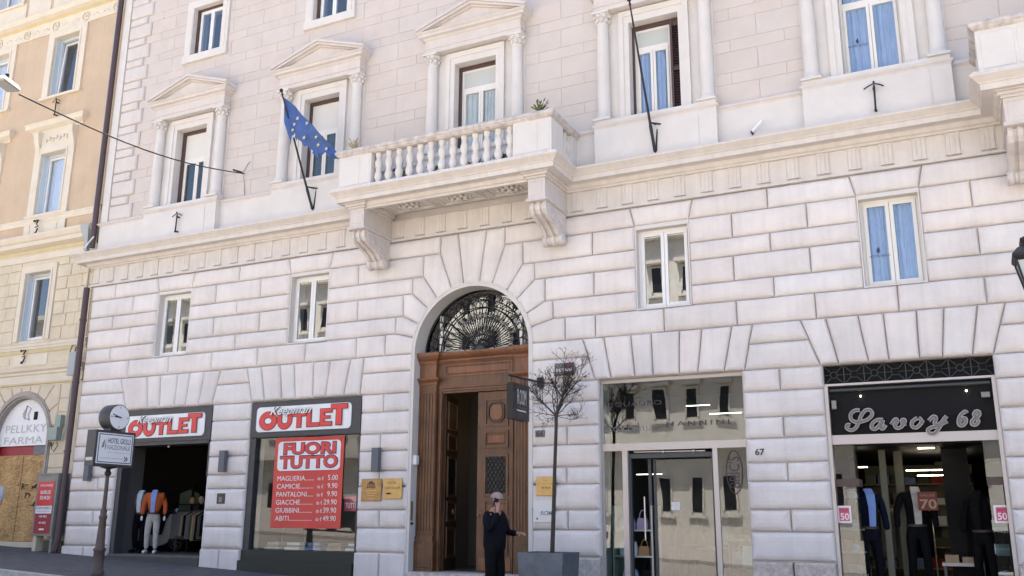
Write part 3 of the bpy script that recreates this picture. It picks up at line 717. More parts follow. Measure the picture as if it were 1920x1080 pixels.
# top storey windows
for i, (a, b, z0, z1) in enumerate(TH):
    W_ = window(a + .085, b - .007, z0 + .01, z1 - .06, .24, 'white_frame', 'glass_sky', (.47,), transom=None, fw=.05, curtain=None)
    part('shutter_guide', MB().box(a + .001, a + .085, .20, .30, z0 + .005, z1 - .007).box(a + .085, b - .001, .20, .30, z1 - .06, z1 - .007), 'brown_frame', W_)
    part('surround', MB().box(a - .22, a + .006, .055, .23, z0 - .02, z1 + .2).box(b - .006, b + .22, .055, .23, z0 - .02, z1 + .2).box(a + .006, b - .006, .055, .23, z1 - .006, z1 + .2).box(a - .24, b + .24, .03, .23, z0 - .2, z0 + .004).box(a - .14, a - .02, .045, .056, z0, z1 + .1).box(b + .02, b + .14, .045, .056, z0, z1 + .1), 'trim_white', W_)
# piano nobile windows inside pedimented aedicules
def aedicule(c, z0=9.22, z1=11.27, kind=0):
    hw = .51
    hi = hw - .006; zi = z1 - .006
    S = part('window_surround', MB().box(c - hw - .20, c - hi, .035, .275, z0 - .02, z1 + .26).box(c + hi, c + hw + .20, .035, .275, z0 - .02, z1 + .26).box(c - hi, c + hi, .035, .275, zi, z1 + .26)
             .box(c - hw - .20, c - hw - .10, .015, .036, z0 - .02, z1 + .26).box(c + hw + .10, c + hw + .20, .015, .036, z0 - .02, z1 + .26).box(c - hw - .10, c + hw + .10, .015, .036, z1 + .14, z1 + .26), 'trim_white', PAL)
    part('podium', MB().box(c - 1.20, c + 1.20, -.13, .03, 8.2, 9.02).box(c - .86, c + .86, -.142, -.129, 8.24, 8.97), 'trim_white', S)
    part('podium_cap', MB().sweep([(c - 1.20, .1), (c - 1.20, -.13), (c + 1.20, -.13), (c + 1.20, .1)], [(-.1, 9.02), (.0, 9.02), (.01, 9.05), (.04, 9.075), (.045, 9.105), (.0, 9.12), (-.23, 9.125)]), 'trim_stone', S)
    part('window_sill', MB().box(c - 1.2, c + 1.2, -.12, .42, 9.124, 9.20), 'trim_white', S)
    part('backing', MB().box(c - 1.18, c - hw - .2005, .085, .12, 9.2005, 11.56), 'trim_white', S); part('backing', MB().box(c + hw + .2005, c + 1.18, .085, .12, 9.2005, 11.56), 'trim_white', S)
    for s in (-1, 1):
        cx = c + s * 1.03; cy = .0
        prof = [(.165, 0), (.165, .05), (.15, .06), (.16, .085), (.135, .11), (.13, .13), (.128, .6), (.122, 1.3), (.112, 2.05), (.112, 2.09), (.122, 2.10), (.122, 2.12), (.108, 2.125)]
        cl = part('column', MB().box(cx - .18, cx + .18, -.18, .10, 9.2, 9.245).lathe((cx, cy, 9.245), [(r, h * .98) for r, h in prof], 18), 'trim_white', S)
        cp = MB().lathe((cx, cy, 11.325), [(.108, 0), (.115, .05), (.13, .12), (.165, .19)], 12).box(cx - .17, cx + .17, -.17, .10, 11.515, 11.56)
        for k in range(8):
            a = k * math.pi / 4 + .2
            cp.sphere((cx + .125 * math.cos(a), cy + .125 * math.sin(a), 11.385), .04, 6, (1, 1, 1.5)).sphere((cx + .155 * math.cos(a + .39), cy + .155 * math.sin(a + .39), 11.47), .042, 6, (1, 1, 1.1))
        part('capital', cp, 'trim_white', S)
    part('entablature', MB().box(c - 1.17, c + 1.17, -.13, .10, 11.562, 11.66).box(c - 1.19, c + 1.19, -.15, .10, 11.66, 11.69).box(c - 1.165, c + 1.165, -.125, .10, 11.69, 11.88), 'trim_stone', S)
    prf = [(-.1, 11.88), (.01, 11.88), (.04, 11.92), (.11, 11.935), (.11, 11.99), (.16, 12.02), (.165, 12.04), (-.1, 12.05)]
    part('pediment_cornice', MB().sweep([(c - 1.17, .1), (c - 1.17, -.13), (c + 1.17, -.13), (c + 1.17, .1)], prf), 'trim_stone', S)
    hwp, za = 1.34, 12.57
    part('tympanum', MB().prism([(c - hwp + .1, 12.04), (c + hwp - .1, 12.04), (c, za - .07)], -.10, .1), 'trim_stone', S)
    rk = MB()
    for s in (-1, 1):
        p0, p1 = (c + s * hwp, 12.045), (c, za)
        q = math.atan2(p1[1] - p0[1], abs(p1[0] - p0[0]))
        for (off, th, yf) in ((0.0, .055, -.29), (.055, .05, -.24), (.105, .035, -.16)):
            a = (p0[0] - s * off / math.sin(q) * .0, p0[1]); up = lambda o: o / math.cos(q)
            poly = [(p0[0], p0[1] - up(off) + .10), (p0[0], p0[1] - up(off + th) + .10), (p1[0], p1[1] - up(off + th) + .02), (p1[0], p1[1] - up(off) + .02)]
            if s > 0: poly = poly[::-1]
            poly = [(x, max(z, 12.043)) for x, z in poly]
            rk.prism(poly, yf, .1)
    part('raking_cornice', rk, 'trim_stone', S)
    return S
def upper_window(c, kind):
    a, b, z0, z1 = c - .51, c + .51, 9.205, 11.27
    y = .29
    a += .007; b -= .007; z1 -= .007; gl = MB().box(a, b, .245, .36, z1 - .085, z1)
    if kind in (0, 1, 2): gl.box(a, a + (.06 if kind else .09), .245, .36, z0, z1 - .085)
    if kind == 1: gl.box(b - .12, b, .22, .36, z0, z1 - .085)
    if kind == 3: gl.box(a, a + .04, .245, .36, z0, z1 - .085)
    xa = a + (.09 if kind == 0 else .06 if kind in (1, 2) else .04); xb = b - (.12 if kind == 1 else .0)
    if kind == 3: xb = b - .22
    if kind == 4: xa, xb, gl = a, b, MB().box(a, b, .25, .36, z1 - .02, z1)
    tr = {0: .62, 1: .62, 2: .74, 3: .76, 4: .74}[kind]
    W_ = window(xa, xb, z0, z1 - .085, y, 'cream_frame', {0: 'dark_glass', 1: 'dark_glass', 2: 'clear_glass', 3: 'glass_sky', 4: 'glass_sky'}[kind], (.5,), transom=tr, blind=kind in (0, 1, 2, 3), tmat='blind' if kind < 2 else 'blind_grey',
                curtain={0: None, 1: 'curtain_grey', 2: 'curtain', 3: 'curtain', 4: 'curtain'}[kind], cgap=.05, fw=.05)
    part('shutter_guide', gl, 'brown_frame', W_)
    if kind == 0: part('open_shutter', MB().box(xa + .08, xa + .30, y + .1, y + .12, z0 + .06, z0 + 1.2), 'teal_shutter', W_)
    if kind == 3:
        sh = MB().box(b - .20, b - .155, .14, .28, z0 + .02, z1 - .10).box(b - .03, b, .14, .28, z0 + .02, z1 - .10).box(b - .155, b - .03, .17, .19, z0 + .02, z0 + .1).box(b - .155, b - .03, .17, .19, z0 + .9, z0 + .98).box(b - .155, b - .03, .17, .19, z1 - .2, z1 - .1)
        for k in range(34): zz_ = z0 + .12 + k * .055; sh.add([(b - .155, .185, zz_), (b - .03, .185, zz_), (b - .03, .21, zz_ + .045), (b - .155, .21, zz_ + .045)], [(0, 1, 2, 3)])
        part('open_shutter', sh, 'brown_frame', W_)
    return W_
for i, c in enumerate(CEN):
    aedicule(c); Wd = upper_window(c, min(i, 4) if i < 5 else 4)
    if i == 4: 
        lt = text('lettering', 'HOTEL GIOLLI', c - .40, c - .07, 9.86, 9.90, .262, 'ink_navy', Wd)
        part('emblem', MB().prism([(c - .26, 9.93), (c - .22, 9.95), (c - .235, 10.03), (c - .27, 9.98)], .260, .263), 'ink_navy', Wd)
# the same hotel lettering on the mezzanine window
lm = MZ[4]; lw = [o for o in PAL.children if o.name.startswith('window')][4]
text('lettering', 'HOTEL GIOLLI', lm[0] + .12, lm[0] + .44, 5.93, 5.97, .172, 'ink_navy', lw)
part('emblem', MB().prism([(lm[0] + .24, 6.0), (lm[0] + .29, 6.02), (lm[0] + .275, 6.11), (lm[0] + .23, 6.05)], .170, .173), 'ink_navy', lw)

# ------------------------------------------------------------------ portal: stone lining, wooden frame, doors, fanlight
ln = MB()
NA = 36
for (r0, r1, ya, yb) in ((AR - .055, AR + .004, .0, .42), (AR + .004, AR + .035, -.012, .05)):
    for k in range(NA):
        q0, q1 = math.pi * k / NA, math.pi * (k + 1) / NA
        c0, s0, c1, s1 = math.cos(q0), math.sin(q0), math.cos(q1), math.sin(q1)
        p = [(AX + r0 * c0, AZ + r0 * s0), (AX + r1 * c0, AZ + r1 * s0), (AX + r1 * c1, AZ + r1 * s1), (AX + r0 * c1, AZ + r0 * s1)]
        ln.add([(x, ya, z) for x, z in p] + [(x, yb, z) for x, z in p], [(0, 1, 2, 3), (0, 3, 7, 4), (1, 5, 6, 2)])
for s in (-1, 1):
    a, b = sorted((AX + s * (AR - .055), AX + s * (AR + .004))); ln.box(a, b, .0, .42, ZB, AZ - .001)
    a, b = sorted((AX + s * (AR + .005), AX + s * (AR + .035))); ln.box(a, b, -.012, .05, ZB, AZ - .002)
part('arch_lining', ln, 'trim_white', PAL)
PW = part('portal_frame', MB().box(DOOR[0] + .06, DOOR[1] - .06, .30, .46, 4.12, 4.90), 'door_wood', PAL)
ZT0 = .66
DX0, DX1 = -9.66, -8.10
fm = MB().box(DX0 - .10, DX0, .30, .48, ZT0, 4.119).box(DX1, DX1 + .10, .30, .48, ZT0, 4.119)
fm.box(DX0 - .04, DX0 - .012, .27, .302, ZT0, 4.16).box(DX1 + .012, DX1 + .04, .27, .302, ZT0, 4.16).box(DX0 - .04, DX1 + .04, .27, .302, 4.165, 4.20).box(DX0 - .09, DX1 + .09, .262, .302, 4.215, 4.26)
part('door_moulding', fm, 'door_wood', PW)
part('portal_cornice', MB().sweep([(DOOR[0] + .06, .5), (DOOR[0] + .06, .30), (DOOR[1] - .06, .30), (DOOR[1] - .06, .5)][1:3], [(-.1, 4.72), (.02, 4.72), (.035, 4.75), (.06, 4.76), (.06, 4.80), (.10, 4.83), (.13, 4.86), (.15, 4.90), (.155, 4.935), (-.1, 4.94)]), 'door_wood_light', PW)
pn = MB().frustum(DX0 + .10, DX1 - .05, 4.50, 4.66, .298, .285, .02).box(DX0 + .06, DX1 - .01, .284, .299, 4.455, 4.48).box(DX0 + .06, DX1 - .01, .284, .299, 4.675, 4.70).box(DX0 + .035, DX0 + .06, .284, .299, 4.455, 4.70).box(DX1 - .01, DX1 + .015, .284, .299, 4.455, 4.70)
part('frieze_panel', pn, 'door_wood_light', PW)
for s in (-1, 1):
    xa, xb = (DOOR[0] + .065, DX0 - .11) if s < 0 else (DX1 + .11, DOOR[1] - .065)
    pl = MB().box(xa, xb, .22, .40, 1.32, 4.30)
    nf = 5
    for k in range(nf + 1):
        t = xa + .03 + (xb - xa - .06) * k / nf; pl.box(t - .012, t + .012, .205, .222, 1.42, 4.12)
    pl.box(xa + .015, xb - .015, .205, .222, 4.12, 4.16).box(xa + .015, xb - .015, .205, .222, 1.38, 1.42)
    P1 = part('pilaster', pl, 'door_wood', PW)
    part('pilaster_base', MB().box(xa - .0, xb + .03 if s < 0 else xb, .17, .42, ZT0, 1.22).box(xa, xb, .19, .42, 1.22, 1.32).frustum(xa + .03, xb - .03, ZT0 + .06, 1.18, .17, .16, .02), 'door_wood', PW)
    part('pilaster_capital', MB().sweep([(xa, .40), (xa, .22), (xb, .22), (xb, .40)], [(-.05, 4.30), (.01, 4.30), (.02, 4.34), (.05, 4.37), (.085, 4.40), (.09, 4.43), (-.05, 4.44)]).box(xa + .01, xb - .01, .21, .40, 4.44, 4.72).sweep([(xa, .40), (xa, .20), (xb, .20), (xb, .40)], [(-.05, 4.72), (.01, 4.72), (.03, 4.78), (.08, 4.83), (.11, 4.88), (.115, 4.945), (-.05, 4.95)]), 'door_wood_light', PW)
# the closed leaf with its panels
LX0, LX1, LY = -8.885, DX1 - .002, .37
DL = part('door_leaf', MB().box(LX0, LX1, LY, LY + .07, ZT0 + .02, 4.11), 'door_wood', PAL, 'closed wooden door leaf with octagon panel and lattice window')
def fr_(mb, a, b, c, e, wd, y0, y1): return mb.box(a, a + wd, y0, y1, c, e).box(b - wd, b, y0, y1, c, e).box(a + wd, b - wd, y0, y1, c, c + wd).box(a + wd, b - wd, y0, y1, e - wd, e)
ax, bx = LX0 + .15, LX1 - .10
cxp = (ax + bx) / 2
for (c, e, kind) in ((3.42, 3.98, 'oct'), (3.0, 3.34, 'plain'), (2.08, 2.88, 'grille'), (1.72, 2.02, 'plain'), (1.0, 1.66, 'plain')):
    p_ = part('door_panel', fr_(MB(), ax, bx, c, e, .045, LY - .025, LY + .001), 'door_wood', DL) if True else None
    if kind == 'plain': part('raised_panel', MB().frustum(ax + .07, bx - .07, c + .07, e - .07, LY - .001, LY - .022, .03), 'door_wood_light', p_) if False else part('raised_panel', MB().frustum(ax + .07, bx - .07, c + .07, e - .07, LY - .001, LY - .022, .03), 'door_wood_light', DL)
    if kind == 'oct':
        zc = (c + e) / 2; hx, hz, k_ = .185, .20, .08
        oc = [(cxp - hx + k_, zc - hz), (cxp + hx - k_, zc - hz), (cxp + hx, zc - hz + k_), (cxp + hx, zc + hz - k_), (cxp + hx - k_, zc + hz), (cxp - hx + k_, zc + hz), (cxp - hx, zc + hz - k_), (cxp - hx, zc - hz + k_)]
        om = MB(); inn = [(cxp + (x - cxp) * .82, zc + (z - zc) * .82) for x, z in oc]
        for k in range(8):
            j = (k + 1) % 8; q = [oc[k], oc[j], inn[j], inn[k]]; om.prism(q, LY - .03, LY)
        part('octagon_moulding', om, 'door_wood_dark', DL)
        part('raised_panel', MB().prism([(cxp + (x - cxp) * .72, zc + (z - zc) * .72) for x, z in oc], LY - .018, LY), 'door_wood_light', DL)
    if kind == 'grille':
        part('pane', MB().box(ax + .05, bx - .05, LY - .004, LY - .001, c + .05, e - .05), 'black_gloss', DL)
        gm = MB(); n = 7
        a_, b_, c_, e_ = ax + .05, bx - .05, c + .05, e - .05
        st = .085
        for sgn in (-1, 1):
            for k in range(-12, 16):
                t0 = a_ + k * st
                xs_ = [t0, t0 + sgn * (e_ - c_) * .62]
                pts = []
                for j in range(33):
                    t = j / 32; xx = xs_[0] + (xs_[1] - xs_[0]) * t; zz_ = c_ + (e_ - c_) * t
                    if a_ <= xx <= b_: pts.append((xx, LY - .014, zz_))
                if len(pts) > 2: gm.tube([pts[0], pts[-1]], .0055, 4, False)
        part('lattice', gm, 'iron', DL)
part('kick_board', MB().box(ax - .1, bx + .06, LY - .015, LY + .001, ZT0 + .04, .93), 'door_wood_light', DL)
part('handle', MB().sphere((LX0 + .05, LY - .04, 1.72), .028, 8).tube([(LX0 + .05, LY - .03, 1.72), (LX0 + .05, LY, 1.72)], .012), 'brass', DL)
# the leaf that stands open inwards
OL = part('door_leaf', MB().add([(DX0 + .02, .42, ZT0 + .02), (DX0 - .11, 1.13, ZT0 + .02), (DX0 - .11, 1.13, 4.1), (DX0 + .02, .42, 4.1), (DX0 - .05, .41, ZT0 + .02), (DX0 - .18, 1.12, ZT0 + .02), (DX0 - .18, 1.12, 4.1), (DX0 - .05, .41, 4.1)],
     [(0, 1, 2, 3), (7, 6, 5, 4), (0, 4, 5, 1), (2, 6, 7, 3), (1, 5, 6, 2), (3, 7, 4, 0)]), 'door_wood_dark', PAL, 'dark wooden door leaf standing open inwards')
def onleaf(t, d): return (DX0 + .02 - .13 * t + d * .98, .42 + .71 * t + d * .18)
pnl = MB()
for (c, e) in ((3.42, 3.98), (3.0, 3.34), (2.08, 2.88), (1.6, 2.0), (.9, 1.5)):
    for (t0, t1, a, b) in ((.14, .19, c, e), (.86, .91, c, e), (.19, .86, c, c + .04), (.19, .86, e - .04, e)):
        p = [onleaf(t0, 0), onleaf(t1, 0), onleaf(t1, .025), onleaf(t0, .025)]
        pnl.add([(x, y, a) for x, y in p] + [(x, y, b) for x, y in p], [(0, 1, 2, 3), (7, 6, 5, 4), (2, 6, 7, 3), (0, 4, 5, 1), (1, 5, 6, 2), (3, 7, 4, 0)])
part('panel_moulding', pnl, 'door_wood', OL)
gp = [onleaf(.22, .006), onleaf(.83, .006)]
part('pane', MB().add([(gp[0][0], gp[0][1], 2.14), (gp[1][0], gp[1][1], 2.14), (gp[1][0], gp[1][1], 2.84), (gp[0][0], gp[0][1], 2.84)], [(0, 1, 2, 3)]), 'black_gloss', OL)
hp = onleaf(.55, .05); part('handle', MB().lathe((hp[0], hp[1], 1.80), [(.05, -.012), (.065, 0), (.05, .012)], 12, 'X'), 'brass', OL)
# entrance hall
hall = MB().box(-10.5, -10.3, .55, 6, ZT0 - .1, 4.7).box(-7.5, -7.3, .55, 6, ZT0 - .1, 4.7).box(-10.3, -7.5, 5.9, 6.0, ZT0 - .1, 4.7).box(-8.85, -7.6, 1.9, 2.0, ZT0, 4.6).box(-10.3, -9.32, 2.6, 2.7, ZT0, 4.6)
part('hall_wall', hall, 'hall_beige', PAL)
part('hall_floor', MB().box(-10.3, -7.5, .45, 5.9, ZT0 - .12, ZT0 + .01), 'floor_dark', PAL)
part('hall_screen', MB().box(-8.95, -8.75, 1.3, 1.35, ZT0, 3.3).box(-9.6, -9.45, 1.9, 1.95, ZT0, 4.2), 'black', PAL)
part('ceiling_light', MB().box(-9.35, -8.6, 2.3, 2.5, 3.98, 4.01), 'lamp_warm', PAL)
part('door_step', MB().box(DOOR[0] + .06, DOOR[1] - .06, -.12, .6, ZB, ZT0).box(DOOR[0] - .1, DOOR[1] + .1, -.45, -.121, ZB, ZT0 - .17), 'travertine', PAL)
# fanlight
FY = .40; FR = AR - .06; FZ = 4.945
fan = []
gp = [(AX + (FR) * math.cos(math.pi * k / 32), FZ + (FR) * math.sin(math.pi * k / 32)) for k in range(33)]
FL = part('fanlight', MB().prism(gp, FY + .055, FY + .062), 'mirror_glass', PAL)
part('fanlight_frame', MB().box(AX - .95, AX - .89, FY + .02, FY + .06, FZ, FZ + .82).box(AX + .89, AX + .95, FY + .02, FY + .06, FZ, FZ + .82).box(AX - .89, AX + .89, FY + .02, FY + .06, FZ, FZ + .06), 'white_frame', FL)
gr = MB()
def pol(r, q): return (AX + r * math.cos(q), FY, FZ + .02 + r * math.sin(q))
for r, w_ in ((.13, .02), (.34, .014), (.90, .014), (1.06, .009), (FR - .02, .016)):
    gr.tube([pol(r, math.pi * k / 40) for k in range(41)], w_, 5, False)
NS = 19
for k in range(NS):
    q = math.pi * (k + .0) / (NS - 1); q = .03 + q * (math.pi - .06) / math.pi
    gr.tube([pol(.13, q), pol(.90, q)], .011, 5, False)
    if k < NS - 1:
        dq = (math.pi - .06) / (NS - 1); qm = q + dq / 2
        gr.tube([pol(.34, qm), pol(.62, qm), pol(.80, q + dq * .12)], .007, 4, False)
        gr.tube([pol(.62, qm), pol(.80, q + dq * .88)], .007, 4, False)
        # scallops along the rim
        gr.tube([pol(.90 + .15 * math.sin(t), q + dq * (1 - math.cos(t)) / 2) for t in [math.pi * j / 8 for j in range(9)]], .009, 4, False)
        gr.tube([pol(1.05 + .14 * math.sin(t), q + dq * (.5 + (1 - math.cos(t)) / 2)) for t in [math.pi * j / 8 for j in range(9)]], .009, 4, False)
        gr.tube([pol(1.05, q + dq * .5), pol(1.20, q + dq * .5)], .007, 4, False)
part('fanlight_grille', gr, 'iron', FL)
part('grille_hub', MB().lathe((AX, FY + .01, FZ + .02), [(.0, .03), (.1, .02), (.13, 0)], 20, 'Y', 0, math.pi), 'iron_grey', FL)
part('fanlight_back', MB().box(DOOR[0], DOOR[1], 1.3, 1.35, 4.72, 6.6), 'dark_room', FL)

# ------------------------------------------------------------------ shop rooms and fronts
def room(x0, x1, z0, z1, dpt, wm, fmname='floor_dark', name='shop_room'):
    Rm = part(name, MB().box(x0 - .5, x0 - .4, .56, dpt, z0, z1).box(x1 + .4, x1 + .5, .56, dpt, z0, z1).box(x0 - .4, x1 + .4, dpt - .1, dpt, z0, z1).box(x0 - .4, x1 + .4, .56, dpt - .1, z1 - .1, z1), wm, PAL)
    part('shop_floor', MB().box(x0 - .4, x1 + .4, .03, dpt - .1, z0 - .4, z0), fmname, PAL); return Rm
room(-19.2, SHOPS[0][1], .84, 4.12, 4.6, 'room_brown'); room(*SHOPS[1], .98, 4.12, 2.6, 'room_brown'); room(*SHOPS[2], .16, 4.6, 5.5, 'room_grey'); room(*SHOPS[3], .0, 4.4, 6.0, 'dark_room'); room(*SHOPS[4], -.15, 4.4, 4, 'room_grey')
# outlet entrance (left)
a, b = SHOPS[0]
S1 = part('shop_entrance', MB().box(a + .0, a + .14, .06, .30, .80, 3.37).box(b - .07, b, .06, .30, 2.55, 3.37).box(a, b, .06, .5, 3.30, 4.148), 'dark_grey_metal', PAL)
part('jamb_panel', MB().box(a + .02, a + .06, .3, .80, .84, 3.3), 'room_grey', S1)
part('glass_edge', MB().box(b - .055, b - .02, .08, .2, .84, 2.54), 'white_frame', S1)
part('threshold', MB().box(a, b, -.06, .3, ZB, .80), 'dark_grey_metal', S1)
part('spot_lamp', MB().sphere((-17.0, .2, 3.27), .03, 8), 'white_frame', S1)
# outlet window (right)
a, b = SHOPS[1]
S2 = part('shop_window', MB().box(a, a + .16, .06, .24, .98, 3.37).box(b - .05, b, .06, .24, 1.0, 3.37).box(a, b, .06, .5, 3.36, 4.148), 'dark_grey_metal', PAL)
part('pane', MB().box(a + .16, b - .05, .14, .15, 1.0, 3.36), 'clear_glass', S2)
part('stall_riser', MB().box(a, b, .02, .3, .60, 1.0).box(a, b + .0, -.08, .3, ZB, .78), 'dark_riser', S2)
part('display_back', MB().box(a + .5, b - .9, 1.5, 1.54, 1.0, 3.0), 'room_grey', S2)
# bag shop (middle)
a, b = SHOPS[2]
Y3 = .17
S3 = part('shop_window', MB().box(a, b, Y3 - .02, Y3 + .06, 4.085, 4.148).box(a, b, Y3 - .03, Y3 + .08, 2.855, 2.985).box(-5.80, -5.70, Y3 - .03, Y3 + .06, zg(a) - .1, 2.855).box(-4.155, -4.07, Y3 - .03, Y3 + .06, zg(a) - .1, 2.855).box(a, a + .03, Y3 - .01, Y3 + .06, zg(a), 4.085).box(b - .03, b, Y3 - .01, Y3 + .06, zg(a), 4.085), 'steel_pale', PAL)
part('pane', MB().box(a + .03, b - .03, Y3, Y3 + .012, 2.985, 4.085), 'shop_glass', S3)
part('pane', MB().box(a + .03, -5.80, Y3, Y3 + .012, zg(a), 2.855), 'shop_glass', S3)
part('pane', MB().box(-4.07, b - .03, Y3, Y3 + .012, zg(a), 2.855), 'shop_glass', S3)
part('door_frame', MB().box(-5.70, -4.155, Y3 + .04, Y3 + .16, 2.72, 2.80).box(-5.43, -5.37, Y3 + .3, Y3 + .36, .16, 2.72).box(-5.33, -5.29, Y3 + .3, Y3 + .36, .16, 2.72).box(-4.20, -4.155, Y3 + .04, Y3 + .12, .16, 2.72).box(-5.70, -5.66, Y3 + .04, Y3 + .12, .16, 2.72), 'iron_grey', S3)
part('pane', MB().box(-5.29, -4.20, Y3 + .32, Y3 + .33, .16, 2.72), 'shop_glass', S3)
part('door_closer', MB().tube([(-5.6, Y3 + .05, 2.83), (-4.3, Y3 + .05, 2.82)], .02, 6).sphere((-5.05, Y3 + .02, 2.82), .035, 8).sphere((-4.5, Y3 + .02, 2.82), .035, 8), 'steel', S3)
part('door_handle', MB().tube([(-5.48, Y3 + .2, 1.3), (-5.48, Y3 + .2, 2.05)], .016, 8), 'steel', S3)
part('hours_notice', MB().box(-5.02, -4.86, Y3 + .312, Y3 + .318, 1.82, 1.96), 'paper', S3)
part('light_tube', MB().box(-4.5, -3.9, 1.4, 1.42, 3.58, 3.595), 'lamp_dim', S3); part('light_tube', MB().box(-5.9, -5.4, 1.2, 1.22, 2.48, 2.49), 'lamp_dim', S3); part('light_tube', MB().box(-5.4, -4.9, 3.0, 3.02, 3.95, 3.965), 'lamp_dim', S3)
text('lettering', 'PIQUADRO', *[-6.089, -5.041], *[3.639, 3.736], Y3 - .006, 'ink_dark', S3, spacing=1.1)
text('lettering', 'COCCINELLE', *[-5.964, -5.235], *[3.204, 3.29], Y3 - .006, 'ink_grey', S3)
text('lettering', 'NANNINI', *[-4.959, -3.843], *[3.261, 3.344], Y3 - .006, 'ink_dark', S3, spacing=1.5)
# upright oval mark on the right hand pane
ox, oz, orx, orz = -3.797, 2.444, 0.136, 0.361
part('oval_mark', MB().tube([(ox + orx * math.cos(t), Y3 - .006, oz + orz * math.sin(t)) for t in [2 * math.pi * k / 40 for k in range(41)]], .010, 5, False), 'ink_dark', S3)
lt = text('lettering', "BRIC'S", 0, 1, 0, 1, 0, 'ink_dark', S3)
me = lt.data; org = ORG[S3.name]
for v in me.vertices:
    c = v.co + org; u_, w_ = c.x, c.z
    v.co = Vector((ox + .09 - w_ * .19, Y3 - .006, oz - .26 + u_ * .52)) - org
# clothing shop (right): grille, fascia, silver bar, side cabinets
a, b = SHOPS[3]
Y4 = .16
S4 = part('shop_front', MB().box(a, a + .055, Y4 - .10, Y4 + .1, zg(a) - .1, 3.80).box(b - .055, b, Y4 - .10, Y4 + .1, zg(b) - .1, 3.80).box(a, b, Y4 - .09, Y4 + .06, 3.80, 3.835).box(a + .055, b - .055, Y4 - .05, Y4 + .05, 2.85, 3.0), 'steel_pale', PAL)
part('fascia', MB().box(a + .055, b - .055, Y4 + .02, Y4 + .06, 3.0, 3.80), 'black', S4)
part('fascia_tube', MB().tube([(a + .08, Y4 - .04, 3.73), (b - .08, Y4 - .04, 3.73)], .03, 8), 'iron_grey', S4)
part('spot_lamp', MB().sphere((a + .55, Y4 - .03, 3.62), .016, 6).sphere((b - .42, Y4 - .03, 3.62), .016, 6), 'lamp_lit', S4)
part('spot_lamp', MB().box(b - .22, b - .10, Y4 - .10, Y4 - .02, 3.50, 3.58).box(a + .10, a + .17, Y4 - .10, Y4 - .02, 3.42, 3.56), 'case_grey', S4)
gm = MB(); z0, z1 = 3.835, 4.148; n = 8; wd = (b - a) / n
gb = part('grille_backing', MB().box(a, b, Y4 + .06, Y4 + .07, z0, z1), 'black', S4)
for k in range(n):
    x0_ = a + k * wd; xc = x0_ + wd / 2; zc = (z0 + z1) / 2; q = .05
    gm.tube([(x0_, Y4, z0), (x0_, Y4, z1)], .010, 4, False)
    ring = [(xc + q * math.cos(R(45 * j)) * 1.1, Y4, zc + q * math.sin(R(45 * j)) * 1.1) for j in range(9)]
    if k % 2: ring = [(xc - q, Y4, zc - q), (xc + q, Y4, zc - q), (xc + q, Y4, zc + q), (xc - q, Y4, zc + q), (xc - q, Y4, zc - q)]
    gm.tube(ring, .010, 4, False)
    for sx in (-1, 1):
        for sz in (-1, 1): gm.tube([(xc + sx * q, Y4, zc + sz * q), (xc + sx * wd / 2, Y4, zc + sz * (z1 - z0) / 2)], .009, 4, False)
    gm.tube([(x0_, Y4, zc), (xc - q, Y4, zc)], .006, 4, False); gm.tube([(xc + q, Y4, zc), (x0_ + wd, Y4, zc)], .006, 4, False)
part('grille', gm, 'iron_grey', S4)
zb4 = zg(-1)
for (c0, c1) in ((a + .06, a + .42), (b - .28, b - .06)):
    cab = part('display_cabinet', MB().box(c0, c1, Y4, Y4 + .4, zb4, .45), 'brown_frame', S4); part('cabinet_top', MB().box(c0, c1, Y4 - .03, Y4 + .4, 2.18, 2.30), 'brown_frame', cab)
    part('pane', MB().box(c0 + .01, c1 - .01, Y4 - .01, Y4 + .0, .45, 2.18), 'dark_glass', cab)
    part('pane', MB().box(c0, c1, Y4, Y4 + .01, 2.30, 2.85), 'dark_glass', cab)
    for zs in (.8, 1.15, 1.5): part('shelf', MB().box(c0 + .02, c1 - .02, Y4 + .02, Y4 + .36, zs, zs + .02), 'shelf_pale', cab) if False else part('glass_shelf', MB().box(c0 + .02, c1 - .02, Y4 + .02, Y4 + .36, zs, zs + .02), 'shelf_pale', S4)
part('ceiling_strip', MB().box(-1.25, -.35, 2.5, 2.53, 2.53, 2.545), 'lamp_lit', S4)
for q in ((-1.1, -.25, 3.0, 3.03, 2.46, 2.475), (-.95, -.7, 1.2, 1.3, 2.83, 2.84), (-1.95, -1.8, 1.5, 1.53, 2.55, 2.565)): part('ceiling_strip', MB().box(*q), 'lamp_lit', S4)
part('wood_panel', MB().box(-1.55, -1.45, .9, 1.0, zb4, 2.8), 'olive_base', S4); part('wood_panel', MB().box(-1.35, -1.22, 1.3, 1.36, zb4, 2.8), 'olive_base', S4); part('wood_panel', MB().box(-.85, -.4, 4.5, 4.56, zb4, 2.8), 'olive_base', S4)
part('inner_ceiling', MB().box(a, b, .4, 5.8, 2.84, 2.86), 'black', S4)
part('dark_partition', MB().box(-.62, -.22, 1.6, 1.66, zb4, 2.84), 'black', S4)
# neighbour shop outside the picture edge
a, b = SHOPS[4]
S5 = part('shop_window', MB().box(a, a + .08, .12, .2, zg(a), 4.1).box(b - .08, b, .12, .2, zg(b), 4.1).box(a + .08, b - .08, .12, .2, 4.02, 4.1).box(a + .08, b - .08, .12, .2, zg(a) - .1, .4), 'iron_grey', PAL)
part('pane', MB().box(a + .08, b - .08, .15, .16, .4, 4.02), 'shop_glass', S5)

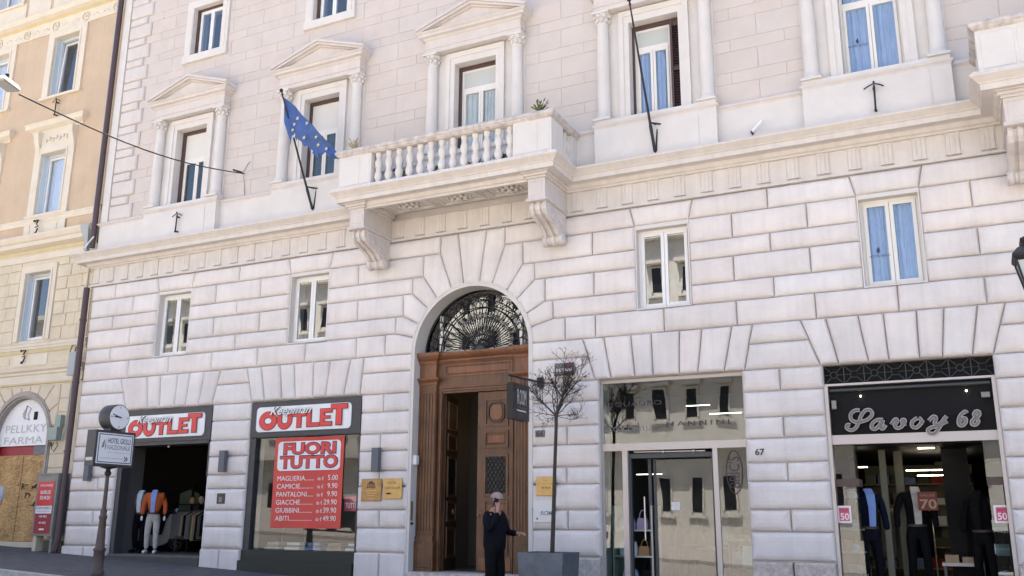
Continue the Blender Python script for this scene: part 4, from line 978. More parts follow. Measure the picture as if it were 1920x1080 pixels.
# ------------------------------------------------------------------ signs and wall fittings
def outlet_sign(x0, x1, z0, z1, bx0, bx1, bz0, bz1, y, label):
    T = thing('shop_sign', label, 'sign', ((x0 + x1) / 2, y, z0), 'outlet signs over the two left shop openings')
    part('sign_box', MB().box(bx0, bx1, y, y + .08, bz0, bz1), 'dark_grey_metal', T)
    part('white_board', MB().prism(rounded(x0, x1, z0, z1, .09), y - .02, y - .001), 'sign_white', T)
    W_, H_ = x1 - x0, z1 - z0
    def L(s, a, b, c, e, kind):
        xa, xb, za, zb = x0 + a * W_, x0 + b * W_, z0 + c * H_, z0 + e * H_
        mbs = []
        kz = .0035 * len([c for c in T.children if c.name.startswith('letter.') or c.name == 'letter'])
        for g, yy in ((.014, y - .024 - kz), (0, y - .030 - kz)):
            mb = MB(); t = .28 * (xb - xa) if kind not in 'TLE' else .34 * (xb - xa)
            h = .21 * (zb - za); yk = yy + (.004 if g else .006)
            def rect(p, q, r_, s_): mb.box(p, q, yy, yk, r_, s_)
            if kind == 'T': rect(xa - g, xb + g, zb - h - g, zb + g); rect((xa + xb) / 2 - t / 2 - g, (xa + xb) / 2 + t / 2 + g, za - g, zb - h - g - .0002)
            elif kind == 'L': rect(xa - g, xa + t + g, za - g, zb + g); rect(xa + t + g + .0002, xb + g, za - g, za + h + g)
            elif kind == 'E':
                rect(xa - g, xa + t + g, za - g, zb + g); x1_ = xa + t + g + .0002; zm = (za + zb) / 2
                rect(x1_, xb + g, za - g, za + h + g); rect(x1_, xb + g, zb - h - g, zb + g); rect(x1_, xb - .02 * W_ + g, zm - h / 2.6 - g * .6, zm + h / 2.6 + g * .6)
            elif kind == 'O':
                n = 32; o = [((xa + xb) / 2 + ((xb - xa) / 2 + g) * math.cos(2 * math.pi * k / n), (za + zb) / 2 + ((zb - za) / 2 + g) * math.sin(2 * math.pi * k / n)) for k in range(n)]
                i = [((xa + xb) / 2 + ((xb - xa) / 2 - t - g) * math.cos(2 * math.pi * k / n), (za + zb) / 2 + ((zb - za) / 2 - t * .9 - g) * math.sin(2 * math.pi * k / n)) for k in range(n)]
                for k in range(n):
                    j = (k + 1) % n; mb.prism([o[k], o[j], i[j], i[k]], yy, yy + .004)
            elif kind == 'U':
                r0 = (xb - xa) / 2; cx = (xa + xb) / 2; cz = za + r0 * .95; n = 16
                rect(xa - g, xa + t + g, cz, zb + g); rect(xb - t - g, xb + g, cz, zb + g)
                for k in range(n):
                    q0, q1 = math.pi + math.pi * k / n, math.pi + math.pi * (k + 1) / n
                    mb.prism([(cx + (r0 - t - g) * math.cos(q0), cz + (r0 * .95 - t - g) * math.sin(q0)), (cx + (r0 + g) * math.cos(q0), cz + (r0 * .95 + g) * math.sin(q0)), (cx + (r0 + g) * math.cos(q1), cz + (r0 * .95 + g) * math.sin(q1)), (cx + (r0 - t - g) * math.cos(q1), cz + (r0 * .95 - t - g) * math.sin(q1))], yy, yy + .004)
            mbs.append(mb)
        part('letter_outline', mbs[0], 'ink_dark', T); part('letter', mbs[1], 'letter_red', T)
    L('O', .035, .225, .07, .80, 'O'); L('U', .235, .39, .08, .66, 'U'); L('T', .40, .535, .12, .68, 'T'); L('L', .55, .68, .13, .76, 'L'); L('E', .69, .81, .14, .79, 'E'); L('T', .80, .965, .15, .95, 'T')
    for (mt, dy, bo) in (('ink_dark', .060, .05), ('sign_white', .064, .012)):
        text('script_lettering', 'Keepman', x0 + .16 * W_, x0 + .60 * W_, z0 + .56 * H_, z0 + .97 * H_, y - dy, mt, T, shear=.45, bold=bo)
    return T
outlet_sign(-18.25, -15.76, 3.47, 4.0, -18.43, -15.57, 3.38, 4.12, .03, 'white red lettered outlet sign over the open shop entrance behind the clock post')
outlet_sign(-14.24, -11.70, 3.48, 4.02, -14.41, -11.47, 3.37, 4.12, .03, 'white red lettered outlet sign above the big red price poster')
# price poster
T = thing('price_poster', 'big red FUORI TUTTO price list hanging in the outlet window', 'poster', (-12.85, .0, 1.45))
part('poster_sheet', MB().box(-13.75, -11.92, .118, .126, 1.45, 3.34), 'sign_red', T)
part('white_field', MB().prism(rounded(-13.66, -12.0, 2.64, 3.26, .09), .110, .117), 'sign_white', T)
for (mt, y_, bo) in (('ink_navy', .107, .07), ('letter_red', .102, .035)):
    g = .02 if mt == 'ink_navy' else 0
    text('lettering', 'FUORI', -13.50 - g, -12.12 + g, 2.985 - g, 3.22 + g, y_, mt, T, bold=bo); text('lettering', 'TUTTO', -13.58 - g, -12.06 + g, 2.69 - g, 2.945 + g, y_, mt, T, bold=bo)
for k, (n_, pr_) in enumerate((('MAGLIERIA.......', '5.00'), ('CAMICIE..........', '9.90'), ('PANTALONI.....', '9.90'), ('GIACCHE..........', '29.90'), ('GIUBBINI..........', '39.90'), ('ABITI.................', '49.90'))):
    zz_ = 2.43 - k * .166
    text('lettering', n_, -13.63, -12.66, zz_, zz_ + .10, .113, 'sign_white', T); text('lettering', 'da €', -12.56, -12.40, zz_, zz_ + .075, .113, 'sign_white', T)
    text('lettering', pr_, -12.37 if len(pr_) > 4 else -12.29, -12.04, zz_, zz_ + .105, .113, 'sign_white', T)
# small red notice further inside the window
T = thing('window_notice', 'small pink red notice inside the outlet window right of the price poster', 'notice', (-11.8, .3, 1.8)); part('notice_sheet', MB().box(-11.98, -11.6, .30, .305, 1.80, 2.10), 'pink', T); text('lettering', 'TUTTO', -11.95, -11.63, 1.86, 1.97, .297, 'sign_white', T, bold=.03)
# shop name in script letters
T = thing('shop_sign', 'silver script Savoy 68 lettering on the black shop fascia', 'sign', (-.95, .1, 3.0))
def strokes(name, groups, r, y0, y1, material):
    mb = MB()
    for pts in groups:
        q = [Vector((x, 0, z)) for x, z in pts]; fine = []
        for i in range(len(q) - 1):
            p0 = q[max(i - 1, 0)]; p1 = q[i]; p2 = q[i + 1]; p3 = q[min(i + 2, len(q) - 1)]
            for t in (0, .25, .5, .75): fine.append(.5 * ((2 * p1) + (-p0 + p2) * t + (2 * p0 - 5 * p1 + 4 * p2 - p3) * t * t + (-p0 + 3 * p1 - 3 * p2 + p3) * t ** 3))
        fine.append(q[-1]); L_, R_ = [], []
        for i, p in enumerate(fine):
            d_ = (fine[min(i + 1, len(fine) - 1)] - fine[max(i - 1, 0)]); 
            if d_.length < 1e-6: d_ = Vector((1, 0, 0))
            d_.normalize(); nrm = Vector((-d_.z, 0, d_.x)); L_.append(p + nrm * r); R_.append(p - nrm * r)
        n = len(fine); dy = [-.012 * i / n for i in range(n)]; vs = [(v.x, y0 + dy[i], v.z) for i, v in enumerate(L_)] + [(v.x, y0 + dy[i], v.z) for i, v in enumerate(R_)] + [(v.x, y1, v.z) for v in L_] + [(v.x, y1, v.z) for v in R_]
        fs = []
        for i in range(n - 1): fs += [(i, n + i, n + i + 1, i + 1), (i, i + 1, 2 * n + i + 1, 2 * n + i), (n + i, 3 * n + i, 3 * n + i + 1, n + i + 1)]
        mb.add(vs, fs)
    return part(name, mb, material, T)
SV = [[[(-1.694, 3.388), (-1.775, 3.383), (-1.84, 3.325), (-1.837, 3.244), (-1.776, 3.201), (-1.68, 3.204), (-1.576, 3.24), (-1.513, 3.31), (-1.533, 3.378), (-1.602, 3.381), (-1.672, 3.311), (-1.726, 3.192), (-1.784, 3.101), (-1.857, 3.07), (-1.916, 3.106), (-1.904, 3.157), (-1.857, 3.155)]], [[(-1.358, 3.217), (-1.439, 3.22), (-1.519, 3.17), (-1.537, 3.098), (-1.489, 3.076), (-1.422, 3.127), (-1.358, 3.217)], [(-1.358, 3.217), (-1.399, 3.099), (-1.37, 3.078), (-1.321, 3.136)]], [[(-1.241, 3.139), (-1.178, 3.216), (-1.143, 3.195), (-1.187, 3.117), (-1.154, 3.077), (-1.09, 3.1), (-1.033, 3.19), (-1.068, 3.205), (-1.073, 3.152), (-1.013, 3.137)]], [[(-0.847, 3.228), (-0.925, 3.172), (-0.937, 3.101), (-0.885, 3.073), (-0.821, 3.116), (-0.791, 3.18), (-0.829, 3.227)], [(-0.798, 3.167), (-0.758, 3.146)]], [[(-0.689, 3.176), (-0.617, 3.237), (-0.578, 3.21), (-0.609, 3.133), (-0.57, 3.106), (-0.507, 3.142), (-0.427, 3.236)], [(-0.453, 3.217), (-0.537, 3.079), (-0.618, 2.979), (-0.69, 2.975), (-0.716, 3.021), (-0.67, 3.065), (-0.56, 3.093), (-0.423, 3.158)]], [[(-0.137, 3.268), (-0.163, 3.294), (-0.233, 3.233), (-0.266, 3.145), (-0.254, 3.087), (-0.201, 3.091), (-0.16, 3.153), (-0.173, 3.192), (-0.221, 3.182), (-0.261, 3.132)]], [[(-0.011, 3.198), (-0.041, 3.238), (-0.013, 3.288), (0.032, 3.279), (0.027, 3.228), (-0.023, 3.192), (-0.073, 3.15), (-0.084, 3.099), (-0.04, 3.085), (0.005, 3.127), (-0.002, 3.172), (-0.033, 3.205)]]]
for g in SV: strokes('letter_edge', g, .028, .085, .12, 'neon_edge'); strokes('letter', g, .018, .066, .12, 'neon_metal')
# projecting hotel sign on its arm
T = thing('hanging_sign', 'dark square sign with tall white letters hanging beside the wooden portal', 'sign', (-7.34, -.05, 3.3))
sgx = -7.28
part('sign_box', MB().box(sgx - .13, sgx, -1.30, -.64, 3.36, 4.0), 'black_gloss', T)
part('arm', MB().tube([(sgx - .06, .0, 4.17), (sgx - .06, -.7, 4.14), (sgx - .06, -1.36, 4.12)], .022, 6).box(sgx - .12, sgx + .0, -.04, .0, 4.08, 4.26).tube([(sgx - .06, -.7, 4.13), (sgx - .06, -.7, 4.0)], .012, 6).tube([(sgx - .06, -1.25, 4.12), (sgx - .06, -1.25, 4.0)], .012, 6), 'iron', T)
for k, ch in enumerate('ROOM'):
    text('lettering', ch, -1.14 + k * .095, -1.06 + k * .095, 3.63, 3.90, sgx + .004, 'sign_white', T, axis='X', bold=.0)
part('letter_bar', MB().box(sgx, sgx + .005, -1.15, -.77, 3.51, 3.535), 'sign_white', T)
text('lettering', 'HOTEL ROMA', -1.15, -.77, 3.555, 3.595, sgx + .004, 'ink_grey', T, axis='X')
# wall lamps
for (xa, xb, za, zb, lab) in ((-19.33, -19.17, 2.50, 3.02, 'slim dark grey wall lamp on the corner pier, half behind the clock sign'), (-15.09, -14.93, 2.63, 3.10, 'slim dark grey wall lamp on the pier between the outlet openings'), (-11.03, -10.87, 2.56, 3.04, 'slim dark grey wall lamp above the brass plaques')):
    T = thing('wall_lamp', lab, 'lamp', ((xa + xb) / 2, 0, za), 'slim wall lamps on the piers'); part('lamp_body', MB().box(xa, xb, -.16, -.05, za, zb), 'lamp_grey', T); part('wall_plate', MB().box(xa + .03, xb - .03, -.05, .0, za + .1, zb - .1), 'iron_grey', T)
# brass plaques
def plaque(name, x0, x1, z0, z1, label, m, y=-.045):
    T = thing(name, label, 'plaque', ((x0 + x1) / 2, y, z0), 'brass plaques beside the portal'); part('plate', MB().frustum(x0, x1, z0, z1, y, y - .012, .008).box(x0 + .04, x1 - .04, y, -.0, z0 + .04, z1 - .04), m, T); return T
T = plaque('brass_plaque', -11.32, -10.83, 1.99, 2.43, 'darker bronze plaque with an engraved temple, left of the yellow plaque', 'brass')
em = MB().prism([(-11.18, 2.33), (-10.98, 2.33), (-11.08, 2.39)], -.061, -.057)
for k in range(5): em.box(-11.17 + k * .04, -11.152 + k * .04, -.061, -.057, 2.27, 2.325)
em.box(-11.19, -10.97, -.061, -.057, 2.25, 2.265); part('emblem', em, 'ink_dark', T)
for k in range(4): part('engraved_line', MB().box(-11.20 + .02 * k, -10.95 - .015 * k, -.061, -.057, 2.19 - k * .05, 2.205 - k * .05), 'brass_light', T)
T = plaque('brass_plaque', -10.80, -10.345, 2.03, 2.43, 'yellow brass HOTEL plaque right beside the bronze plaque', 'brass_light')
text('lettering', 'HOTEL', -10.68, -10.47, 2.32, 2.37, -.059, 'ink_dark', T); text('lettering', 'CAPITOLIUM', -10.76, -10.39, 2.22, 2.27, -.059, 'ink_dark', T); part('ornament', MB().box(-10.72, -10.58, -.061, -.057, 2.13, 2.145).box(-10.69, -10.61, -.061, -.057, 2.12, 2.155), 'ink_dark', T)
T = plaque('brass_plaque', -7.42, -7.02, 2.065, 2.41, 'plain yellow brass plaque with three stars behind the tree trunk', 'brass_light')
for k in range(3): part('star', MB().prism([(-7.28 + k * .065 + (.021 if j % 2 == 0 else .009) * math.sin(-2 * math.pi * j / 10), 2.21 + (.021 if j % 2 == 0 else .009) * math.cos(2 * math.pi * j / 10)) for j in range(10)][::1], -.062, -.057), 'ink_dark', T)
text('lettering', 'HOTEL', -7.27, -7.17, 2.33, 2.355, -.059, 'ink_grey', T); part('engraved_line', MB().box(-7.4, -7.04, -.061, -.057, 2.28, 2.287), 'brass', T)
T = thing('paper_notice', 'white sheet with torn dark lettering stuck below the three star plaque', 'notice', (-7.26, -.04, 1.6)); part('sheet', MB().box(-7.48, -7.05, -.046, -.04, 1.60, 1.98), 'paper', T); text('lettering', ':ROM', -7.34, -7.10, 1.72, 1.80, -.049, 'ink_grey', T, bold=.02)
part('hole', MB().lathe((-7.40, -.047, 1.66), [(.018, 0), (.0, .004)], 8, 'Y'), 'ink_dark', T)
T = thing('house_number', 'small grey stone house number 66 between portal and tree', 'house number', (-7.345, -.03, 3.14)); part('tile', MB().box(-7.44, -7.25, -.04, -.02, 3.135, 3.265), 'pole_grey', T); text('numeral', '66', -7.42, -7.27, 3.15, 3.25, -.043, 'ink_dark', T, bold=.02)
T = thing('house_number', 'dark house number 67 on the pier right of the bag shop', 'house number', (-3.31, -.03, 2.7)); text('numeral', '67', -3.39, -3.235, 2.70, 2.81, -.032, 'ink_dark', T, bold=.02, ex=.01)
T = thing('street_plate', 'small grey and maroon plate on the wall behind the tree crown', 'sign', (-6.84, -.03, 4.28)); part('plate', MB().box(-7.03, -6.84, -.045, -.02, 4.28, 4.50), 'pole_grey', T); part('plate', MB().box(-6.84, -6.65, -.045, -.02, 4.28, 4.50), 'plate_maroon', T); part('white_strip', MB().box(-7.0, -6.68, -.049, -.044, 4.34, 4.40), 'sign_white', T); part('lower_edge', MB().box(-7.04, -6.64, -.06, -.02, 4.265, 4.285), 'plate_maroon', T)
T = thing('intercom', 'small brown metal intercom panel on the pier between the outlet openings', 'intercom', (-15.05, -.03, 1.95)); part('panel', MB().frustum(-15.17, -14.93, 1.95, 2.18, -.025, -.045, .01).box(-15.15, -14.95, -.026, .0, 1.97, 2.16), 'pole_brown', T); part('button_strip', MB().box(-15.09, -15.01, -.05, -.044, 1.99, 2.1), 'case_grey', T)
T = thing('door_bell', 'small white box on the left reveal of the portal', 'door bell', (-10.22, .1, 2.72)); part('box', MB().box(-10.186, -10.10, .06, .16, 2.70, 2.88), 'sign_white', T)
T = thing('door_pull', 'worn brass mailbox slot plate on the left reveal of the portal', 'plate', (-10.2, .02, 1.6)); part('plate', MB().box(-10.19, -10.165, .03, .09, 1.62, 1.98), 'brass', T); part('knob', MB().sphere((-10.16, .06, 1.56), .03, 8), 'iron', T)
T = thing('security_camera', 'small pale camera pointing from the wall above the cornice', 'camera', (-3.0, .0, 8.45)); part('camera_body', MB().tube([(-3.10, -.06, 8.46), (-2.90, -.16, 8.60)], .03, 8), 'sign_white', T); part('lens', MB().sphere((-3.11, -.06, 8.455), .03, 8), 'iron', T); part('bracket', MB().tube([(-3.10, -.05, 8.46), (-3.12, .03, 8.44)], .02, 6), 'iron_grey', T)

# ------------------------------------------------------------------ flag, poles, iron holders
def flagpole(p0, p1, label, sleeve=True):
    T = thing('flagpole', label, 'flagpole', p0); a, b = Vector(p0), Vector(p1); d_ = (b - a).normalized()
    part('pole', MB().tube([a, a + (b - a) * .3, b], [.03, .024, .016], 8), 'iron', T)
    part('finial', MB().sphere(b + d_ * .03, .045, 8).sphere(b - d_ * .06, .028, 8), 'iron', T)
    q = a + (b - a) * .19
    part('bracket', MB().tube([(a.x, .0, a.z - .02), a], .022, 6).tube([(a.x + .02, -.15, a.z + .0), (a.x + .05, -.13, a.z + .45)], .018, 6).tube([q + Vector((-.02, 0, 0)), (q.x + .16, -.13, q.z)], .016, 6).tube([q, (q.x + .1, -.02, q.z + .02)], .014, 6), 'iron', T)
    part('sleeve', MB().tube([a, a + (b - a) * .17], [.026, .034], 8), 'iron', T)
    return T
fp0 = (-12.90, -.17, 8.40); fp1 = (-13.248, -1.05, 10.952)
flagpole(fp0, fp1, 'black slanting pole carrying the blue flag left of the balcony')
flagpole((-4.90, -.17, 8.36), (-5.088, -0.85, 11.182), 'bare black slanting pole in front of the window right of the balcony')
# flag: ragged blue cloth hung from the pole top
FT = [(-13.247, 10.851), (-13.003, 10.632), (-12.711, 10.316), (-12.412, 10.042), (-12.113, 9.697), (-11.894, 9.397), (-11.753, 9.175)]
FB = [(-13.035, 9.716), (-12.981, 9.783), (-12.864, 9.799), (-12.675, 9.651), (-12.409, 9.39), (-12.091, 9.37), (-11.751, 9.151)]
FM = [(-13.245, 10.267), (-13.012, 10.17), (-12.777, 10.023), (-12.551, 9.753), (-12.283, 9.653), (-12.01, 9.43), (-11.752, 9.163)]
def lerp(a, b, t): return (a[0] + (b[0] - a[0]) * t, a[1] + (b[1] - a[1]) * t)
def along(L, t):
    f = t * (len(L) - 1); i = min(int(f), len(L) - 2); return lerp(L[i], L[i + 1], f - i)
def fold(u, v): return -.95 + .16 * u + .08 * math.sin(u * 9 + v * 2.2) * (1 - .3 * v) + .04 * math.sin(u * 17 - v * 3) + .05 * v * (1 - u)
def flagpt(u, v):
    a, m_, b = along(FT, u), along(FM, u), along(FB, u)
    p = lerp(a, m_, v * 2) if v < .5 else lerp(m_, b, v * 2 - 1)
    return (p[0], fold(u, v), p[1])
fb = MB(); NU, NV = 40, 20; vs = []
for i in range(NU + 1):
    for j in range(NV + 1):
        p = flagpt(i / NU, j / NV)
        if j == NV: p = (p[0] + rnd.uniform(-.02, .02), p[1], p[2] + rnd.uniform(-.07, .05))
        vs.append(p)
fs = []
for i in range(NU):
    for j in range(NV):
        if j == NV - 1 and i % 7 in (2,): continue
        if 6 <= i <= 9 and j >= NV - 5 + abs(i - 8): continue
        fs.append((i * (NV + 1) + j, (i + 1) * (NV + 1) + j, (i + 1) * (NV + 1) + j + 1, i * (NV + 1) + j + 1))
fb.add(vs, fs, True)
FLAG = thing('flag', 'ragged blue flag with yellow stars hanging from the slanting pole', 'flag', (fp1[0], -1.0, fp1[2] - 1.5))
part('cloth', fb, 'flag_blue', FLAG)
for (u, v) in ((.28, .22), (.43, .10), (.19, .46), (.17, .66), (.23, .88), (.47, .62), (.66, .62), (.60, .30), (.80, .6)):
    p = flagpt(u, v); r_ = .052
    part('star', MB().prism([(p[0] + (r_ if j % 2 == 0 else r_ * .42) * math.sin(2 * math.pi * j / 10 + .2), p[2] + (r_ if j % 2 == 0 else r_ * .42) * math.cos(2 * math.pi * j / 10 + .2)) for j in range(10)][::-1], p[1] - .035, p[1] - .028), 'star', FLAG)
def holder(x, y, z0, z1, label, curl=False):
    T = thing('flag_holder', label, 'iron holder', (x, y, z0), 'iron flagpole holders on the facades')
    mb = MB().tube([(x, y - .10, z0), (x + .01, y - .10, z1)], .018, 6).tube([(x - .16, y - .09, z1 - .04), (x - .08, y - .10, z1 - .0), (x + .01, y - .12, z1 + .02), (x + .09, y - .10, z1 - .0), (x + .16, y - .09, z1 - .04)], .012, 6).tube([(x, y - .1, z0 + .02), (x, y + .0, z0 + .02)], .02, 6).tube([(x, y - .1, z1 - .05), (x, y + .0, z1 - .05)], .02, 6).sphere((x + .01, y - .12, z1 + .05), .022, 6).sphere((x, y - .11, z0), .026, 6)
    if curl: mb = MB().tube([(x - .12, y - .04, z1), (x + .05, y - .05, z1 + .0), (x + .12, y - .09, z1 - .02), (x + .05, y - .09, z1 - .12), (x + .14, y - .09, (z0 + z1) / 2), (x + .0, y - .09, (z0 + z1) / 2 - .02), (x + .12, y - .09, z0 + .12), (x + .07, y - .09, z0 + .02), (x - .06, y - .04, z0)], .018, 6).sphere((x - .12, y - .04, z1), .035, 6).sphere((x - .06, y - .04, z0), .035, 6).tube([(x - .12, y - .04, z1), (x - .12, y + .02, z1)], .015, 5)
    part('holder_iron', mb, 'iron', T); return T
holder(-17.0, -.13, 8.40, 8.84, 'T shaped iron holder under the leftmost pedimented window')
holder(-1.0, -.13, 8.38, 8.84, 'T shaped iron holder below the blue curtained window beside the right balcony')
YL = .25
holder(-22.565, YL, 12.73, 13.183, 'T shaped iron holder on the ochre wall below the tilted window')
holder(-22.698, YL - .05, 9.228, 9.608, 'curled iron holder on the panel below the ochre wall window', True)
holder(-22.577, YL, 5.644, 5.965, 'curled iron holder on the cream band above the arch', True)
# balcony weeds
for (px, py, pz, n, m_, lab) in ((-6.80, -1.2, 9.10, 34, 'leaf', 'small green weed growing on the right corner of the balcony rail'), (-11.05, -1.2, 9.10, 16, 'dry_leaf', 'dry pale weed on the left corner of the balcony rail')):
    T = thing('balcony_weed', lab, 'plant', (px, py, pz)); mb = MB(); st_ = MB()
    for k in range(n):
        a = rnd.uniform(0, 6.28); r_ = rnd.uniform(.02, .17); h = rnd.uniform(.04, .20)
        b_ = Vector((px, py, pz)); t_ = b_ + Vector((r_ * math.cos(a), r_ * math.sin(a) * .7, h)); s_ = Vector((-math.sin(a), math.cos(a), .3)) * .022
        st_.tube([b_, (b_ + t_) / 2 + Vector((0, 0, .02)), t_], .004, 4, False)
        for q in (.55, 1.0): c_ = b_ + (t_ - b_) * q; mb.add([c_ - s_ * .2, c_ + s_ + Vector((0, 0, .03)), c_ + (t_ - b_).normalized() * .08, c_ - s_ + Vector((0, 0, .02))], [(0, 1, 2, 3)])
    part('leaves', mb, m_, T); part('stem', st_, m_, T)
for cx_ in (-10.32, -9.55, -8.55, -7.95):
    T = thing('balcony_pot', {-10.32: 'dark shrub in a pot behind the leftmost balusters', -9.55: 'dark potted shrub behind the balusters left of the balcony door', -8.55: 'dark potted plant before the balcony door', -7.95: 'dark potted plant behind the balusters right of the balcony door'}[cx_], 'pot plant', (cx_, -.5, 8.246), 'pots on the balcony floor')
    part('pot', MB().lathe((cx_, -.5, 8.246), [(.10, 0), (.14, .22), (.15, .23), (.15, .26)], 12), 'roof_tile', T)
    mb = MB()
    for k in range(60):
        a = rnd.uniform(0, 6.28); e = rnd.uniform(0, 1.4); r_ = rnd.uniform(.05, .19); c_ = Vector((cx_ + r_ * math.cos(a) * math.cos(e), -.5 + r_ * math.sin(a) * math.cos(e), 8.50 + .15 + r_ * math.sin(e) * (1.3 if cx_ < -10 else .4)))
        d1 = Vector((rnd.uniform(-1, 1), rnd.uniform(-1, 1), rnd.uniform(-1, 1))).normalized() * .05; d2 = Vector((rnd.uniform(-1, 1), rnd.uniform(-1, 1), rnd.uniform(-1, 1))).normalized() * .03
        mb.add([c_ - d1, c_ + d2, c_ + d1, c_ - d2], [(0, 1, 2, 3)])
    part('foliage', mb, 'leaf', T)

# ------------------------------------------------------------------ neighbouring ochre building
OCH = thing('ochre_building', 'ochre and cream building at the left edge with arched shop front', 'building', (-24, YL, zg(-24)))
OX0, OX1 = -42.0, -20.24
LA, LR, LZ = -22.33, 1.02, 3.66
bays = [-22.45 - 3.05 * k for k in range(6)]
lh = []
for k, c in enumerate(bays):
    lh += [(c - .50, c + .52, 9.82, 11.62), (c - .60, c + .46, 13.42, 15.28), (c + .03 - .5, c + .03 + .52, 6.24, 8.12), (c - .5, c + .52, 16.9, 18.6)]
    lh += [(LA - 3.05 * k - LR, LA - 3.05 * k + LR, ZB, LZ + LR)]
part('upper_wall', walled(MB(), OX0, OX1, 8.5, 19.2, YL, YL + .4, [h for h in lh if h[2] > 8.5]), 'ochre_plaster', OCH)
part('lower_wall', walled(MB(), OX0, OX1, ZB, 8.5, YL, YL + .4, [h for h in lh if h[2] < 8.5]), 'cream_plaster', OCH)
part('back_wall', MB().box(OX0, OX1, 11, 11.3, ZB, 19.2).box(OX0, OX0 + .3, YL + .4, 11, ZB, 19.2).box(OX1 - .25, OX1 - .0, YL + .41, 11, ZB, 19.2).box(OX0 - .5, OX1 + .2, YL - .7, 11.5, 19.2, 19.5), 'ochre_plaster', OCH)
part('inner_wall', MB().box(OX0 + .3, OX1 - .3, 1.8, 1.9, ZB, 19.1).box(OX0 + .3, OX1 - .3, YL + .42, 1.8, 5.0, 5.2).box(OX0 + .3, OX1 - .3, YL + .42, 1.8, 8.3, 8.5).box(OX0 + .3, OX1 - .3, YL + .42, 1.8, 12.6, 12.8).box(OX0 + .3, OX1 - .3, YL + .42, 1.8, 16.0, 16.3), 'room_grey', OCH)
def hsw(prof): return MB().sweep([(OX0, YL), (OX1 - .005, YL)], prof)
part('main_cornice', hsw([(-.02, 8.46), (.03, 8.46), (.03, 8.62), (.06, 8.66), (.06, 8.78), (.12, 8.80), (.22, 8.84), (.22, 8.95), (.27, 8.98), (.33, 9.08), (.34, 9.13), (.0, 9.20), (-.02, 9.2)]), 'cream_trim', OCH)
part('main_cornice_band', hsw([(-.02, 8.64), (.075, 8.67), (.075, 8.775), (-.02, 8.79)]), 'yellow_trim', OCH)  # narrow band of the main cornice in the yellow trim colour
part('string_course', hsw([(-.02, 9.54), (.03, 9.54), (.05, 9.58), (.05, 9.66), (.07, 9.68), (.07, 9.72), (.0, 9.75), (-.02, 9.75)]), 'cream_trim', OCH)
part('upper_cornice', hsw([(-.02, 15.50), (.03, 15.50), (.03, 15.86), (.05, 15.88), (.05, 15.93), (.12, 15.96), (.22, 16.0), (.22, 16.08), (.26, 16.14), (.0, 16.2), (-.02, 16.2)]), 'cream_trim', OCH)
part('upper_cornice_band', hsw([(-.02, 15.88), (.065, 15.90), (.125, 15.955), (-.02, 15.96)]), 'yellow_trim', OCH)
part('sill_course', hsw([(-.02, 5.98), (.04, 5.98), (.05, 6.04), (.07, 6.06), (.07, 6.12), (.0, 6.16), (-.02, 6.16)]), 'cream_trim', OCH)
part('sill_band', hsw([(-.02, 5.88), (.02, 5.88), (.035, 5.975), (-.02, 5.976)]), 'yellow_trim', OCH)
part('shop_cornice', hsw([(-.02, 5.08), (.03, 5.08), (.03, 5.16), (.02, 5.17), (.02, 5.28), (.06, 5.30), (.06, 5.36), (.12, 5.40), (.14, 5.46), (.0, 5.50), (-.02, 5.5)]), 'cream_trim', OCH)
part('shop_cornice_band', hsw([(-.02, 5.02), (.04, 5.03), (.045, 5.075), (-.02, 5.079)]), 'yellow_trim', OCH)
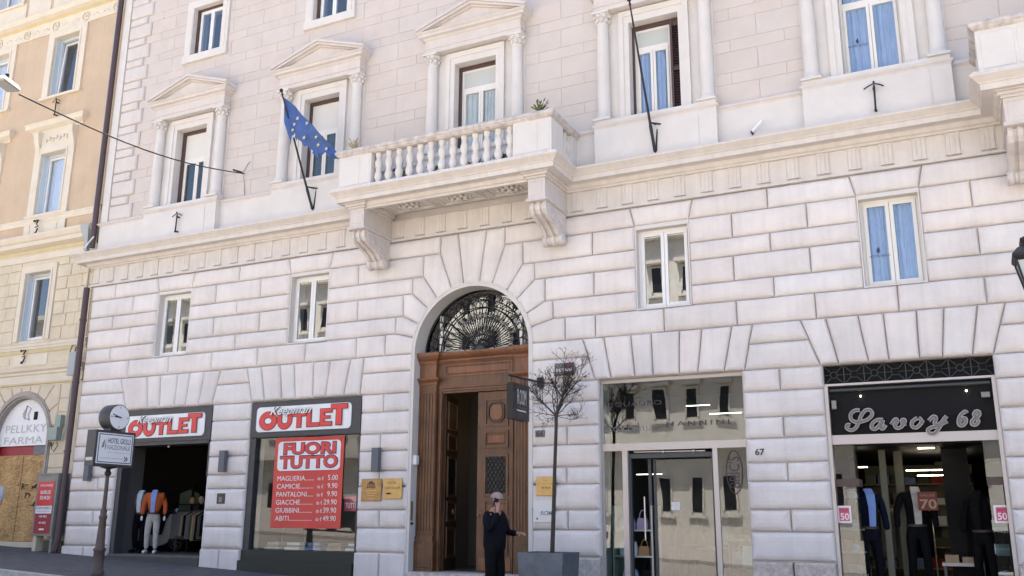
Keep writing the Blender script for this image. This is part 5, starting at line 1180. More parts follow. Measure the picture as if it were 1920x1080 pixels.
# ornament in the top frieze
x_ = OX1 - .35; k = 0
while x_ > -30:
    om = MB()
    if k % 3 == 0:
        om.tube([(x_ + .13 * math.cos(t), YL - .045, 15.69 + .13 * math.sin(t)) for t in [2 * math.pi * j / 14 for j in range(15)]], .016, 5, False); om.sphere((x_, YL - .035, 15.69), .045, 6)
    else:
        for j in range(3): om.sphere((x_ - .1 + .1 * j, YL - .03, 15.66 + .05 * (j % 2)), .05, 6, (1, .22, 1))
    part('frieze_ornament', om, 'cream_trim', OCH); x_ -= .42; k += 1
def och_window(a, b, z0, z1, tilt=False, fm='blue_frame', sw=.26, y=YL, kind=0):
    fr = MB().box(a + .002, a + .07, y + .16, y + .24, z0 + .002, z1 - .002).box(b - .07, b - .002, y + .16, y + .24, z0 + .002, z1 - .002).box(a + .07, b - .07, y + .16, y + .24, z1 - .07, z1 - .002).box(a + .07, b - .07, y + .16, y + .24, z0 + .002, z0 + .05).box(a + .0085, a + .03, y + .02, y + .158, z0 + .002, z1 - .009)  # last box: left jamb strip, its bluish shading put into the frame colour
    W_ = part('window', fr, fm, OCH)
    o = .08 if tilt else 0
    a1, b1, c1, e1 = a + .08, b - .08, z0 + .06, z1 - .08
    sh = MB()
    for (p, q, r_, s_) in ((a1, a1 + .06, c1, e1), (b1 - .06, b1, c1, e1), (a1 + .06, b1 - .06, c1, c1 + .06), (a1 + .06, b1 - .06, e1 - .06, e1)):
        f0 = o * (r_ - c1) / (e1 - c1); f1 = o * (s_ - c1) / (e1 - c1)
        sh.add([(p, y + .18 + f0, r_), (q, y + .18 + f0, r_), (q, y + .18 + f1, s_), (p, y + .18 + f1, s_), (p, y + .23 + f0, r_), (q, y + .23 + f0, r_), (q, y + .23 + f1, s_), (p, y + .23 + f1, s_)], [(0, 1, 2, 3), (7, 6, 5, 4), (0, 3, 7, 4), (1, 5, 6, 2), (3, 2, 6, 7), (0, 4, 5, 1)])
    part('casement', sh, 'white_frame', W_)
    part('pane', MB().add([(a1 + .06, y + .205, c1 + .06), (b1 - .06, y + .205, c1 + .06), (b1 - .06, y + .205 + o, e1 - .06), (a1 + .06, y + .205 + o, e1 - .06)], [(0, 1, 2, 3)]), 'glass_sky', W_)
    sr = MB().box(a - sw, a + .008, y - .05, y + .155, z0 - .02, z1 + .2).box(b - .008, b + sw, y - .05, y + .155, z0 - .02, z1 + .2).box(a + .008, b - .008, y - .05, y + .155, z1 - .008, z1 + .2)
    sr.box(a - .06, a - .001, y - .07, y - .049, z0, z1 + .06).box(b + .001, b + .06, y - .07, y - .049, z0, z1 + .06).box(a - .001, b + .001, y - .07, y - .049, z1 + .001, z1 + .06)
    if kind == 0 and not tilt: part('curtain', MB().box(a1 + .02, b1 - .02, y + .27, y + .28, c1, e1), 'curtain', W_)
    if kind != 2: sr.box(a - sw - .04, b + sw + .04, y - .09, y + .16, z0 - .10, z0 - .02)
    part('surround', sr, 'cream_trim', W_)
    return W_
for k, c in enumerate(bays[:5]):
    W_ = och_window(c - .50, c + .52, 9.82, 11.62, kind=0, sw=.30)
    # hood on consoles
    part('hood', MB().sweep([(c - 1.0, YL + .05), (c - 1.0, YL), (c + 1.0, YL), (c + 1.0, YL + .05)], [(-.05, 12.28), (.02, 12.28), (.04, 12.34), (.12, 12.38), (.18, 12.42), (.18, 12.50), (.22, 12.56), (.0, 12.6), (-.05, 12.6)]), 'cream_trim', W_)
    cm = MB().box(c - .80, c + .82, YL - .02, YL + .02, 11.825, 12.28)
    for s_ in (-1, 1): xx = c + .01 + s_ * .70; cm.prism_x([(YL, 11.5), (YL - .05, 11.55), (YL - .07, 11.8), (YL - .16, 12.1), (YL - .17, 12.27), (YL, 12.27)][::-1], xx - .09, xx + .09)
    for j in range(7): cm.sphere((c - .42 + .14 * j, YL - .03, 12.02 + .05 * (j % 2)), .07, 6, (1, .4, 1))
    part('console_panel', cm, 'cream_trim', W_)
    pm = MB().box(c - .78, c + .80, YL - .035, YL + .01, 9.20, 9.535).box(c - .82, c - .6, YL - .055, YL - .03, 9.2, 9.53).box(c + .62, c + .84, YL - .055, YL - .03, 9.2, 9.53).box(c - .45, c - .05, YL - .05, YL - .03, 9.26, 9.48).box(c + .1, c + .5, YL - .05, YL - .03, 9.26, 9.48)
    part('apron_panel', pm, 'cream_trim', W_)
    och_window(c - .60, c + .46, 13.42, 15.28, tilt=(k == 0), sw=.27)
    och_window(c - .47, c + .55, 6.24, 8.12, kind=2, sw=.20)
    if k < 3:
        och_window(c - .5, c + .52, 16.9, 18.6, sw=.25)
        part('attic_panel', MB().box(c - .9, c + .9, YL - .03, YL + .01, 16.2, 16.85).box(c + 1.0, c + 2.0, YL - .02, YL + .01, 16.35, 17.3), 'cream_trim', OCH)
# cream ashlar blocks of the first floor
cr = []
zs_ = [6.17, 6.52, 6.86, 7.2, 7.54, 7.88, 8.22, 8.45]
for k in range(4):
    c = bays[k] + .03; nxt = bays[k] + .03 + 3.05
    a_, b_ = c + .74, min(nxt - .74, OX1 - .03)
    for i, (q0, q1) in enumerate(zip(zs_[:-1], zs_[1:])):
        js = [a_ + .42 + (.12 if i % 2 else 0)] + ([b_ - .42 - (.12 if i % 2 else 0)] if b_ - a_ > 1.3 else [])
        ed = [a_] + js + [b_]
        for j, (p, q) in enumerate(zip(ed[:-1], ed[1:])):
            if q - p > .08: part('ashlar_block', MB().slab([(p, q0), (q, q0), (q, q1), (p, q1)], YL + .002, YL - .03, gap=.012, ch=.012) if (j == 0 or j == len(ed) - 2 and len(ed) > 3) else MB().slab([(p, q0), (q, q0), (q, q1), (p, q1)], YL + .002, YL - .02, gap=.008, ch=.008), 'cream_plaster', OCH)
    part('band_panel', MB().box(c - .55, c + .75, YL - .02, YL + .01, 5.55, 5.84), 'cream_trim', OCH); part('band_panel', MB().box(c + .85, min(c + 2.3, OX1 - .05), YL - .012, YL + .01, 5.6, 5.80), 'cream_plaster', OCH)
# arch stones of the left shop
for k in range(3):
    ca = LA - 3.05 * k
    am = MB(); NA2 = 24
    for (r0, r1, yf) in ((LR, LR + .05, YL - .02), (LR + .05, LR + .13, YL - .06), (LR + .13, LR + .17, YL - .035)):
        for j in range(NA2):
            q0, q1 = math.pi * j / NA2, math.pi * (j + 1) / NA2
            am.prism([(ca + r0 * math.cos(q0), LZ + r0 * math.sin(q0)), (ca + r1 * math.cos(q0), LZ + r1 * math.sin(q0)), (ca + r1 * math.cos(q1), LZ + r1 * math.sin(q1)), (ca + r0 * math.cos(q1), LZ + r0 * math.sin(q1))], yf, YL + .35)
        for s_ in (-1, 1):
            p, q = sorted((ca + s_ * r0, ca + s_ * r1)); am.box(p, q, yf, YL + .35, ZB, LZ)
    part('arch_moulding', am, 'arch_grey', OCH)
    rO = LR + .17
    angs = [R(v) for v in (12, 32, 50, 66, 82, 98, 114, 130, 148, 168)]
    for q0, q1 in zip(angs[:-1], angs[1:]):
        def far(q):
            t = min((4.98 - LZ) / max(1e-3, math.sin(q)), 1.34 / max(1e-3, abs(math.cos(q)))); return (ca + t * math.cos(q), LZ + t * math.sin(q))
        poly = [(ca + rO * math.cos(q0), LZ + rO * math.sin(q0)), far(q0)]
        cz_ = [(ca + 1.34, 4.98), (ca - 1.34, 4.98)]
        f0, f1 = far(q0), far(q1)
        if f0[1] < 4.97 and f1[1] > 4.97: poly.append(cz_[0])
        if f0[1] > 4.97 and f1[1] < 4.97: poly.append(cz_[1])
        poly += [f1, (ca + rO * math.cos(q1), LZ + rO * math.sin(q1))]
        part('arch_stone', MB().slab(poly, YL + .002, YL - .03, gap=.016, ch=.012), 'cream_plaster', OCH)
zq = [1.1, 1.45, 1.8, 2.15, 2.5, 2.85, 3.2, 3.55, 3.9, 4.25, 4.6, 4.98]
for k in range(3):
    a_, b_ = LA - 3.05 * k + LR + .18, min(LA - 3.05 * k + 3.05 - LR - .18, OX1 - .02)
    for i, (q0, q1) in enumerate(zip(zq[:-1], zq[1:])):
        aa = max(a_, LA - 3.05 * k + 1.34) if q1 > 3.95 else a_
        bb = min(b_, LA - 3.05 * k + 3.05 - 1.34) if q1 > 3.95 else b_
        part('pier_block', MB().slab([(aa, q0), (bb, q0), (bb, q1), (aa, q1)], YL + .002, YL - .03, gap=.012, ch=.012), 'cream_plaster', OCH)
part('base_block', MB().box(LA + LR + .18, OX1 - .02, YL - .05, YL + .01, ZB, 1.1), 'olive_base', OCH)
part('shop_back', MB().box(LA - 8, OX1 - .3, YL + .9, YL + .95, ZB, 4.9), 'dark_room', OCH)
# tympanum board, red blind, shutter box
T = thing('arch_sign', 'white half round sign board in the arch with faint outlined lettering', 'sign', (LA, YL + .12, 3.46))
part('board', MB().prism([(LA + (LR - .01) * math.cos(math.pi * j / 24), LZ + (LR - .01) * math.sin(math.pi * j / 24)) for j in range(25)] + [(LA - LR + .01, 3.46), (LA + LR - .01, 3.46)], YL + .12, YL + .15), 'sign_white', T)
text('lettering', 'PELLKKY', LA - .78, LA + .80, 3.80, 4.00, YL + .115, 'ink_faint', T); text('lettering', 'FARMA', LA - .78, LA + .72, 3.51, 3.69, YL + .115, 'ink_faint', T)
part('emblem', MB().tube([(LA - .1, YL + .115, 4.15), (LA - .05, YL + .115, 4.5), (LA + .12, YL + .115, 4.42), (LA + .03, YL + .115, 4.28), (LA + .1, YL + .115, 4.12), (LA - .12, YL + .115, 4.2), (LA - .18, YL + .115, 4.32)], .018, 5).tube([(LA - .16, YL + .115, 4.2), (LA - .12, YL + .115, 4.4)], .014, 5), 'ink_faint', T)
part('lamp_hole', MB().box(LA + .27, LA + .40, YL + .105, YL + .119, 4.12, 4.33), 'black', T)
T = thing('shop_blind', 'dark red blind strip under the half round sign', 'blind', (LA - .4, YL + .2, 3.2)); part('cloth', MB().box(LA - LR + .01, LA + .35, YL + .2, YL + .26, 3.22, 3.455), 'maroon', T); part('box', MB().box(LA + .36, LA + LR - .01, YL + .16, YL + .26, 3.22, 3.455), 'pole_grey', T)
T = thing('hoarding', 'tall chipboard hoarding closing the arched shop front', 'hoarding', (LA, YL + .2, 1.0))
for k in range(2): part('chipboard_sheet', MB().box(LA - LR + .01 + k * 1.0, LA - LR + .99 + k * 1.02, YL + .18 + .004 * k, YL + .21, 1.06, 3.22), 'osb', T)
part('bottom_rail', MB().box(LA - LR, LA + LR, YL + .14, YL + .22, zg(LA) - .05, 1.05), 'cream_plaster', T)
gf = MB()
for (cx_, cz_, s_) in ((LA + .1, 2.42, .16), (LA + .55, 2.40, .13), (LA + .3, 2.2, .1), (LA + .6, 1.98, .1)):
    gf.tube([(cx_ + s_ * rnd.uniform(-1.4, 1.4), YL + .176, cz_ + s_ * rnd.uniform(-.7, .7)) for j in range(9)], .008, 4, False)
part('scribble', gf, 'pole_brown', T)
# poster case
T = thing('poster_case', 'grey metal poster case with red sale bill beside the hoarding', 'notice case', (-20.3, -.1, zg(-20.3)))
pcx0, pcx1, pcz0, pcz1, py = -20.86, -20.14, 1.22, 2.66, -.2
part('case', MB().box(pcx0, pcx1, py, py + .32, pcz0, pcz1).box(pcx0 - .02, pcx1 + .02, py - .02, py + .33, pcz1, pcz1 + .04), 'case_grey', T)
part('leg', MB().box(pcx0 + .02, pcx0 + .14, py + .05, py + .25, zg(-20.8) - .05, pcz0), 'cream_plaster', T); part('leg', MB().box(pcx1 - .1, pcx1 - .02, py + .05, py + .25, zg(-20.2) - .05, pcz0), 'case_grey', T)
b0, b1 = pcx0 + .07, pcx1 - .08
part('bill', MB().box(b0, b1, py - .008, py - .001, 1.27, 2.50), 'maroon', T); part('bill', MB().box(b0, b1, py - .012, py - .008, 1.92, 2.50), 'sign_red', T); part('bill_strip', MB().box(b0, b1, py - .016, py - .012, 1.74, 1.92), 'sign_white', T)
text('lettering', 'MAXIRE', b0 + .08, b1 - .06, 2.38, 2.43, py - .015, 'sign_white', T); text('lettering', '06.000.255', b0 + .1, b1 - .1, 2.20, 2.29, py - .015, 'sign_white', T, bold=.02); text('lettering', '333.49.201', b0 + .1, b1 - .1, 2.07, 2.16, py - .015, 'sign_white', T, bold=.02)
text('lettering', 'DISPONIBILE', b0 + .03, b1 - .03, 1.84, 1.90, py - .019, 'ink_navy', T); text('lettering', 'NUOVA APERTURA', b0 + .05, b1 - .05, 1.78, 1.805, py - .019, 'ink_navy', T); text('lettering', '160 MQ', b0 + .15, b1 - .15, 1.64, 1.70, py - .012, 'sign_white', T, bold=.02); text('lettering', '40 MQ', b0 + .16, b1 - .16, 1.49, 1.55, py - .012, 'sign_white', T, bold=.02); part('bill_mark', MB().box(b0 + .2, b1 - .2, py - .014, py - .009, 1.35, 1.39), 'sign_white', T)
part('hinge', MB().box(pcx1 - .0, pcx1 + .02, py + .1, py + .2, 2.25, 2.31).box(pcx1, pcx1 + .02, py + .1, py + .2, 2.05, 2.11).box(pcx1, pcx1 + .02, py + .1, py + .2, 1.6, 1.66), 'black', T)
# downpipes and cables
T = thing('downpipe', 'dark brown upper rain pipe between the ochre and the white facade', 'pipe', (-20.1, -.05, 8.4)); part('pipe', MB().tube([(-20.13, -.03, 19), (-20.13, -.03, 8.45)], .07, 10), 'pipe_brown', T); part('pipe', MB().tube([(-20.27, .05, 19), (-20.27, .05, 9.2)], .06, 8), 'pipe_grey', T); part('hopper', MB().lathe((-20.42, .05, 8.42), [(.07, 0), (.09, .25), (.22, .62), (.22, .70)], 4, 'Z', R(45), R(405), False), 'pipe_grey', T); part('cable_loop', MB().tube([(-20.3, -.1, 8.45), (-20.15, -.14, 8.55), (-20.02, -.1, 8.72)], .02, 5), 'white_frame', T)
T = thing('downpipe', 'dark brown lower rain pipe running to the pavement at the corner', 'pipe', (-20.07, -.05, .9)); part('pipe', MB().tube([(-20.10, -.06, 7.36), (-20.09, -.06, 2.6), (-20.03, -.10, 1.1), (-20.08, -.12, zg(-20))], .075, 10), 'pipe_brown', T)
for zc in (6.5, 4.9, 3.2): part('clamp', MB().tube([(-20.10, -.06, zc), (-20.10, -.06, zc + .05)], .09, 10), 'pipe_brown', T)
T = thing('electric_box', 'grey green twin junction boxes with cables on the cream pier', 'box', (-20.8, YL - .1, 3.5)); part('box', MB().box(-20.88, -20.68, YL - .16, YL - .04, 3.86, 4.16), 'box_green', T); part('box', MB().box(-21.05, -20.72, YL - .2, YL - .04, 3.54, 3.86), 'box_green', T); part('pipe', MB().tube([(-20.66, YL - .08, 3.5), (-20.55, YL - .08, 3.9), (-20.56, YL - .07, 4.6), (-20.50, YL - .07, 5.5), (-20.45, YL - .06, 7.0), (-20.40, YL - .06, 8.3)], .018, 5), 'pipe_grey', T); part('cable', MB().tube([(-20.9, YL - .1, 3.5), (-20.95, YL - .12, 3.35), (-20.85, YL - .12, 3.25), (-20.75, YL - .1, 3.4), (-20.80, YL - .1, 3.5)], .012, 5).tube([(-20.60, YL - .1, 5.6), (-20.72, YL - .1, 5.75), (-20.65, YL - .1, 5.95), (-20.5, YL - .1, 5.9), (-20.6, YL - .1, 5.5)], .014, 5), 'iron_grey', T)
part('meter', MB().box(-21.14, -21.07, YL - .07, YL - .04, 3.62, 3.9).box(-21.14, -21.05, YL - .07, YL - .04, 3.40, 3.50), 'pole_brown', T)
T = thing('fuse_box', 'tall grey fuse box on the cream band beside the lower pipe', 'box', (-20.5, YL - .1, 5.1)); part('box', MB().box(-20.62, -20.36, YL - .2, YL - .14, 5.15, 5.75), 'pipe_grey', T)

# ------------------------------------------------------------------ wires, hanging lamp, lantern, clock post
lpX, lpY, lpZ = -12.464, -8.0, 7.724
ex, ez = -12.015, 7.604
T = thing('street_cable', 'thin black cable running from the palazzo wall to the hanging street lamp', 'cable', (-15.2, 0, 9.66))
p0 = Vector((-15.2, .06, 9.70)); p1 = Vector((ex, -8, ez))
part('cable', MB().tube([p0 + (p1 - p0) * t - Vector((0, 0, .22 * math.sin(math.pi * t))) for t in [k / 14 for k in range(15)]], .013, 5), 'iron', T)
part('tensioner', MB().tube([p0 + (p1 - p0) * .02, p0 + (p1 - p0) * .05], .03, 6).tube([p0 + (p1 - p0) * .055, p0 + (p1 - p0) * .08], .022, 6), 'iron', T)
part('far_cable', MB().tube([(lpX - .3, -8.3, lpZ + .05), (lpX - 4, -14, lpZ + .9), (lpX - 8, -20.6, lpZ + 2.2)], .013, 5), 'iron', T)
part('wall_wire', MB().tube([(-15.22, .05, 9.7), (-15.18, .09, 9.2), (-15.2, .09, 8.75), (-15.3, .09, 8.6)], .008, 4, False).tube([(-15.3, .08, 9.72), (-15.15, .09, 9.95), (-15.08, .09, 10.0)], .008, 4, False), 'pole_grey', T)
T = thing('hanging_lamp', 'flat pale street lamp hanging on the cable at the left edge', 'street lamp', (lpX, lpY, lpZ))
dv = (p1 - p0); dv.z = 0; dv.normalize(); sd = Vector((-dv.y, dv.x, 0)); cc = Vector((ex, -8, ez)) + dv * .32
def obox(mb, c, u_, v_, hu, hv, z0, z1, tp=1.0):
    vs = [c + u_ * (a * hu) + v_ * (b * hv) + Vector((0, 0, z0)) for a, b in ((-1, -1), (1, -1), (1, 1), (-1, 1))] + [c + u_ * (a * hu * tp) + v_ * (b * hv * tp) + Vector((0, 0, z1)) for a, b in ((-1, -1), (1, -1), (1, 1), (-1, 1))]
    mb.add(vs, [(0, 3, 2, 1), (4, 5, 6, 7), (0, 1, 5, 4), (1, 2, 6, 5), (2, 3, 7, 6), (3, 0, 4, 7)]); return mb
part('housing', obox(MB(), cc, dv, sd, .20, .10, .0, .06, .8), 'luminaire', T); part('lens', obox(MB(), cc, dv, sd, .18, .085, -.03, -.001, 1.06), 'luminaire_under', T); part('clip', MB().tube([cc + Vector((0, 0, .08)), cc + Vector((0, 0, .16))], .03, 6), 'iron', T)
# lantern post at the right edge
lx, ly = 0.824, -3.2
T = thing('street_lantern', 'dark four sided street lantern on a post at the right edge', 'street lamp', (lx, ly, zg(lx) - .05))
zr = 4.807
def ring4(z, r): return [(lx + r * a, ly + r * b, z) for a, b in ((-1, -1), (1, -1), (1, 1), (-1, 1))]
lm_ = MB()
def loft(mb, secs):
    vs = []; [vs.extend(ring4(z, r)) for z, r in secs]
    for i in range(len(secs) - 1):
        for k in range(4): a = i * 4; mb.add([vs[a + k], vs[a + (k + 1) % 4], vs[a + 4 + (k + 1) % 4], vs[a + 4 + k]], [(0, 1, 2, 3)])
    mb.add(vs[:4][::-1], [(0, 1, 2, 3)]); mb.add(vs[-4:], [(0, 1, 2, 3)]); return mb
part('lantern_roof', loft(MB(), [(zr - .05, .20), (zr - .01, .235), (zr + .02, .235), (zr + .10, .17), (zr + .15, .10), (zr + .17, .10), (zr + .2, .13), (zr + .23, .125), (zr + .27, .06), (zr + .33, .03)]), 'iron', T)
part('lantern_glass', loft(MB(), [(zr - .44, .105), (zr - .06, .185)]), 'lantern_glass', T)
bars = MB()
for k in range(4): bars.tube([Vector(ring4(zr - .45, .112)[k]), Vector(ring4(zr - .05, .195)[k])], .014, 5)
part('lantern_frame', bars, 'iron', T); part('lantern_base', loft(MB(), [(zr - .52, .05), (zr - .49, .12), (zr - .455, .125), (zr - .44, .10)]), 'iron', T)
part('post', MB().lathe((lx, ly, zg(lx) - .1), [(.17, 0), (.17, .5), (.12, .6), (.10, .9), (.075, 1.0), (.06, 2.2), (.075, 2.25), (.05, 2.3), (.045, zr - .5 - zg(lx) + .1)], 12), 'iron', T)
# clock post
cpx, cpy = -15.18, -3.0; zc0 = zg(cpx) - .05
T = thing('clock_post', 'street post with round clock and HOTEL direction sign by the kerb', 'clock', (cpx, cpy, zc0))
part('post', MB().lathe((cpx, cpy, zc0), [(.13, 0), (.13, .05), (.105, .07), (.10, .42), (.115, .44), (.115, .47), (.085, .50), (.062, 1.0), (.075, 1.03), (.075, 1.07), (.055, 1.10), (.062, 1.16), (.04, 1.22), (.034, 1.86)], 14), 'pole_brown', T)
part('collar', MB().sphere((cpx, cpy, zc0 + 1.88), .065, 10).lathe((cpx, cpy, zc0 + 1.93), [(.04, 0), (.05, .03), (.16, .06), (.16, .075)], 12), 'iron', T)
zb_ = zc0 + 2.0; zt_ = zb_ + .68; xs0, xs1 = cpx - .12, cpx + .12; ys0, ys1 = cpy - .47, cpy + .47
part('sign_box', MB().box(xs0, xs1, ys0, ys1, zb_, zt_), 'dark_grey_metal', T)
part('box_label', MB().box(xs0 + .03, xs1 - .03, ys0 - .004, ys0 - .001, zb_ + .1, zb_ + .16), 'shelf_pale', T)
part('sign_face', MB().box(xs1 + .001, xs1 + .012, ys0 + .05, ys1 - .05, zb_ + .05, zt_ - .05), 'clock_face', T)
bd = MB()
for (a, b, c, e) in ((ys0 + .07, ys0 + .085, zb_ + .07, zt_ - .07), (ys1 - .085, ys1 - .07, zb_ + .07, zt_ - .07), (ys0 + .085, ys1 - .085, zb_ + .07, zb_ + .085), (ys0 + .085, ys1 - .085, zt_ - .085, zt_ - .07)): bd.box(xs1 + .012, xs1 + .016, a, b, c, e)
part('sign_border', bd, 'ink_navy', T)
xf = xs1 + .016
text('lettering', 'HOTEL GIOLLI', ys0 + .28, ys1 - .12, zb_ + .44, zb_ + .54, xf, 'ink_navy', T, axis='X', bold=.01); text('lettering', 'NAZIONALE', ys0 + .28, ys1 - .12, zb_ + .32, zb_ + .41, xf, 'ink_grey', T, axis='X'); text('lettering', 'www.hotelgiollinazionale', ys0 + .28, ys1 - .12, zb_ + .255, zb_ + .275, xf, 'ink_grey', T, axis='X'); text('lettering', 'VIA NAZIONALE', ys0 + .14, ys0 + .36, zb_ + .145, zb_ + .165, xf, 'ink_grey', T, axis='X'); text('lettering', '»', ys1 - .25, ys1 - .15, zb_ + .11, zb_ + .2, xf, 'ink_navy', T, axis='X', bold=.01)
part('arrow_line', MB().box(xf, xf + .003, ys0 + .38, ys1 - .26, zb_ + .152, zb_ + .158), 'ink_grey', T)
part('emblem', MB().add([(xf, ys0 + .14, zb_ + .34), (xf, ys0 + .20, zb_ + .36), (xf, ys0 + .21, zb_ + .52), (xf, ys0 + .16, zb_ + .44)], [(0, 1, 2, 3)]).add([(xf, ys0 + .22, zb_ + .30), (xf, ys0 + .25, zb_ + .36), (xf, ys0 + .23, zb_ + .5)], [(0, 1, 2)]), 'ink_grey', T)
zk = zt_ + .27
part('clock_drum', MB().lathe((cpx - .15, cpy, zk), [(.05, -.01), (.235, .0), (.25, .02), (.25, .30), (.235, .305), (.225, .285)], 28, 'X'), 'dark_grey_metal', T)
part('clock_dial', MB().lathe((cpx + .158, cpy, zk), [(.232, 0), (.0, .004)], 28, 'X'), 'clock_face', T)
part('clock_foot', MB().box(cpx - .1, cpx + .1, cpy - .13, cpy + .13, zt_, zt_ + .05), 'dark_grey_metal', T)
xh = cpx + .165
def hand(ang, L_, w_):
    d_ = Vector((0, math.cos(ang), math.sin(ang))); n_ = Vector((0, -d_.z, d_.y)); c = Vector((xh + .006, cpy, zk)); pts = [c - d_ * .04 - n_ * w_, c + d_ * L_ - n_ * w_, c + d_ * L_ + n_ * w_, c - d_ * .04 + n_ * w_]
    return MB().add(pts, [(0, 1, 2, 3)])
part('clock_hand', hand(R(178), .13, .012), 'ink_navy', T); part('clock_hand', hand(R(163), .18, .009), 'ink_navy', T)
mk = MB()
for k in range(4): a = R(90 * k); mk.tube([(xh, cpy + .17 * math.cos(a), zk + .17 * math.sin(a)), (xh, cpy + .205 * math.cos(a), zk + .205 * math.sin(a))], .008, 4)
part('hour_mark', mk, 'ink_grey', T)

# ------------------------------------------------------------------ planter and bare tree
px0, px1, py0, py1 = -7.04, -6.23, -1.60, -.88; pzb = zg(-6.6); pzt = 1.115
T = thing('planter', 'square blue grey planter box at the portal holding the bare tree', 'planter', (-6.63, -1.24, pzb))
tp = .05
bx_ = MB(); 
def ringbox(mb, z0, z1, i0, i1, w=.05):
    o0 = [(px0 + i0, py0 + i0), (px1 - i0, py0 + i0), (px1 - i0, py1 - i0), (px0 + i0, py1 - i0)]; o1 = [(px0 + i1, py0 + i1), (px1 - i1, py0 + i1), (px1 - i1, py1 - i1), (px0 + i1, py1 - i1)]
    n1 = [(px0 + i1 + w, py0 + i1 + w), (px1 - i1 - w, py0 + i1 + w), (px1 - i1 - w, py1 - i1 - w), (px0 + i1 + w, py1 - i1 - w)]
    vs = [(x, y, z0) for x, y in o0] + [(x, y, z1) for x, y in o1] + [(x, y, z1) for x, y in n1] + [(x, y, z1 - .12) for x, y in n1]
    mb.add(vs, [(i + k, i + (k + 1) % 4, i + 4 + (k + 1) % 4, i + 4 + k) for i in (0, 4, 8) for k in range(4)]); return mb
part('box', ringbox(bx_, pzb - .05, pzt, .04, .0), 'planter_grey', T)
part('soil', MB().box(px0 + .05, px1 - .05, py0 + .05, py1 - .05, pzt - .14, pzt - .06), 'soil', T)
T = thing('bare_tree', 'small leafless tree with a dark crooked stem in the grey planter', 'tree', (-6.57, -1.25, pzt - .1))
tb = Vector((-6.57, -1.25, pzt - .1)); tf = Vector((-6.48, -1.25, 3.40))
part('trunk', MB().tube([tb, tb + Vector((.035, 0, .8)), tb + Vector((.055, .01, 1.5)), tf + Vector((-.0, 0, -.2)), tf], [.042, .036, .032, .03, .034], 8), 'bark', T)
brm = MB(); tw = MB(); rt = random.Random(11)
def branch(p, d_, L_, r_, depth):
    n = 4; pts = [p]; q = p.copy(); dd = d_.copy()
    for k in range(n):
        dd = (dd + Vector((rt.uniform(-.16, .16), rt.uniform(-.16, .16), rt.uniform(-.05, .10)))).normalized(); q = q + dd * L_ / n; pts.append(q.copy())
    (brm if depth < 2 else tw).tube(pts, [r_ * (1 - .5 * k / n) for k in range(n + 1)], 5 if depth < 2 else 3, False)
    if depth >= 4: return
    nb_ = {0: 7, 1: 6, 2: 4, 3: 2}[depth]
    for k in range(nb_):
        t = rt.uniform(.28, 1.0) if k else 1.0; i = min(int(t * n), n - 1); b_ = pts[i] + (pts[i + 1] - pts[i]) * (t * n - i)
        sd_ = Vector((rt.uniform(-1, 1), rt.uniform(-1, 1), rt.uniform(-.5, .8))).normalized(); nd = (dd * .75 + sd_ * .75).normalized()
        branch(b_, nd, L_ * rt.uniform(.38, .62), max(.0033, r_ * .46), depth + 1)
for (dx, dy, dz, L_, r_) in ((-.80, .05, .55, .56, .018), (-.45, -.1, .9, .50, .013), (-.1, .2, 1.0, .56, .014), (.20, -.05, 1.0, .72, .022), (.38, .15, .95, .66, .018), (.75, -.1, .45, .46, .011), (-.9, -.2, .12, .42, .009), (.85, .2, .05, .42, .008), (.6, .3, -.2, .34, .007), (-.6, .3, -.15, .34, .007), (.1, .6, .5, .4, .010)):
    branch(tf - Vector((0, 0, .03)), Vector((dx * .85, dy, dz)).normalized(), L_ * .92, r_, 0 if L_ > .52 else 1)
part('branches', brm, 'bark', T); part('twigs', tw, 'bark', T)

# ------------------------------------------------------------------ figures grown over skeletons
def skin(name, pts, edges, material, parent, sub=2, root=0):
    me = bpy.data.meshes.new(name); me.from_pydata([p for p, r in pts], edges, []); o = bpy.data.objects.new(name, me); col.objects.link(o)
    sm = o.modifiers.new('s', 'SKIN'); sm.use_smooth_shade = True
    for i, (p, r) in enumerate(pts):
        r = r if isinstance(r, tuple) else (r, r); me.skin_vertices[0].data[i].radius = r; me.skin_vertices[0].data[i].use_root = (i == root)
    ss = o.modifiers.new('u', 'SUBSURF'); ss.levels = sub; ss.render_levels = sub
    dg = bpy.context.evaluated_depsgraph_get(); m2 = bpy.data.meshes.new_from_object(o.evaluated_get(dg)); bpy.data.objects.remove(o); bpy.data.meshes.remove(me)
    m2.name = name; m2.materials.clear(); m2.materials.append(M[material])
    for p in m2.polygons: p.use_smooth = True; p.material_index = 0
    return m2
def framed(loc, yaw):
    f = Vector((math.cos(yaw), math.sin(yaw), 0)); l = Vector((-f.y, f.x, 0)); o = Vector(loc)
    return lambda a, b, c: tuple(o + f * a + l * b + Vector((0, 0, c)))
def addskin(name, G, pts, edges, material, T, sub=2):
    org = ORG[T.name]; P_ = [(Vector(G(*p)) - org, r) for p, r in pts]; me = skin(name, P_, edges, material, T, sub)
    o = bpy.data.objects.new(name, me); col.objects.link(o); o.parent = T; ORG[o.name] = org; return o
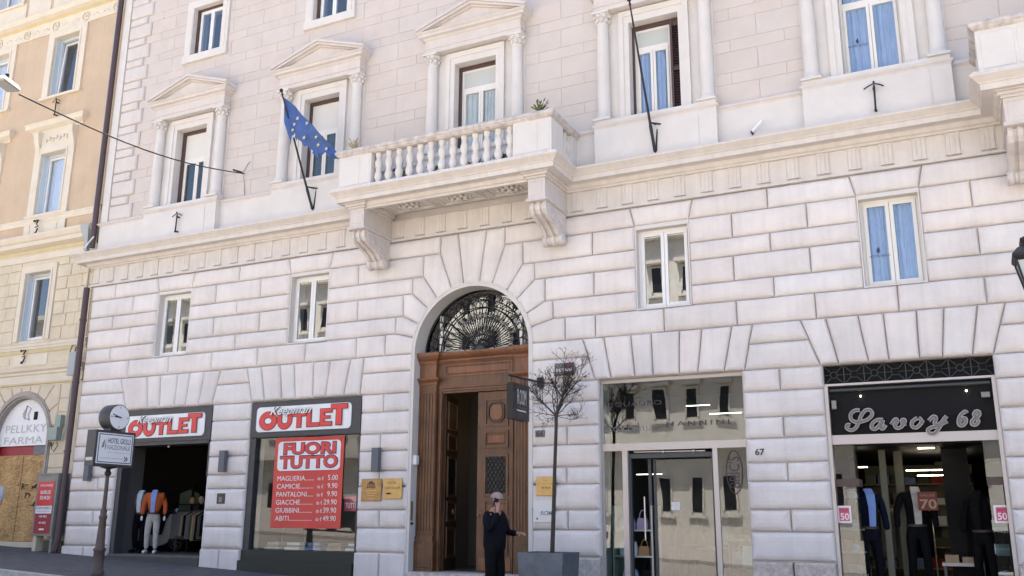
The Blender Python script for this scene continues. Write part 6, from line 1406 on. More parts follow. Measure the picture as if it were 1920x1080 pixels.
def hand_chain(pts, edges, wrist_i, w, dirf, up, side, s=1.0, curl=.5):
    """palm with four unequal bent fingers and a thumb leaving the side of the palm"""
    w = Vector(w); f = Vector(dirf).normalized(); u = Vector(up).normalized(); sd = Vector(side).normalized()
    pts.append((tuple(w + f * .045 * s), .026 * s)); pi_ = len(pts) - 1; edges.append((wrist_i, pi_))
    for k, L_ in enumerate((.072, .082, .076, .058)):
        b = w + f * .085 * s + sd * (k - 1.5) * .021 * s; i0 = len(pts)
        pts.append((tuple(b), .0105 * s)); edges.append((pi_, i0)); q = b; d_ = f
        for j in range(2):
            d_ = (d_ * (1 - curl * .5) + u * curl * .6).normalized(); q = q + d_ * L_ * .5 * s; pts.append((tuple(q), .0095 * s - .001 * j)); edges.append((len(pts) - 2, len(pts) - 1))
    b = w + f * .03 * s - sd * .035 * s; i0 = len(pts); pts.append((tuple(b), .012 * s)); edges.append((pi_, i0)); pts.append((tuple(b + (f * .6 - sd * .5 + u * .4).normalized() * .045 * s), .0105 * s)); edges.append((i0, i0 + 1)); pts.append((tuple(b + (f * 1.1 - sd * .45 + u * .6).normalized() * .075 * s), .009 * s)); edges.append((i0 + 1, i0 + 2))
def head(mb, G, a, b, c, s=1.0):
    """head with brow, nose, mouth, chin and ears, facing +forward"""
    n = 20; rings = 16; vs = []
    for i in range(rings + 1):
        th = math.pi * i / rings; z = math.cos(th)
        for k in range(n):
            q = 2 * math.pi * k / n; x, y = math.sin(th) * math.cos(q), math.sin(th) * math.sin(q)
            rx, ry, rz = .098, .076, .122
            fx = x * rx; fy = y * ry; fz = z * rz
            if z < -.2: fy *= 1 - .32 * (-z - .2); fx = fx * (1 - .12 * (-z)) + .012 * max(0, x)
            if x > .75 and -.35 < z < .12 and abs(y) < .3: fx += .022 * (1 - abs(y) / .3) * (1 - abs(z + .15) / .28)
            if x > .6 and .0 < z < .2 and .2 < abs(y) < .6: fx -= .009
            if x > .7 and -.62 < z < -.45: fx += .006
            vs.append(G(a + fx * s, b + fy * s, c + fz * s))
    fs = [(i * n + k, (i + 1) * n + k, (i + 1) * n + (k + 1) % n, i * n + (k + 1) % n) for i in range(rings) for k in range(n)]
    mb.add(vs, fs, True)
    for sg in (-1, 1): mb.sphere(G(a - .005 * s, b + sg * .078 * s, c - .005 * s), .028 * s, 8, (.8, .5, 1.2))
    return mb
def face(T, G, a, b, c, s=1.0):
    em = MB()
    for sg in (-1, 1): em.sphere(G(a + .085 * s, b + sg * .03 * s, c + .012 * s), .010 * s, 6)
    part('eyes', em, 'ink_dark', T)
    part('mouth', MB().tube([G(a + .09 * s, b - .022 * s, c - .062 * s), G(a + .098 * s, b, c - .06 * s), G(a + .09 * s, b + .022 * s, c - .062 * s)], .005 * s, 5), 'maroon', T)
# -- man on the phone in front of the portal
mx, my = -7.52, -1.5; mz = zg(mx) - .02
T = thing('person', 'person in black jacket and beige cap talking on a phone before the portal', 'person', (mx, my, mz))
G = framed((mx, my, mz), R(-12))
b_pts = [((0, 0, .96), .08), ((0, 0, 1.12), .09), ((.01, 0, 1.32), .13), ((0, 0, 1.47), .07), ((.015, 0, 1.55), .052), ((.03, 0, 1.63), .06)]
b_ed = [(0, 1), (1, 2), (2, 3), (3, 4), (4, 5)]
for sg in (-1, 1):
    i = len(b_pts); b_pts += [((.0, sg * .095, .88), .085), ((.05 if sg > 0 else .0, sg * .10, .50), .058), ((.02 if sg > 0 else -.05, sg * .10, .10), .042), ((.15 if sg > 0 else .08, sg * .11, .045), .035)]; b_ed += [(0, i), (i, i + 1), (i + 1, i + 2), (i + 2, i + 3)]
hd = Vector((.16, -.10, 1.50))
i = len(b_pts); b_pts += [((0, -.19, 1.42), .06), ((.10, -.27, 1.18), .043), (tuple(hd), .027)]; b_ed += [(3, i), (i, i + 1), (i + 1, i + 2)]
hand_chain(b_pts, b_ed, i + 2, hd, (-.15, -.02, 1), (-.55, .6, .1), (1, .5, 0), 1.08, .55)
hl = Vector((.36, .20, 1.13))
i = len(b_pts); b_pts += [((0, .19, 1.42), .06), ((.04, .27, 1.16), .043), (tuple(hl), .027)]; b_ed += [(3, i), (i, i + 1), (i + 1, i + 2)]
hand_chain(b_pts, b_ed, i + 2, hl, (1, -.1, .02), (.1, -.1, -1), (0, 1, .1), 1.05, .45)
addskin('body', G, b_pts, b_ed, 'skin', T)
part('head', head(MB(), G, .05, .0, 1.685), 'skin', T); face(T, G, .05, 0, 1.685)
j_pts = [((0, 0, .76), (.215, .185)), ((0, 0, 1.02), (.215, .185)), ((.015, 0, 1.20), (.21, .18)), ((.01, 0, 1.36), (.19, .16)), ((.0, 0, 1.47), (.10, .095)), ((.01, 0, 1.53), .068)]
j_ed = [(0, 1), (1, 2), (2, 3), (3, 4), (4, 5)]
i = len(j_pts); j_pts += [((0, -.18, 1.42), .085), ((.05, -.25, 1.28), .076), ((.11, -.275, 1.16), .068), ((.14, -.18, 1.35), .056), (tuple(hd + Vector((.0, -.005, -.03))), .045)]; j_ed += [(3, i), (i, i + 1), (i + 1, i + 2), (i + 2, i + 3), (i + 3, i + 4)]
i = len(j_pts); j_pts += [((0, .18, 1.42), .085), ((.02, .25, 1.28), .074), ((.05, .275, 1.15), .066), ((.2, .235, 1.135), .055), (tuple(hl - Vector((.03, 0, 0))), .045)]; j_ed += [(3, i), (i, i + 1), (i + 1, i + 2), (i + 2, i + 3), (i + 3, i + 4)]
addskin('jacket', G, j_pts, j_ed, 'navy_cloth', T)
t_pts = [((0, 0, 1.08), (.16, .14)), ((0, 0, .90), (.18, .155))]; t_ed = [(0, 1)]
for sg in (-1, 1):
    i = len(t_pts); t_pts += [((.0, sg * .09, .78), .12), ((.05 if sg > 0 else .0, sg * .10, .50), .092), ((.02 if sg > 0 else -.05, sg * .10, .12), .07), ((.02 if sg > 0 else -.05, sg * .10, .07), .072)]; t_ed += [(1, i), (i, i + 1), (i + 1, i + 2), (i + 2, i + 3)]
addskin('trousers', G, t_pts, t_ed, 'black_cloth', T)
for sg in (-1, 1):
    fx = .02 if sg > 0 else -.05
    addskin('shoe', G, [((fx - .05, sg * .10, .045), .045), ((fx + .06, sg * .105, .045), .045), ((fx + .17, sg * .11, .035), .036)], [(0, 1), (1, 2)], 'black', T)
cp = MB()
secs = []
n = 20
for i in range(7):
    th = (math.pi / 2) * i / 6; z = math.sin(th) * .10; r_ = math.cos(th)
    secs += [G(.045 + .118 * r_ * math.cos(2 * math.pi * k / n), .094 * r_ * math.sin(2 * math.pi * k / n), 1.715 + z) for k in range(n)]
cp.add(secs, [(i * n + k, i * n + (k + 1) % n, (i + 1) * n + (k + 1) % n, (i + 1) * n + k) for i in range(6) for k in range(n)], True)
br = []
for i in range(9):
    a = R(-75 + 150 * i / 8); br += [G(.045 + .112 * math.cos(a), .09 * math.sin(a), 1.718), G(.045 + .112 * math.cos(a) + .085 * math.cos(a * .6), .088 * math.sin(a), 1.706 - .012 * abs(math.sin(a)))]
cp.add(br, [(2 * i, 2 * i + 1, 2 * i + 3, 2 * i + 2) for i in range(8)], True); cp.add([(x, y, z - .008) for x, y, z in br], [(2 * i, 2 * i + 2, 2 * i + 3, 2 * i + 1) for i in range(8)], True)
part('cap', cp, 'cap_beige', T)
hr_ = MB(); hr_.add([G(.03 + .10 * math.cos(a), .082 * math.sin(a), z) for z in (1.64, 1.725) for a in [R(100 + 160 * k / 10) for k in range(11)]], [(k, k + 1, 12 + k, 11 + k) for k in range(10)], True)
part('hair', hr_, 'hair', T)
PH = thing('phone', 'black phone held to the face by the person in the beige cap', 'phone', tuple(G(.11, -.10, 1.62)))
ph = MB(); hxp = (.10, -.102, 1.625); u1 = Vector((.35, .0, .95)).normalized(); u2 = Vector((.85, .45, -.3)).normalized(); nn = u1.cross(u2).normalized()
ph.add([G(*(Vector(hxp) + u1 * a * .078 + u2 * b * .037 + nn * c * .005)) for c in (-1, 1) for a, b in ((-1, -1), (1, -1), (1, 1), (-1, 1))], [(0, 3, 2, 1), (4, 5, 6, 7), (0, 1, 5, 4), (1, 2, 6, 5), (2, 3, 7, 6), (3, 0, 4, 7)])
part('phone_body', ph, 'black', PH)
# -- passer-by cut by the left edge
qx, qy = -21.464, -.9; qz = zg(qx) - .01
T = thing('person', 'person in pale blue shirt leaving at the left edge of the picture', 'person', (qx, qy, qz)); G = framed((qx, qy, qz), R(180))
b_pts = [((0, 0, .96), .07), ((0, 0, 1.15), .075), ((.01, 0, 1.34), .08), ((0, 0, 1.46), .065), ((.01, 0, 1.54), .05), ((.02, 0, 1.62), .055)]; b_ed = [(0, 1), (1, 2), (2, 3), (3, 4), (4, 5)]
for sg in (-1, 1):
    s_ = .12 * sg
    i = len(b_pts); b_pts += [((.0, sg * .09, .88), .08), ((s_ + .03, sg * .09, .50), .055), ((s_ * 1.6 - .03, sg * .09, .10), .04), ((s_ * 1.6 + .1, sg * .09, .045), .033)]; b_ed += [(0, i), (i, i + 1), (i + 1, i + 2), (i + 2, i + 3)]
    i = len(b_pts); w_ = Vector((-.10 * sg, sg * .24, .88)); b_pts += [((0, sg * .19, 1.42), .055), ((-.04 * sg, sg * .235, 1.13), .04), (tuple(w_), .026)]; b_ed += [(3, i), (i, i + 1), (i + 1, i + 2)]
    hand_chain(b_pts, b_ed, i + 2, w_, (.1, 0, -1), (.3, -sg, 0), (1, 0, .1), 1.0, .35)
addskin('body', G, b_pts, b_ed, 'skin', T); part('head', head(MB(), G, .04, 0, 1.68), 'skin', T); face(T, G, .04, 0, 1.68)
hh = MB(); hh.sphere(G(.02, 0, 1.715), .108, 14, (1, .86, .95)); part('hair', hh, 'hair', T)
sp_ = [((0, 0, .82), (.20, .18)), ((0, 0, 1.1), (.20, .18)), ((.01, 0, 1.3), (.205, .175)), ((0, 0, 1.44), (.13, .12)), ((0, 0, 1.5), .085)]; se = [(0, 1), (1, 2), (2, 3), (3, 4)]
for sg in (-1, 1): i = len(sp_); sp_ += [((0, sg * .18, 1.41), .095), ((-.025 * sg, sg * .225, 1.22), .085), ((-.035 * sg, sg * .235, 1.14), .082)]; se += [(2, i), (i, i + 1), (i + 1, i + 2)]
addskin('shirt', G, sp_, se, 'shirt_white', T)
t_pts = [((0, 0, .98), (.14, .12)), ((0, 0, .90), (.15, .13))]; t_ed = [(0, 1)]
for sg in (-1, 1): s_ = .12 * sg; i = len(t_pts); t_pts += [((0, sg * .085, .8), .10), ((s_ + .03, sg * .09, .5), .08), ((s_ * 1.6 - .03, sg * .09, .1), .065)]; t_ed += [(1, i), (i, i + 1), (i + 1, i + 2)]
addskin('trousers', G, t_pts, t_ed, 'blazer_navy', T)
for sg in (-1, 1): s_ = .12 * sg * 1.6; addskin('shoe', G, [((s_ - .07, sg * .09, .04), .042), ((s_ + .05, sg * .09, .04), .042), ((s_ + .14, sg * .09, .032), .034)], [(0, 1), (1, 2)], 'black', T)

# ------------------------------------------------------------------ shop stock
def mannequin(x, y, z, yaw, label, jm, tm, sm, shoe, group, hem=.90, h=1.0, hands=True):
    T = thing('mannequin', label, 'mannequin', (x, y, z), group); G0 = framed((x, y, z), yaw); G = lambda a, b, c: G0(a * h, b * h, c * h)
    j = [((0, 0, hem), (.165, .115)), ((0, 0, 1.06), (.155, .115)), ((0, 0, 1.24), (.17, .125)), ((0, 0, 1.37), (.13, .10)), ((0, 0, 1.43), .065)]; e = [(0, 1), (1, 2), (2, 3), (3, 4)]
    for sg in (-1, 1): i = len(j); j += [((0, sg * .18, 1.34), .07), ((-.02, sg * .25, 1.10), .058), ((.02, sg * .26, .88), .05)]; e += [(2, i), (i, i + 1), (i + 1, i + 2)]
    addskin('jacket', G, j, e, jm, T)
    part('shirt_front', MB().add([G(.14, -.045, .93), G(.14, .045, .93), G(.165, .055, 1.2), G(.135, .065, 1.36), G(.06, .06, 1.45), G(.06, -.06, 1.45), G(.135, -.065, 1.36), G(.165, -.055, 1.2), G(.06, 0, .93)], [(0, 1, 2, 7), (7, 2, 3, 6), (6, 3, 4, 5)]), sm, T)
    part('neck', MB().lathe(G(0, 0, 1.41), [(.055, 0), (.05, .05), (.0, .052)], 12), sm, T)
    hm = MB()
    for sg in (-1, 1): hm.sphere(G(.03, sg * .26, .80), .042, 8, (.8, .6, 1.5))
    if hands: part('hands', hm, 'shirt_white', T)
    t = [((0, 0, .95), (.14, .11)), ((0, 0, .88), (.15, .12))]; e = [(0, 1)]
    for sg in (-1, 1): i = len(t); t += [((0, sg * .085, .78), .095), ((.03, sg * .10, .46), .072), ((-.01 + .03 * sg, sg * .11, .09), .058)]; e += [(1, i), (i, i + 1), (i + 1, i + 2)]
    addskin('trousers', G, t, e, tm, T)
    part('belt', MB().lathe(G(0, 0, .895), [(.157, 0), (.157, .04)], 16), 'ink_dark', T)
    for sg in (-1, 1): addskin('shoe', G, [((-.04 + .03 * sg, sg * .11, .045), .048), ((.08 + .03 * sg, sg * .12, .045), .045), ((.19 + .03 * sg, sg * .13, .032), .034)], [(0, 1), (1, 2)], shoe, T)
    return T
fz = .84
mannequin(-17.72, .62, fz, R(-58), 'headless mannequin in orange jacket, grey trousers and white sneakers at the shop entrance', 'jacket_orange', 'trouser_grey', 'shirt_blue', 'shoe_white', 'mannequins in the shops')
mannequin(-18.27, .74, fz, R(-70), 'headless mannequin in grey jacket and dark trousers behind the orange jacket', 'jacket_grey', 'navy_cloth', 'shirt_white', 'black', 'mannequins in the shops')
mannequin(-1.78, .75, .48, R(-60), 'headless mannequin in navy blazer and blue shirt inside the right shop window', 'blazer_navy', 'navy_cloth', 'shirt_blue', 'black', 'mannequins in the shops', h=1.16, hem=.70, hands=False)
mannequin(-1.08, 1.2, .52, R(-75), 'headless mannequin in black jacket beside the red 70 poster', 'black_cloth', 'black_cloth', 'trouser_grey', 'black', 'mannequins in the shops', h=1.16, hem=.76, hands=False)
mannequin(-.10, .95, .44, R(-115), 'headless mannequin in black suit inside the right end of the right shop', 'black_cloth', 'black_cloth', 'black_cloth', 'black', 'mannequins in the shops', h=1.16, hem=.76, hands=False)
for x_, y_, t_ in ((-1.78, .75, .48), (-1.08, 1.2, .52), (-.10, .95, .44)):
    tag(part('display_plinth', MB().box(x_ - .3, x_ + .3, y_ - .28, y_ + .28, -.05, t_), 'black'), {-1.78: 'black plinth under the navy blazer mannequin', -1.08: 'black plinth under the mannequin beside the 70 poster', -.10: 'black plinth under the black suit mannequin at the right end'}[x_], 'plinth', 'black plinths in the right shop')
# cream motor scooter behind the mannequins
SX, SY, SZ = -19.0, 1.85, fz
T = thing('scooter', 'cream motor scooter parked inside the outlet entrance', 'scooter', (SX, SY, SZ)); G = framed((SX, SY, SZ), R(22))
def wheel(a, nm):
    c = G(a, 0, .21); ax = Vector(G(0, 1, 0)) - Vector(G(0, 0, 0)); w_ = MB(); rim = MB()
    u_ = Vector(G(1, 0, 0)) - Vector(G(0, 0, 0)); cv = Vector(c)
    w_.tube([cv + u_ * .16 * math.cos(t) + Vector((0, 0, .16)) * math.sin(t) for t in [2 * math.pi * k / 22 for k in range(23)]], .05, 8, False)
    W_ = part('wheel', w_, 'tyre', T)
    for k in range(5): t = 2 * math.pi * k / 5; rim.tube([cv, cv + u_ * .12 * math.cos(t) + Vector((0, 0, .12)) * math.sin(t)], .018, 5)
    rim.tube([cv + u_ * .12 * math.cos(t) + Vector((0, 0, .12)) * math.sin(t) for t in [2 * math.pi * k / 18 for k in range(19)]], .014, 5, False); rim.tube([cv - ax * .05, cv + ax * .05], .04, 10); part('rim', rim, 'pole_grey', W_)
wheel(.62, 'f'); wheel(-.55, 'r')
addskin('body', G, [((.50, 0, .92), (.06, .10)), ((.46, 0, .70), (.05, .17)), ((.40, 0, .45), (.05, .17)), ((.30, 0, .27), (.05, .15)), ((0, 0, .25), (.045, .15)), ((-.25, 0, .33), (.12, .15)), ((-.5, 0, .48), (.17, .15)), ((-.78, 0, .50), (.07, .08))], [(i, i + 1) for i in range(7)], 'scooter_cream', T)
addskin('mudguard', G, [((.80, 0, .28), .05), ((.70, 0, .40), (.07, .085)), ((.56, 0, .44), (.08, .09)), ((.44, 0, .34), .06)], [(0, 1), (1, 2), (2, 3)], 'scooter_cream', T)
addskin('seat', G, [((-.05, 0, .66), (.06, .1)), ((-.35, 0, .72), (.06, .13)), ((-.65, 0, .70), (.05, .11))], [(0, 1), (1, 2)], 'black', T)
part('handlebar', MB().tube([G(.42, -.30, 1.0), G(.50, -.12, .98), G(.53, 0, .99), G(.50, .12, .98), G(.42, .30, 1.0)], .018, 6).tube([G(.50, 0, .9), G(.54, 0, 1.02)], .05, 8), 'iron_grey', T); part('headlight', MB().sphere(G(.59, 0, 1.0), .06, 10), 'clock_face', T)
# clothes rail and shelf
def garment(mb, x, y, z, w_, L_, yaw=0):
    c, s = math.cos(yaw), math.sin(yaw); vs = []
    for (u_, v_, d_) in ((-.04, 0, .01), (-w_ / 2, -.09, .02), (-w_ / 2 * 1.05, -L_, .035), (w_ / 2 * 1.05, -L_, .035), (w_ / 2, -.09, .02), (.04, 0, .01)):
        for sg in (-1, 1): vs.append((x + u_ * c - sg * d_ * s, y + u_ * s + sg * d_ * c, z + v_))
    a = [0, 2, 4, 6, 8, 10]; b = [1, 3, 5, 7, 9, 11]
    mb.add(vs, [tuple(a), tuple(b[::-1])] + [(a[i], b[i], b[(i + 1) % 6], a[(i + 1) % 6]) for i in range(6)]); return mb
T = thing('clothes_rail', 'rail of hanging grey and brown clothes at the right of the outlet entrance', 'clothes rail', (-16.5, 1.4, fz))
part('rail', MB().tube([(-17.85, 1.5, fz), (-17.85, 1.5, fz + .98), (-16.2, 1.5, fz + .98), (-16.2, 1.5, fz)], .016, 6), 'iron_grey', T)
for k in range(15):
    part('hanging_garment', garment(MB(), -17.75 + k * .095, 1.5, fz + .96, .42, rnd.uniform(.55, .68), R(70 + rnd.uniform(-8, 8))), rnd.choice(['tan_cloth', 'jacket_grey', 'trouser_grey', 'green_cloth', 'navy_cloth', 'tan_cloth', 'jacket_grey']), T)
T = thing('clothes_shelf', 'high shelf with folded tan clothes above the clothes rail', 'shelf', (-16.4, 1.7, fz + 1.2)); part('board', MB().box(-17.85, -16.1, 1.5, 1.95, fz + 1.12, fz + 1.15), 'black', T); part('upright', MB().box(-17.852, -17.82, 1.9, 1.95, fz, fz + 1.6).box(-16.13, -16.08, 1.9, 1.95, fz, fz + 1.6), 'black', T)
for k in range(5):
    addskin('folded_garment', lambda a, b, c: (a, b, c), [((-17.7 + k * .3, 1.7, fz + 1.22), (.07, .12)), ((-17.53 + k * .3, 1.72, fz + 1.22 + .05 * (k % 2)), (.06, .13))], [(0, 1)], ['orange_wood', 'tan_cloth', 'orange_wood', 'tan_cloth', 'jacket_grey'][k], T, 1)
T = thing('garment_stand', 'dark stand with a green coat behind the scooter', 'clothes stand', (-18.0, 2.2, fz)); part('coat', garment(MB(), -18.0, 2.0, fz + 1.5, .5, .8, R(20)), 'green_cloth', T); part('pole', MB().tube([(-18.0, 2.02, fz), (-18.0, 2.02, fz + 1.55)], .02, 6), 'iron', T)
# outlet window goods
for k, (x_, mcol, lab) in enumerate(((-14.0, 'trouser_grey', 'pale folded trousers on the outlet window floor, left end'), (-13.45, 'shirt_white', 'white folded shirts on the outlet window floor under the poster'), (-12.9, 'shirt_blue', 'blue folded shirts on the outlet window floor under the poster'), (-12.35, 'tan_cloth', 'tan folded clothes on the outlet window floor'), (-11.85, 'bag_white', 'white folded shirts at the right end of the outlet window floor'))):
    T = thing('folded_clothes', lab, 'clothes', (x_, .7, 1.0), 'folded clothes in the outlet window')
    for j in range(3): part('folded_shirt', MB().box(x_ - .2 + .02 * j, x_ + .2 - .015 * j, .5 + .02 * j, .85, 1.0 + .05 * j, 1.046 + .05 * j), mcol if j != 1 else 'jacket_grey', T)
for (x_, jm, lab) in ((-14.05, 'trouser_grey', 'mannequin torso in pale grey jacket left of the price poster'), (-11.75, 'bag_white', 'mannequin torso in white shirt right of the price poster')):
    T = thing('torso_form', lab, 'mannequin', (x_, .9, 1.0)); G = framed((x_, .9, 1.25), R(-70)); addskin('torso', G, [((0, 0, .3), (.15, .11)), ((0, 0, .6), (.17, .12)), ((0, 0, .8), (.12, .09)), ((0, 0, .9), .05)], [(0, 1), (1, 2), (2, 3)], jm, T); part('stand', MB().tube([(x_, .9, 1.0), (x_, .9, 1.6)], .02, 6).lathe((x_, .9, 1.0), [(.14, 0), (.14, .02), (.02, .03)], 12), 'iron_grey', T)
T = thing('ceiling_spot', 'small lit spot lamp at the ceiling of the outlet window', 'lamp', (-11.8, .8, 3.2)); part('bulb', MB().sphere((-11.8, .8, 3.15), .035, 8), 'lamp_lit', T); part('socket', MB().tube([(-11.8, .8, 3.18), (-11.8, .8, 4.0)], .02, 6), 'iron_grey', T)
# bags in the bag shop
def bag(x, y, z, w_, h_, m_, label, yaw=0.):
    T = thing('handbag', label, 'bag', (x, y, z), 'handbags on the shop shelves'); G = framed((x, y, z), yaw); vs = [G(a * .5 * w_ * s, b * .22 * w_ * s, c * h_) for c, s in ((0, 1), (.5, 1.05), (1, .82)) for a, b in ((-1, -1), (1, -1), (1, 1), (-1, 1))]
    part('bag_body', MB().add(vs, [(0, 3, 2, 1), (8, 9, 10, 11)] + [(i + k, i + (k + 1) % 4, i + 4 + (k + 1) % 4, i + 4 + k) for i in (0, 4) for k in range(4)]), m_, T)
    part('strap', MB().tube([G(w_ * .3 * math.cos(t), 0, h_ + h_ * .7 * math.sin(t)) for t in [math.pi * k / 10 for k in range(11)]], .012, 5), m_, T); return T
BS = thing('bag_shelf', 'pale shelf rack with handbags behind the left pane of the bag shop', 'shelf', (-5.9, .6, .2))
for zs in (.55, 1.0, 1.45): part('shelf_board', MB().box(-6.1, -5.4, .45, .95, zs, zs + .03), 'shelf_pale', BS)
part('upright', MB().box(-6.13, -6.1, .45, .95, .2, 1.9).box(-5.4, -5.37, .45, .95, .2, 1.9), 'shelf_pale', BS)
bag(-5.9, .62, 1.48, .26, .22, 'bag_blue', 'pale blue handbag on the top shelf of the rack'); bag(-5.62, .66, 1.48, .2, .2, 'bag_lilac', 'lilac handbag on the top shelf of the rack'); bag(-5.88, .62, 1.03, .3, .24, 'bag_white', 'white handbag on the middle shelf of the rack'); bag(-5.6, .66, 1.03, .2, .16, 'orange_wood', 'tan handbag on the middle shelf of the rack'); bag(-5.86, .62, .58, .26, .2, 'bag_blue', 'light blue handbag on the low shelf of the rack'); bag(-5.55, .66, .58, .2, .2, 'black', 'black handbag on the low shelf of the rack')
BS = thing('bag_shelf', 'dark display shelf behind the right pane of the bag shop', 'shelf', (-3.8, .6, .1)); part('shelf_board', MB().box(-4.05, -3.58, .45, .9, 1.30, 1.34).box(-4.05, -3.58, .45, .9, .85, .88), 'tan_cloth', BS); part('upright', MB().box(-3.62, -3.58, .5, .9, .1, 1.9).box(-4.05, -4.02, .5, .9, .1, 1.9), 'iron_grey', BS); part('shelf_board', MB().box(-3.85, -3.58, .5, .9, 1.70, 1.80), 'black', BS)
bag(-3.72, .6, .88, .22, .34, 'bag_white', 'pale green white handbag behind the right pane', 0); bag(-3.95, .66, .89, .2, .24, 'bag_lilac', 'lilac handbag behind the right pane, left of the pale one'); bag(-3.78, .6, .2, .26, .42, 'red_cloth', 'red trolley bag on the floor behind the right pane'); bag(-3.72, .62, 1.36, .22, .16, 'black', 'black handbag on the upper shelf behind the right pane')
T = thing('shop_counter', 'dark counter with stacked boxes deep inside the bag shop', 'counter', (-4.7, 2.6, .16)); part('counter_body', MB().box(-5.2, -4.2, 2.4, 3.0, .16, 1.1), 'black', T); part('counter_top', MB().box(-5.25, -4.15, 2.36, 3.04, 1.1, 1.14), 'tan_cloth', T); part('screen', MB().box(-4.75, -4.5, 2.6, 2.63, 1.2, 1.5), 'sign_white', T)
mannequin(-4.95, 1.25, .16, R(-80), 'dark clothed mannequin standing behind the bag shop door', 'black_cloth', 'black_cloth', 'black_cloth', 'black', 'mannequins in the shops', h=1.15, hem=.6, hands=False)
# caps, folded shirts and posters in the clothing shop
def cap_(x, y, z, m_, label):
    T = thing('hat', label, 'hat', (x, y, z), 'hats in the display cabinets'); part('crown', MB().lathe((x, y, z), [(.10, 0), (.098, .05), (.07, .10), (.0, .12)], 14), m_, T); part('brim', MB().lathe((x, y - .03, z), [(.13, .0), (.10, .008)], 14), m_, T)
ca0, cb0 = SHOPS[3][0] + .24, SHOPS[3][1] - .17
cap_(ca0, .34, 1.17, 'bag_blue', 'pale blue cap in the left display cabinet'); cap_(ca0 + .02, .36, 2.0, 'bag_white', 'white cap above the left fifty poster'); cap_(cb0, .34, .82, 'bag_blue', 'blue grey cap in the right display cabinet')
for (cx_, zs, ms_, lab) in ((ca0, 1.52, ('bag_lilac', 'shirt_white'), 'folded lilac shirts on the top shelf of the left cabinet'), (ca0, .82, ('tan_cloth', 'shirt_blue'), 'folded tan and blue shirts in the left cabinet'), (cb0, 1.17, ('shelf_pale', 'bag_white'), 'folded pale shirts in the right cabinet'), (cb0, 1.52, ('bag_white', 'shelf_pale'), 'folded white shirts on the top shelf of the right cabinet')):
    T = thing('folded_clothes', lab, 'clothes', (cx_, .35, zs), 'folded clothes in the display cabinets')
    for j in range(3): part('folded_shirt', MB().box(cx_ - .11, cx_ + .09, .24, .46, zs + .05 * j, zs + .045 + .05 * j), ms_[j % 2], T)
def sale(x0, x1, z0, z1, y, s, m_, frame, label, mt):
    T = thing('sale_poster', label, 'poster', ((x0 + x1) / 2, y, z0)); 
    if frame: part('white_border', MB().box(x0 - .03, x1 + .03, y + .002, y + .008, z0 - .03, z1 + .03), 'sign_white', T)
    part('sheet', MB().box(x0, x1, y - .002, y + .001, z0, z1), m_, T)
    text('lettering', s, x0 + (x1 - x0) * .1, x1 - (x1 - x0) * .05, z0 + (z1 - z0) * .08, z0 + (z1 - z0) * .60, y - .005, mt, T, bold=.02)
    text('lettering', 'SALDI', x0 + (x1 - x0) * .15, x1 - (x1 - x0) * .15, z1 - (z1 - z0) * .25, z1 - (z1 - z0) * .13, y - .005, 'ink_dark' if frame else mt, T)
sale(-2.143, -1.988, 1.641, 1.849, .13, '50', 'pink', True, 'small pink sale poster with 50 on the left cabinet', 'sign_white')
sale(0.105, 0.254, 1.651, 1.852, .13, '50', 'pink', True, 'small pink sale poster with 50 on the right cabinet', 'sign_white')
sale(-1.008, -0.715, 1.816, 2.111, .9, '70', 'red_poster', False, 'dark red sale poster with 70 deep inside the right shop', 'tan_cloth')
T = thing('clothes_rail', 'rail of dark suits along the left inside the right shop', 'clothes rail', (-1.6, 2.4, 0)); part('rail', MB().tube([(-2.0, 2.6, .05), (-2.0, 2.6, 1.9), (-.9, 2.6, 1.9), (-.9, 2.6, .05)], .016, 6), 'steel', T)
for k in range(11): part('hanging_garment', garment(MB(), -1.92 + k * .09, 2.6, 1.88, .45, .85, R(70)), rnd.choice(['tan_cloth', 'green_cloth', 'jacket_grey', 'navy_cloth']), T)
T = thing('shirt_wall', 'wall shelves full of folded shirts at the back of the right shop', 'shelf', (-1.0, 4.4, .1)); part('frame', MB().box(-2.2, -.2, 4.75, 4.8, .1, 2.75), 'olive_base', T)
for iz in range(6):
    part('shelf_board', MB().box(-2.2, -.2, 4.4, 4.75, .35 + iz * .4, .375 + iz * .4), 'tan_cloth', T)
    for ix in range(8):
        hgt = rnd.choice((.12, .18, .24)); part('folded_shirt', MB().box(-2.16 + ix * .245, -1.96 + ix * .245, 4.42, 4.7, .376 + iz * .4, .376 + iz * .4 + hgt), rnd.choice(['tan_cloth', 'shelf_pale', 'shirt_blue', 'jacket_grey', 'green_cloth', 'red_cloth', 'bag_white']), T)
T = thing('clothes_rail', 'rail of dark coats along the right side inside the right shop', 'clothes rail', (.1, 2.2, 0)); part('rail', MB().tube([(-.15, 1.5, .0), (-.15, 1.5, 1.85), (.25, 3.4, 1.85), (.25, 3.4, .0)], .016, 6), 'steel', T)
for k in range(12): part('hanging_garment', garment(MB(), -.13 + k * .03, 1.58 + k * .15, 1.83, .45, .9, R(-10)), rnd.choice(['maroon', 'navy_cloth', 'jacket_grey', 'black_cloth', 'tan_cloth']), T)
T = thing('shop_table', 'low table with folded yellow and white clothes inside the right shop', 'table', (-.55, 1.3, .05)); part('table_top', MB().box(-.75, -.2, 1.1, 1.5, .95, 1.0), 'shelf_pale', T); part('leg', MB().box(-.73, -.69, 1.12, 1.16, .0, .95), 'iron_grey', T); part('leg', MB().box(-.26, -.22, 1.12, 1.16, .0, .95), 'iron_grey', T); part('folded_garment', MB().box(-.7, -.5, 1.15, 1.4, 1.0, 1.12).box(-.45, -.25, 1.15, 1.4, 1.0, 1.09), 'tan_cloth', T)

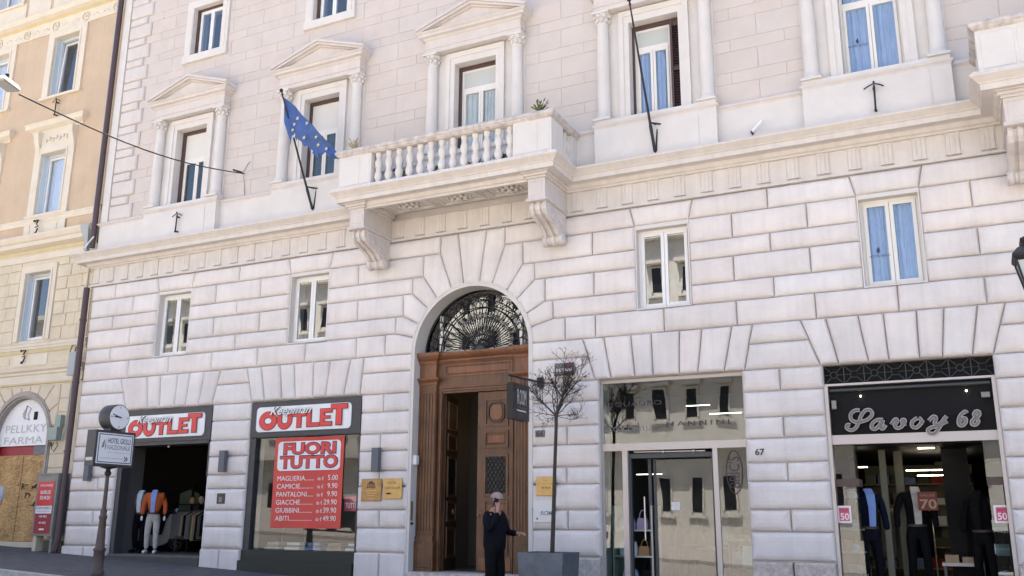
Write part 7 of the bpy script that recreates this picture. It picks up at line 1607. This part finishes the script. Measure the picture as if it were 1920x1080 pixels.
# ------------------------------------------------------------------ the far side of the street (seen mirrored in the glass, and the source of warm bounce light)
YO = -62.0
def opp(name, x0, x1, ztop, label, m_, floors, sx, bands=()):
    T = thing(name, label, 'building', ((x0 + x1) / 2, YO - 5, zg(0) - .2)); part('wall', MB().box(x0, x1, YO - 12, YO, -8, ztop), m_, T)
    part('cornice', MB().box(x0 - .1, x1 + .1, YO + .003, YO + .9, ztop - .6, ztop), 'opp_trim', T)
    for zb in bands: part('string_cornice', MB().sweep([(x1, YO), (x0, YO)][::-1], [(0, zb), (.25, zb), (.3, zb + .2), (.75, zb + .4), (.8, zb + .62), (0, zb + .75)][::1]) if False else MB().box(x0, x1, YO + .003, YO + .45, zb, zb + .3).box(x0, x1, YO + .003, YO + 1.5, zb + .301, zb + .75), 'opp_trim', T)
    wn = {}; n = int((x1 - x0) / sx)
    for (z0, z1, hood) in floors:
        for k in range(n):
            c = x0 + (k + .5) * (x1 - x0) / n; key = round(z1 - z0, 2)
            if key not in wn:
                fr = MB().box(c - .62, c - .45, YO + .002, YO + .12, z0, z1).box(c + .45, c + .62, YO + .002, YO + .12, z0, z1).box(c - .62, c + .62, YO + .002, YO + .13, z1, z1 + .16).box(c - .85, c + .85, YO + .002, YO + .3, z0 - .55, z0 - .35)
                if hood: fr.box(c - .95, c + .95, YO + .004, YO + .75, z1 + .3, z1 + .6)
                w_ = part('window', fr, 'opp_trim', T)
                part('pane', MB().box(c - .45, c + .45, YO + .004, YO + .03, z0, z1), 'black_gloss', w_); wn[key] = (w_, c, z0)
            else: clone(wn[key][0], (c - wn[key][1], 0, z0 - wn[key][2]))
    return T
opp('facing_building', -150, -9.0, 27, 'tall pale building across the square mirrored in the shop glass', 'opp_wall', ((2.6, 5.4, 0), (10.4, 12.7, 1), (16.6, 19.2, 1), (21.6, 23.8, 1)), 2.8, (14.1, 7.4))
opp('low_building', -8.6, 40, 9.0, 'low tile roofed building across the square mirrored in the right shop', 'opp_wall', ((1.4, 3.8, 0), (5.4, 7.4, 0)), 3.2)
lb = [o for o in bpy.data.objects if o.name == 'low_building'][0]
part('tile_roof', MB().prism_x([(YO + .9, 9.0), (YO - 5, 11.4), (YO - 12, 9.0)][::-1], -8.6, 40.3), 'roof_tile', lb)

def car(x, y, yaw, label, paint):
    z = zg(x) - .06; T = thing('parked_car', label, 'car', (x, y, z), 'cars parked behind the viewpoint'); G = framed((x, y, z), yaw)
    secs = [(-2.05, .35, .62, .70), (-1.95, .22, .92, .80), (-1.3, .20, .98, .84), (.75, .20, .98, .85), (1.75, .22, .84, .80), (2.05, .35, .60, .68)]
    vs = []
    for a, zb, zt, hw in secs: vs += [G(a, -hw, zb), G(a, hw, zb), G(a, hw * 1.0, (zb + zt) / 2 + .1), G(a, hw * .92, zt), G(a, -hw * .92, zt), G(a, -hw, (zb + zt) / 2 + .1)]
    mb = MB(); mb.add(vs, [(i * 6 + k, (i + 1) * 6 + k, (i + 1) * 6 + (k + 1) % 6, i * 6 + (k + 1) % 6) for i in range(5) for k in range(6)]); mb.add(vs[:6], [(0, 1, 2, 3, 4, 5)]); mb.add(vs[-6:], [(5, 4, 3, 2, 1, 0)])
    part('body', mb, paint, T)
    cs = [(-1.75, .95, .72), (-1.15, 1.40, .60), (.0, 1.46, .60), (.95, .95, .72)]; vs = []
    for a, h_, w_ in cs: vs += [G(a, -w_, .93 if h_ < 1 else .94), G(a, w_, .93 if h_ < 1 else .94), G(a, w_ * .88 if h_ > 1 else w_, h_), G(a, -w_ * .88 if h_ > 1 else -w_, h_)]
    gb = MB(); gb.add(vs, [(i * 4 + k, (i + 1) * 4 + k, (i + 1) * 4 + (k + 1) % 4, i * 4 + (k + 1) % 4) for i in range(3) for k in range(4)]); part('glasshouse', gb, 'black_gloss', T)
    rf = [G(-1.1, -.53, 1.41), G(-1.1, .53, 1.41), G(-.02, .53, 1.475), G(-.02, -.53, 1.475)]; part('roof', MB().add(rf + [(x_, y_, z_ + .03) for x_, y_, z_ in rf], [(0, 1, 2, 3), (7, 6, 5, 4), (0, 4, 5, 1), (1, 5, 6, 2), (2, 6, 7, 3), (3, 7, 4, 0)]), paint, T)
    for a in (-1.3, 1.3):
        for b in (-.80, .80):
            c = Vector(G(a, b, .31)); ax = (Vector(G(0, 1, 0)) - Vector(G(0, 0, 0))) * .1; part('wheel', MB().tube([c - ax, c + ax], .31, 18), 'tyre', T)
    for b in (-.55, .55): part('headlight', MB().sphere(G(2.0, b, .62), .11, 8, (.6, 1, .6)), 'clock_face', T)
for k, (x, lab, pm) in enumerate(((-27, 'black car parked at the far left of the row behind the viewpoint', 'black_gloss'), (-21.5, 'grey car parked second in the row behind the viewpoint', 'car_grey'), (-16.2, 'dark red car parked third in the row behind the viewpoint', 'maroon'), (.6, 'black car parked rightmost in the row behind the viewpoint', 'black_gloss'))): car(x, -20.5, R(0), lab, pm)
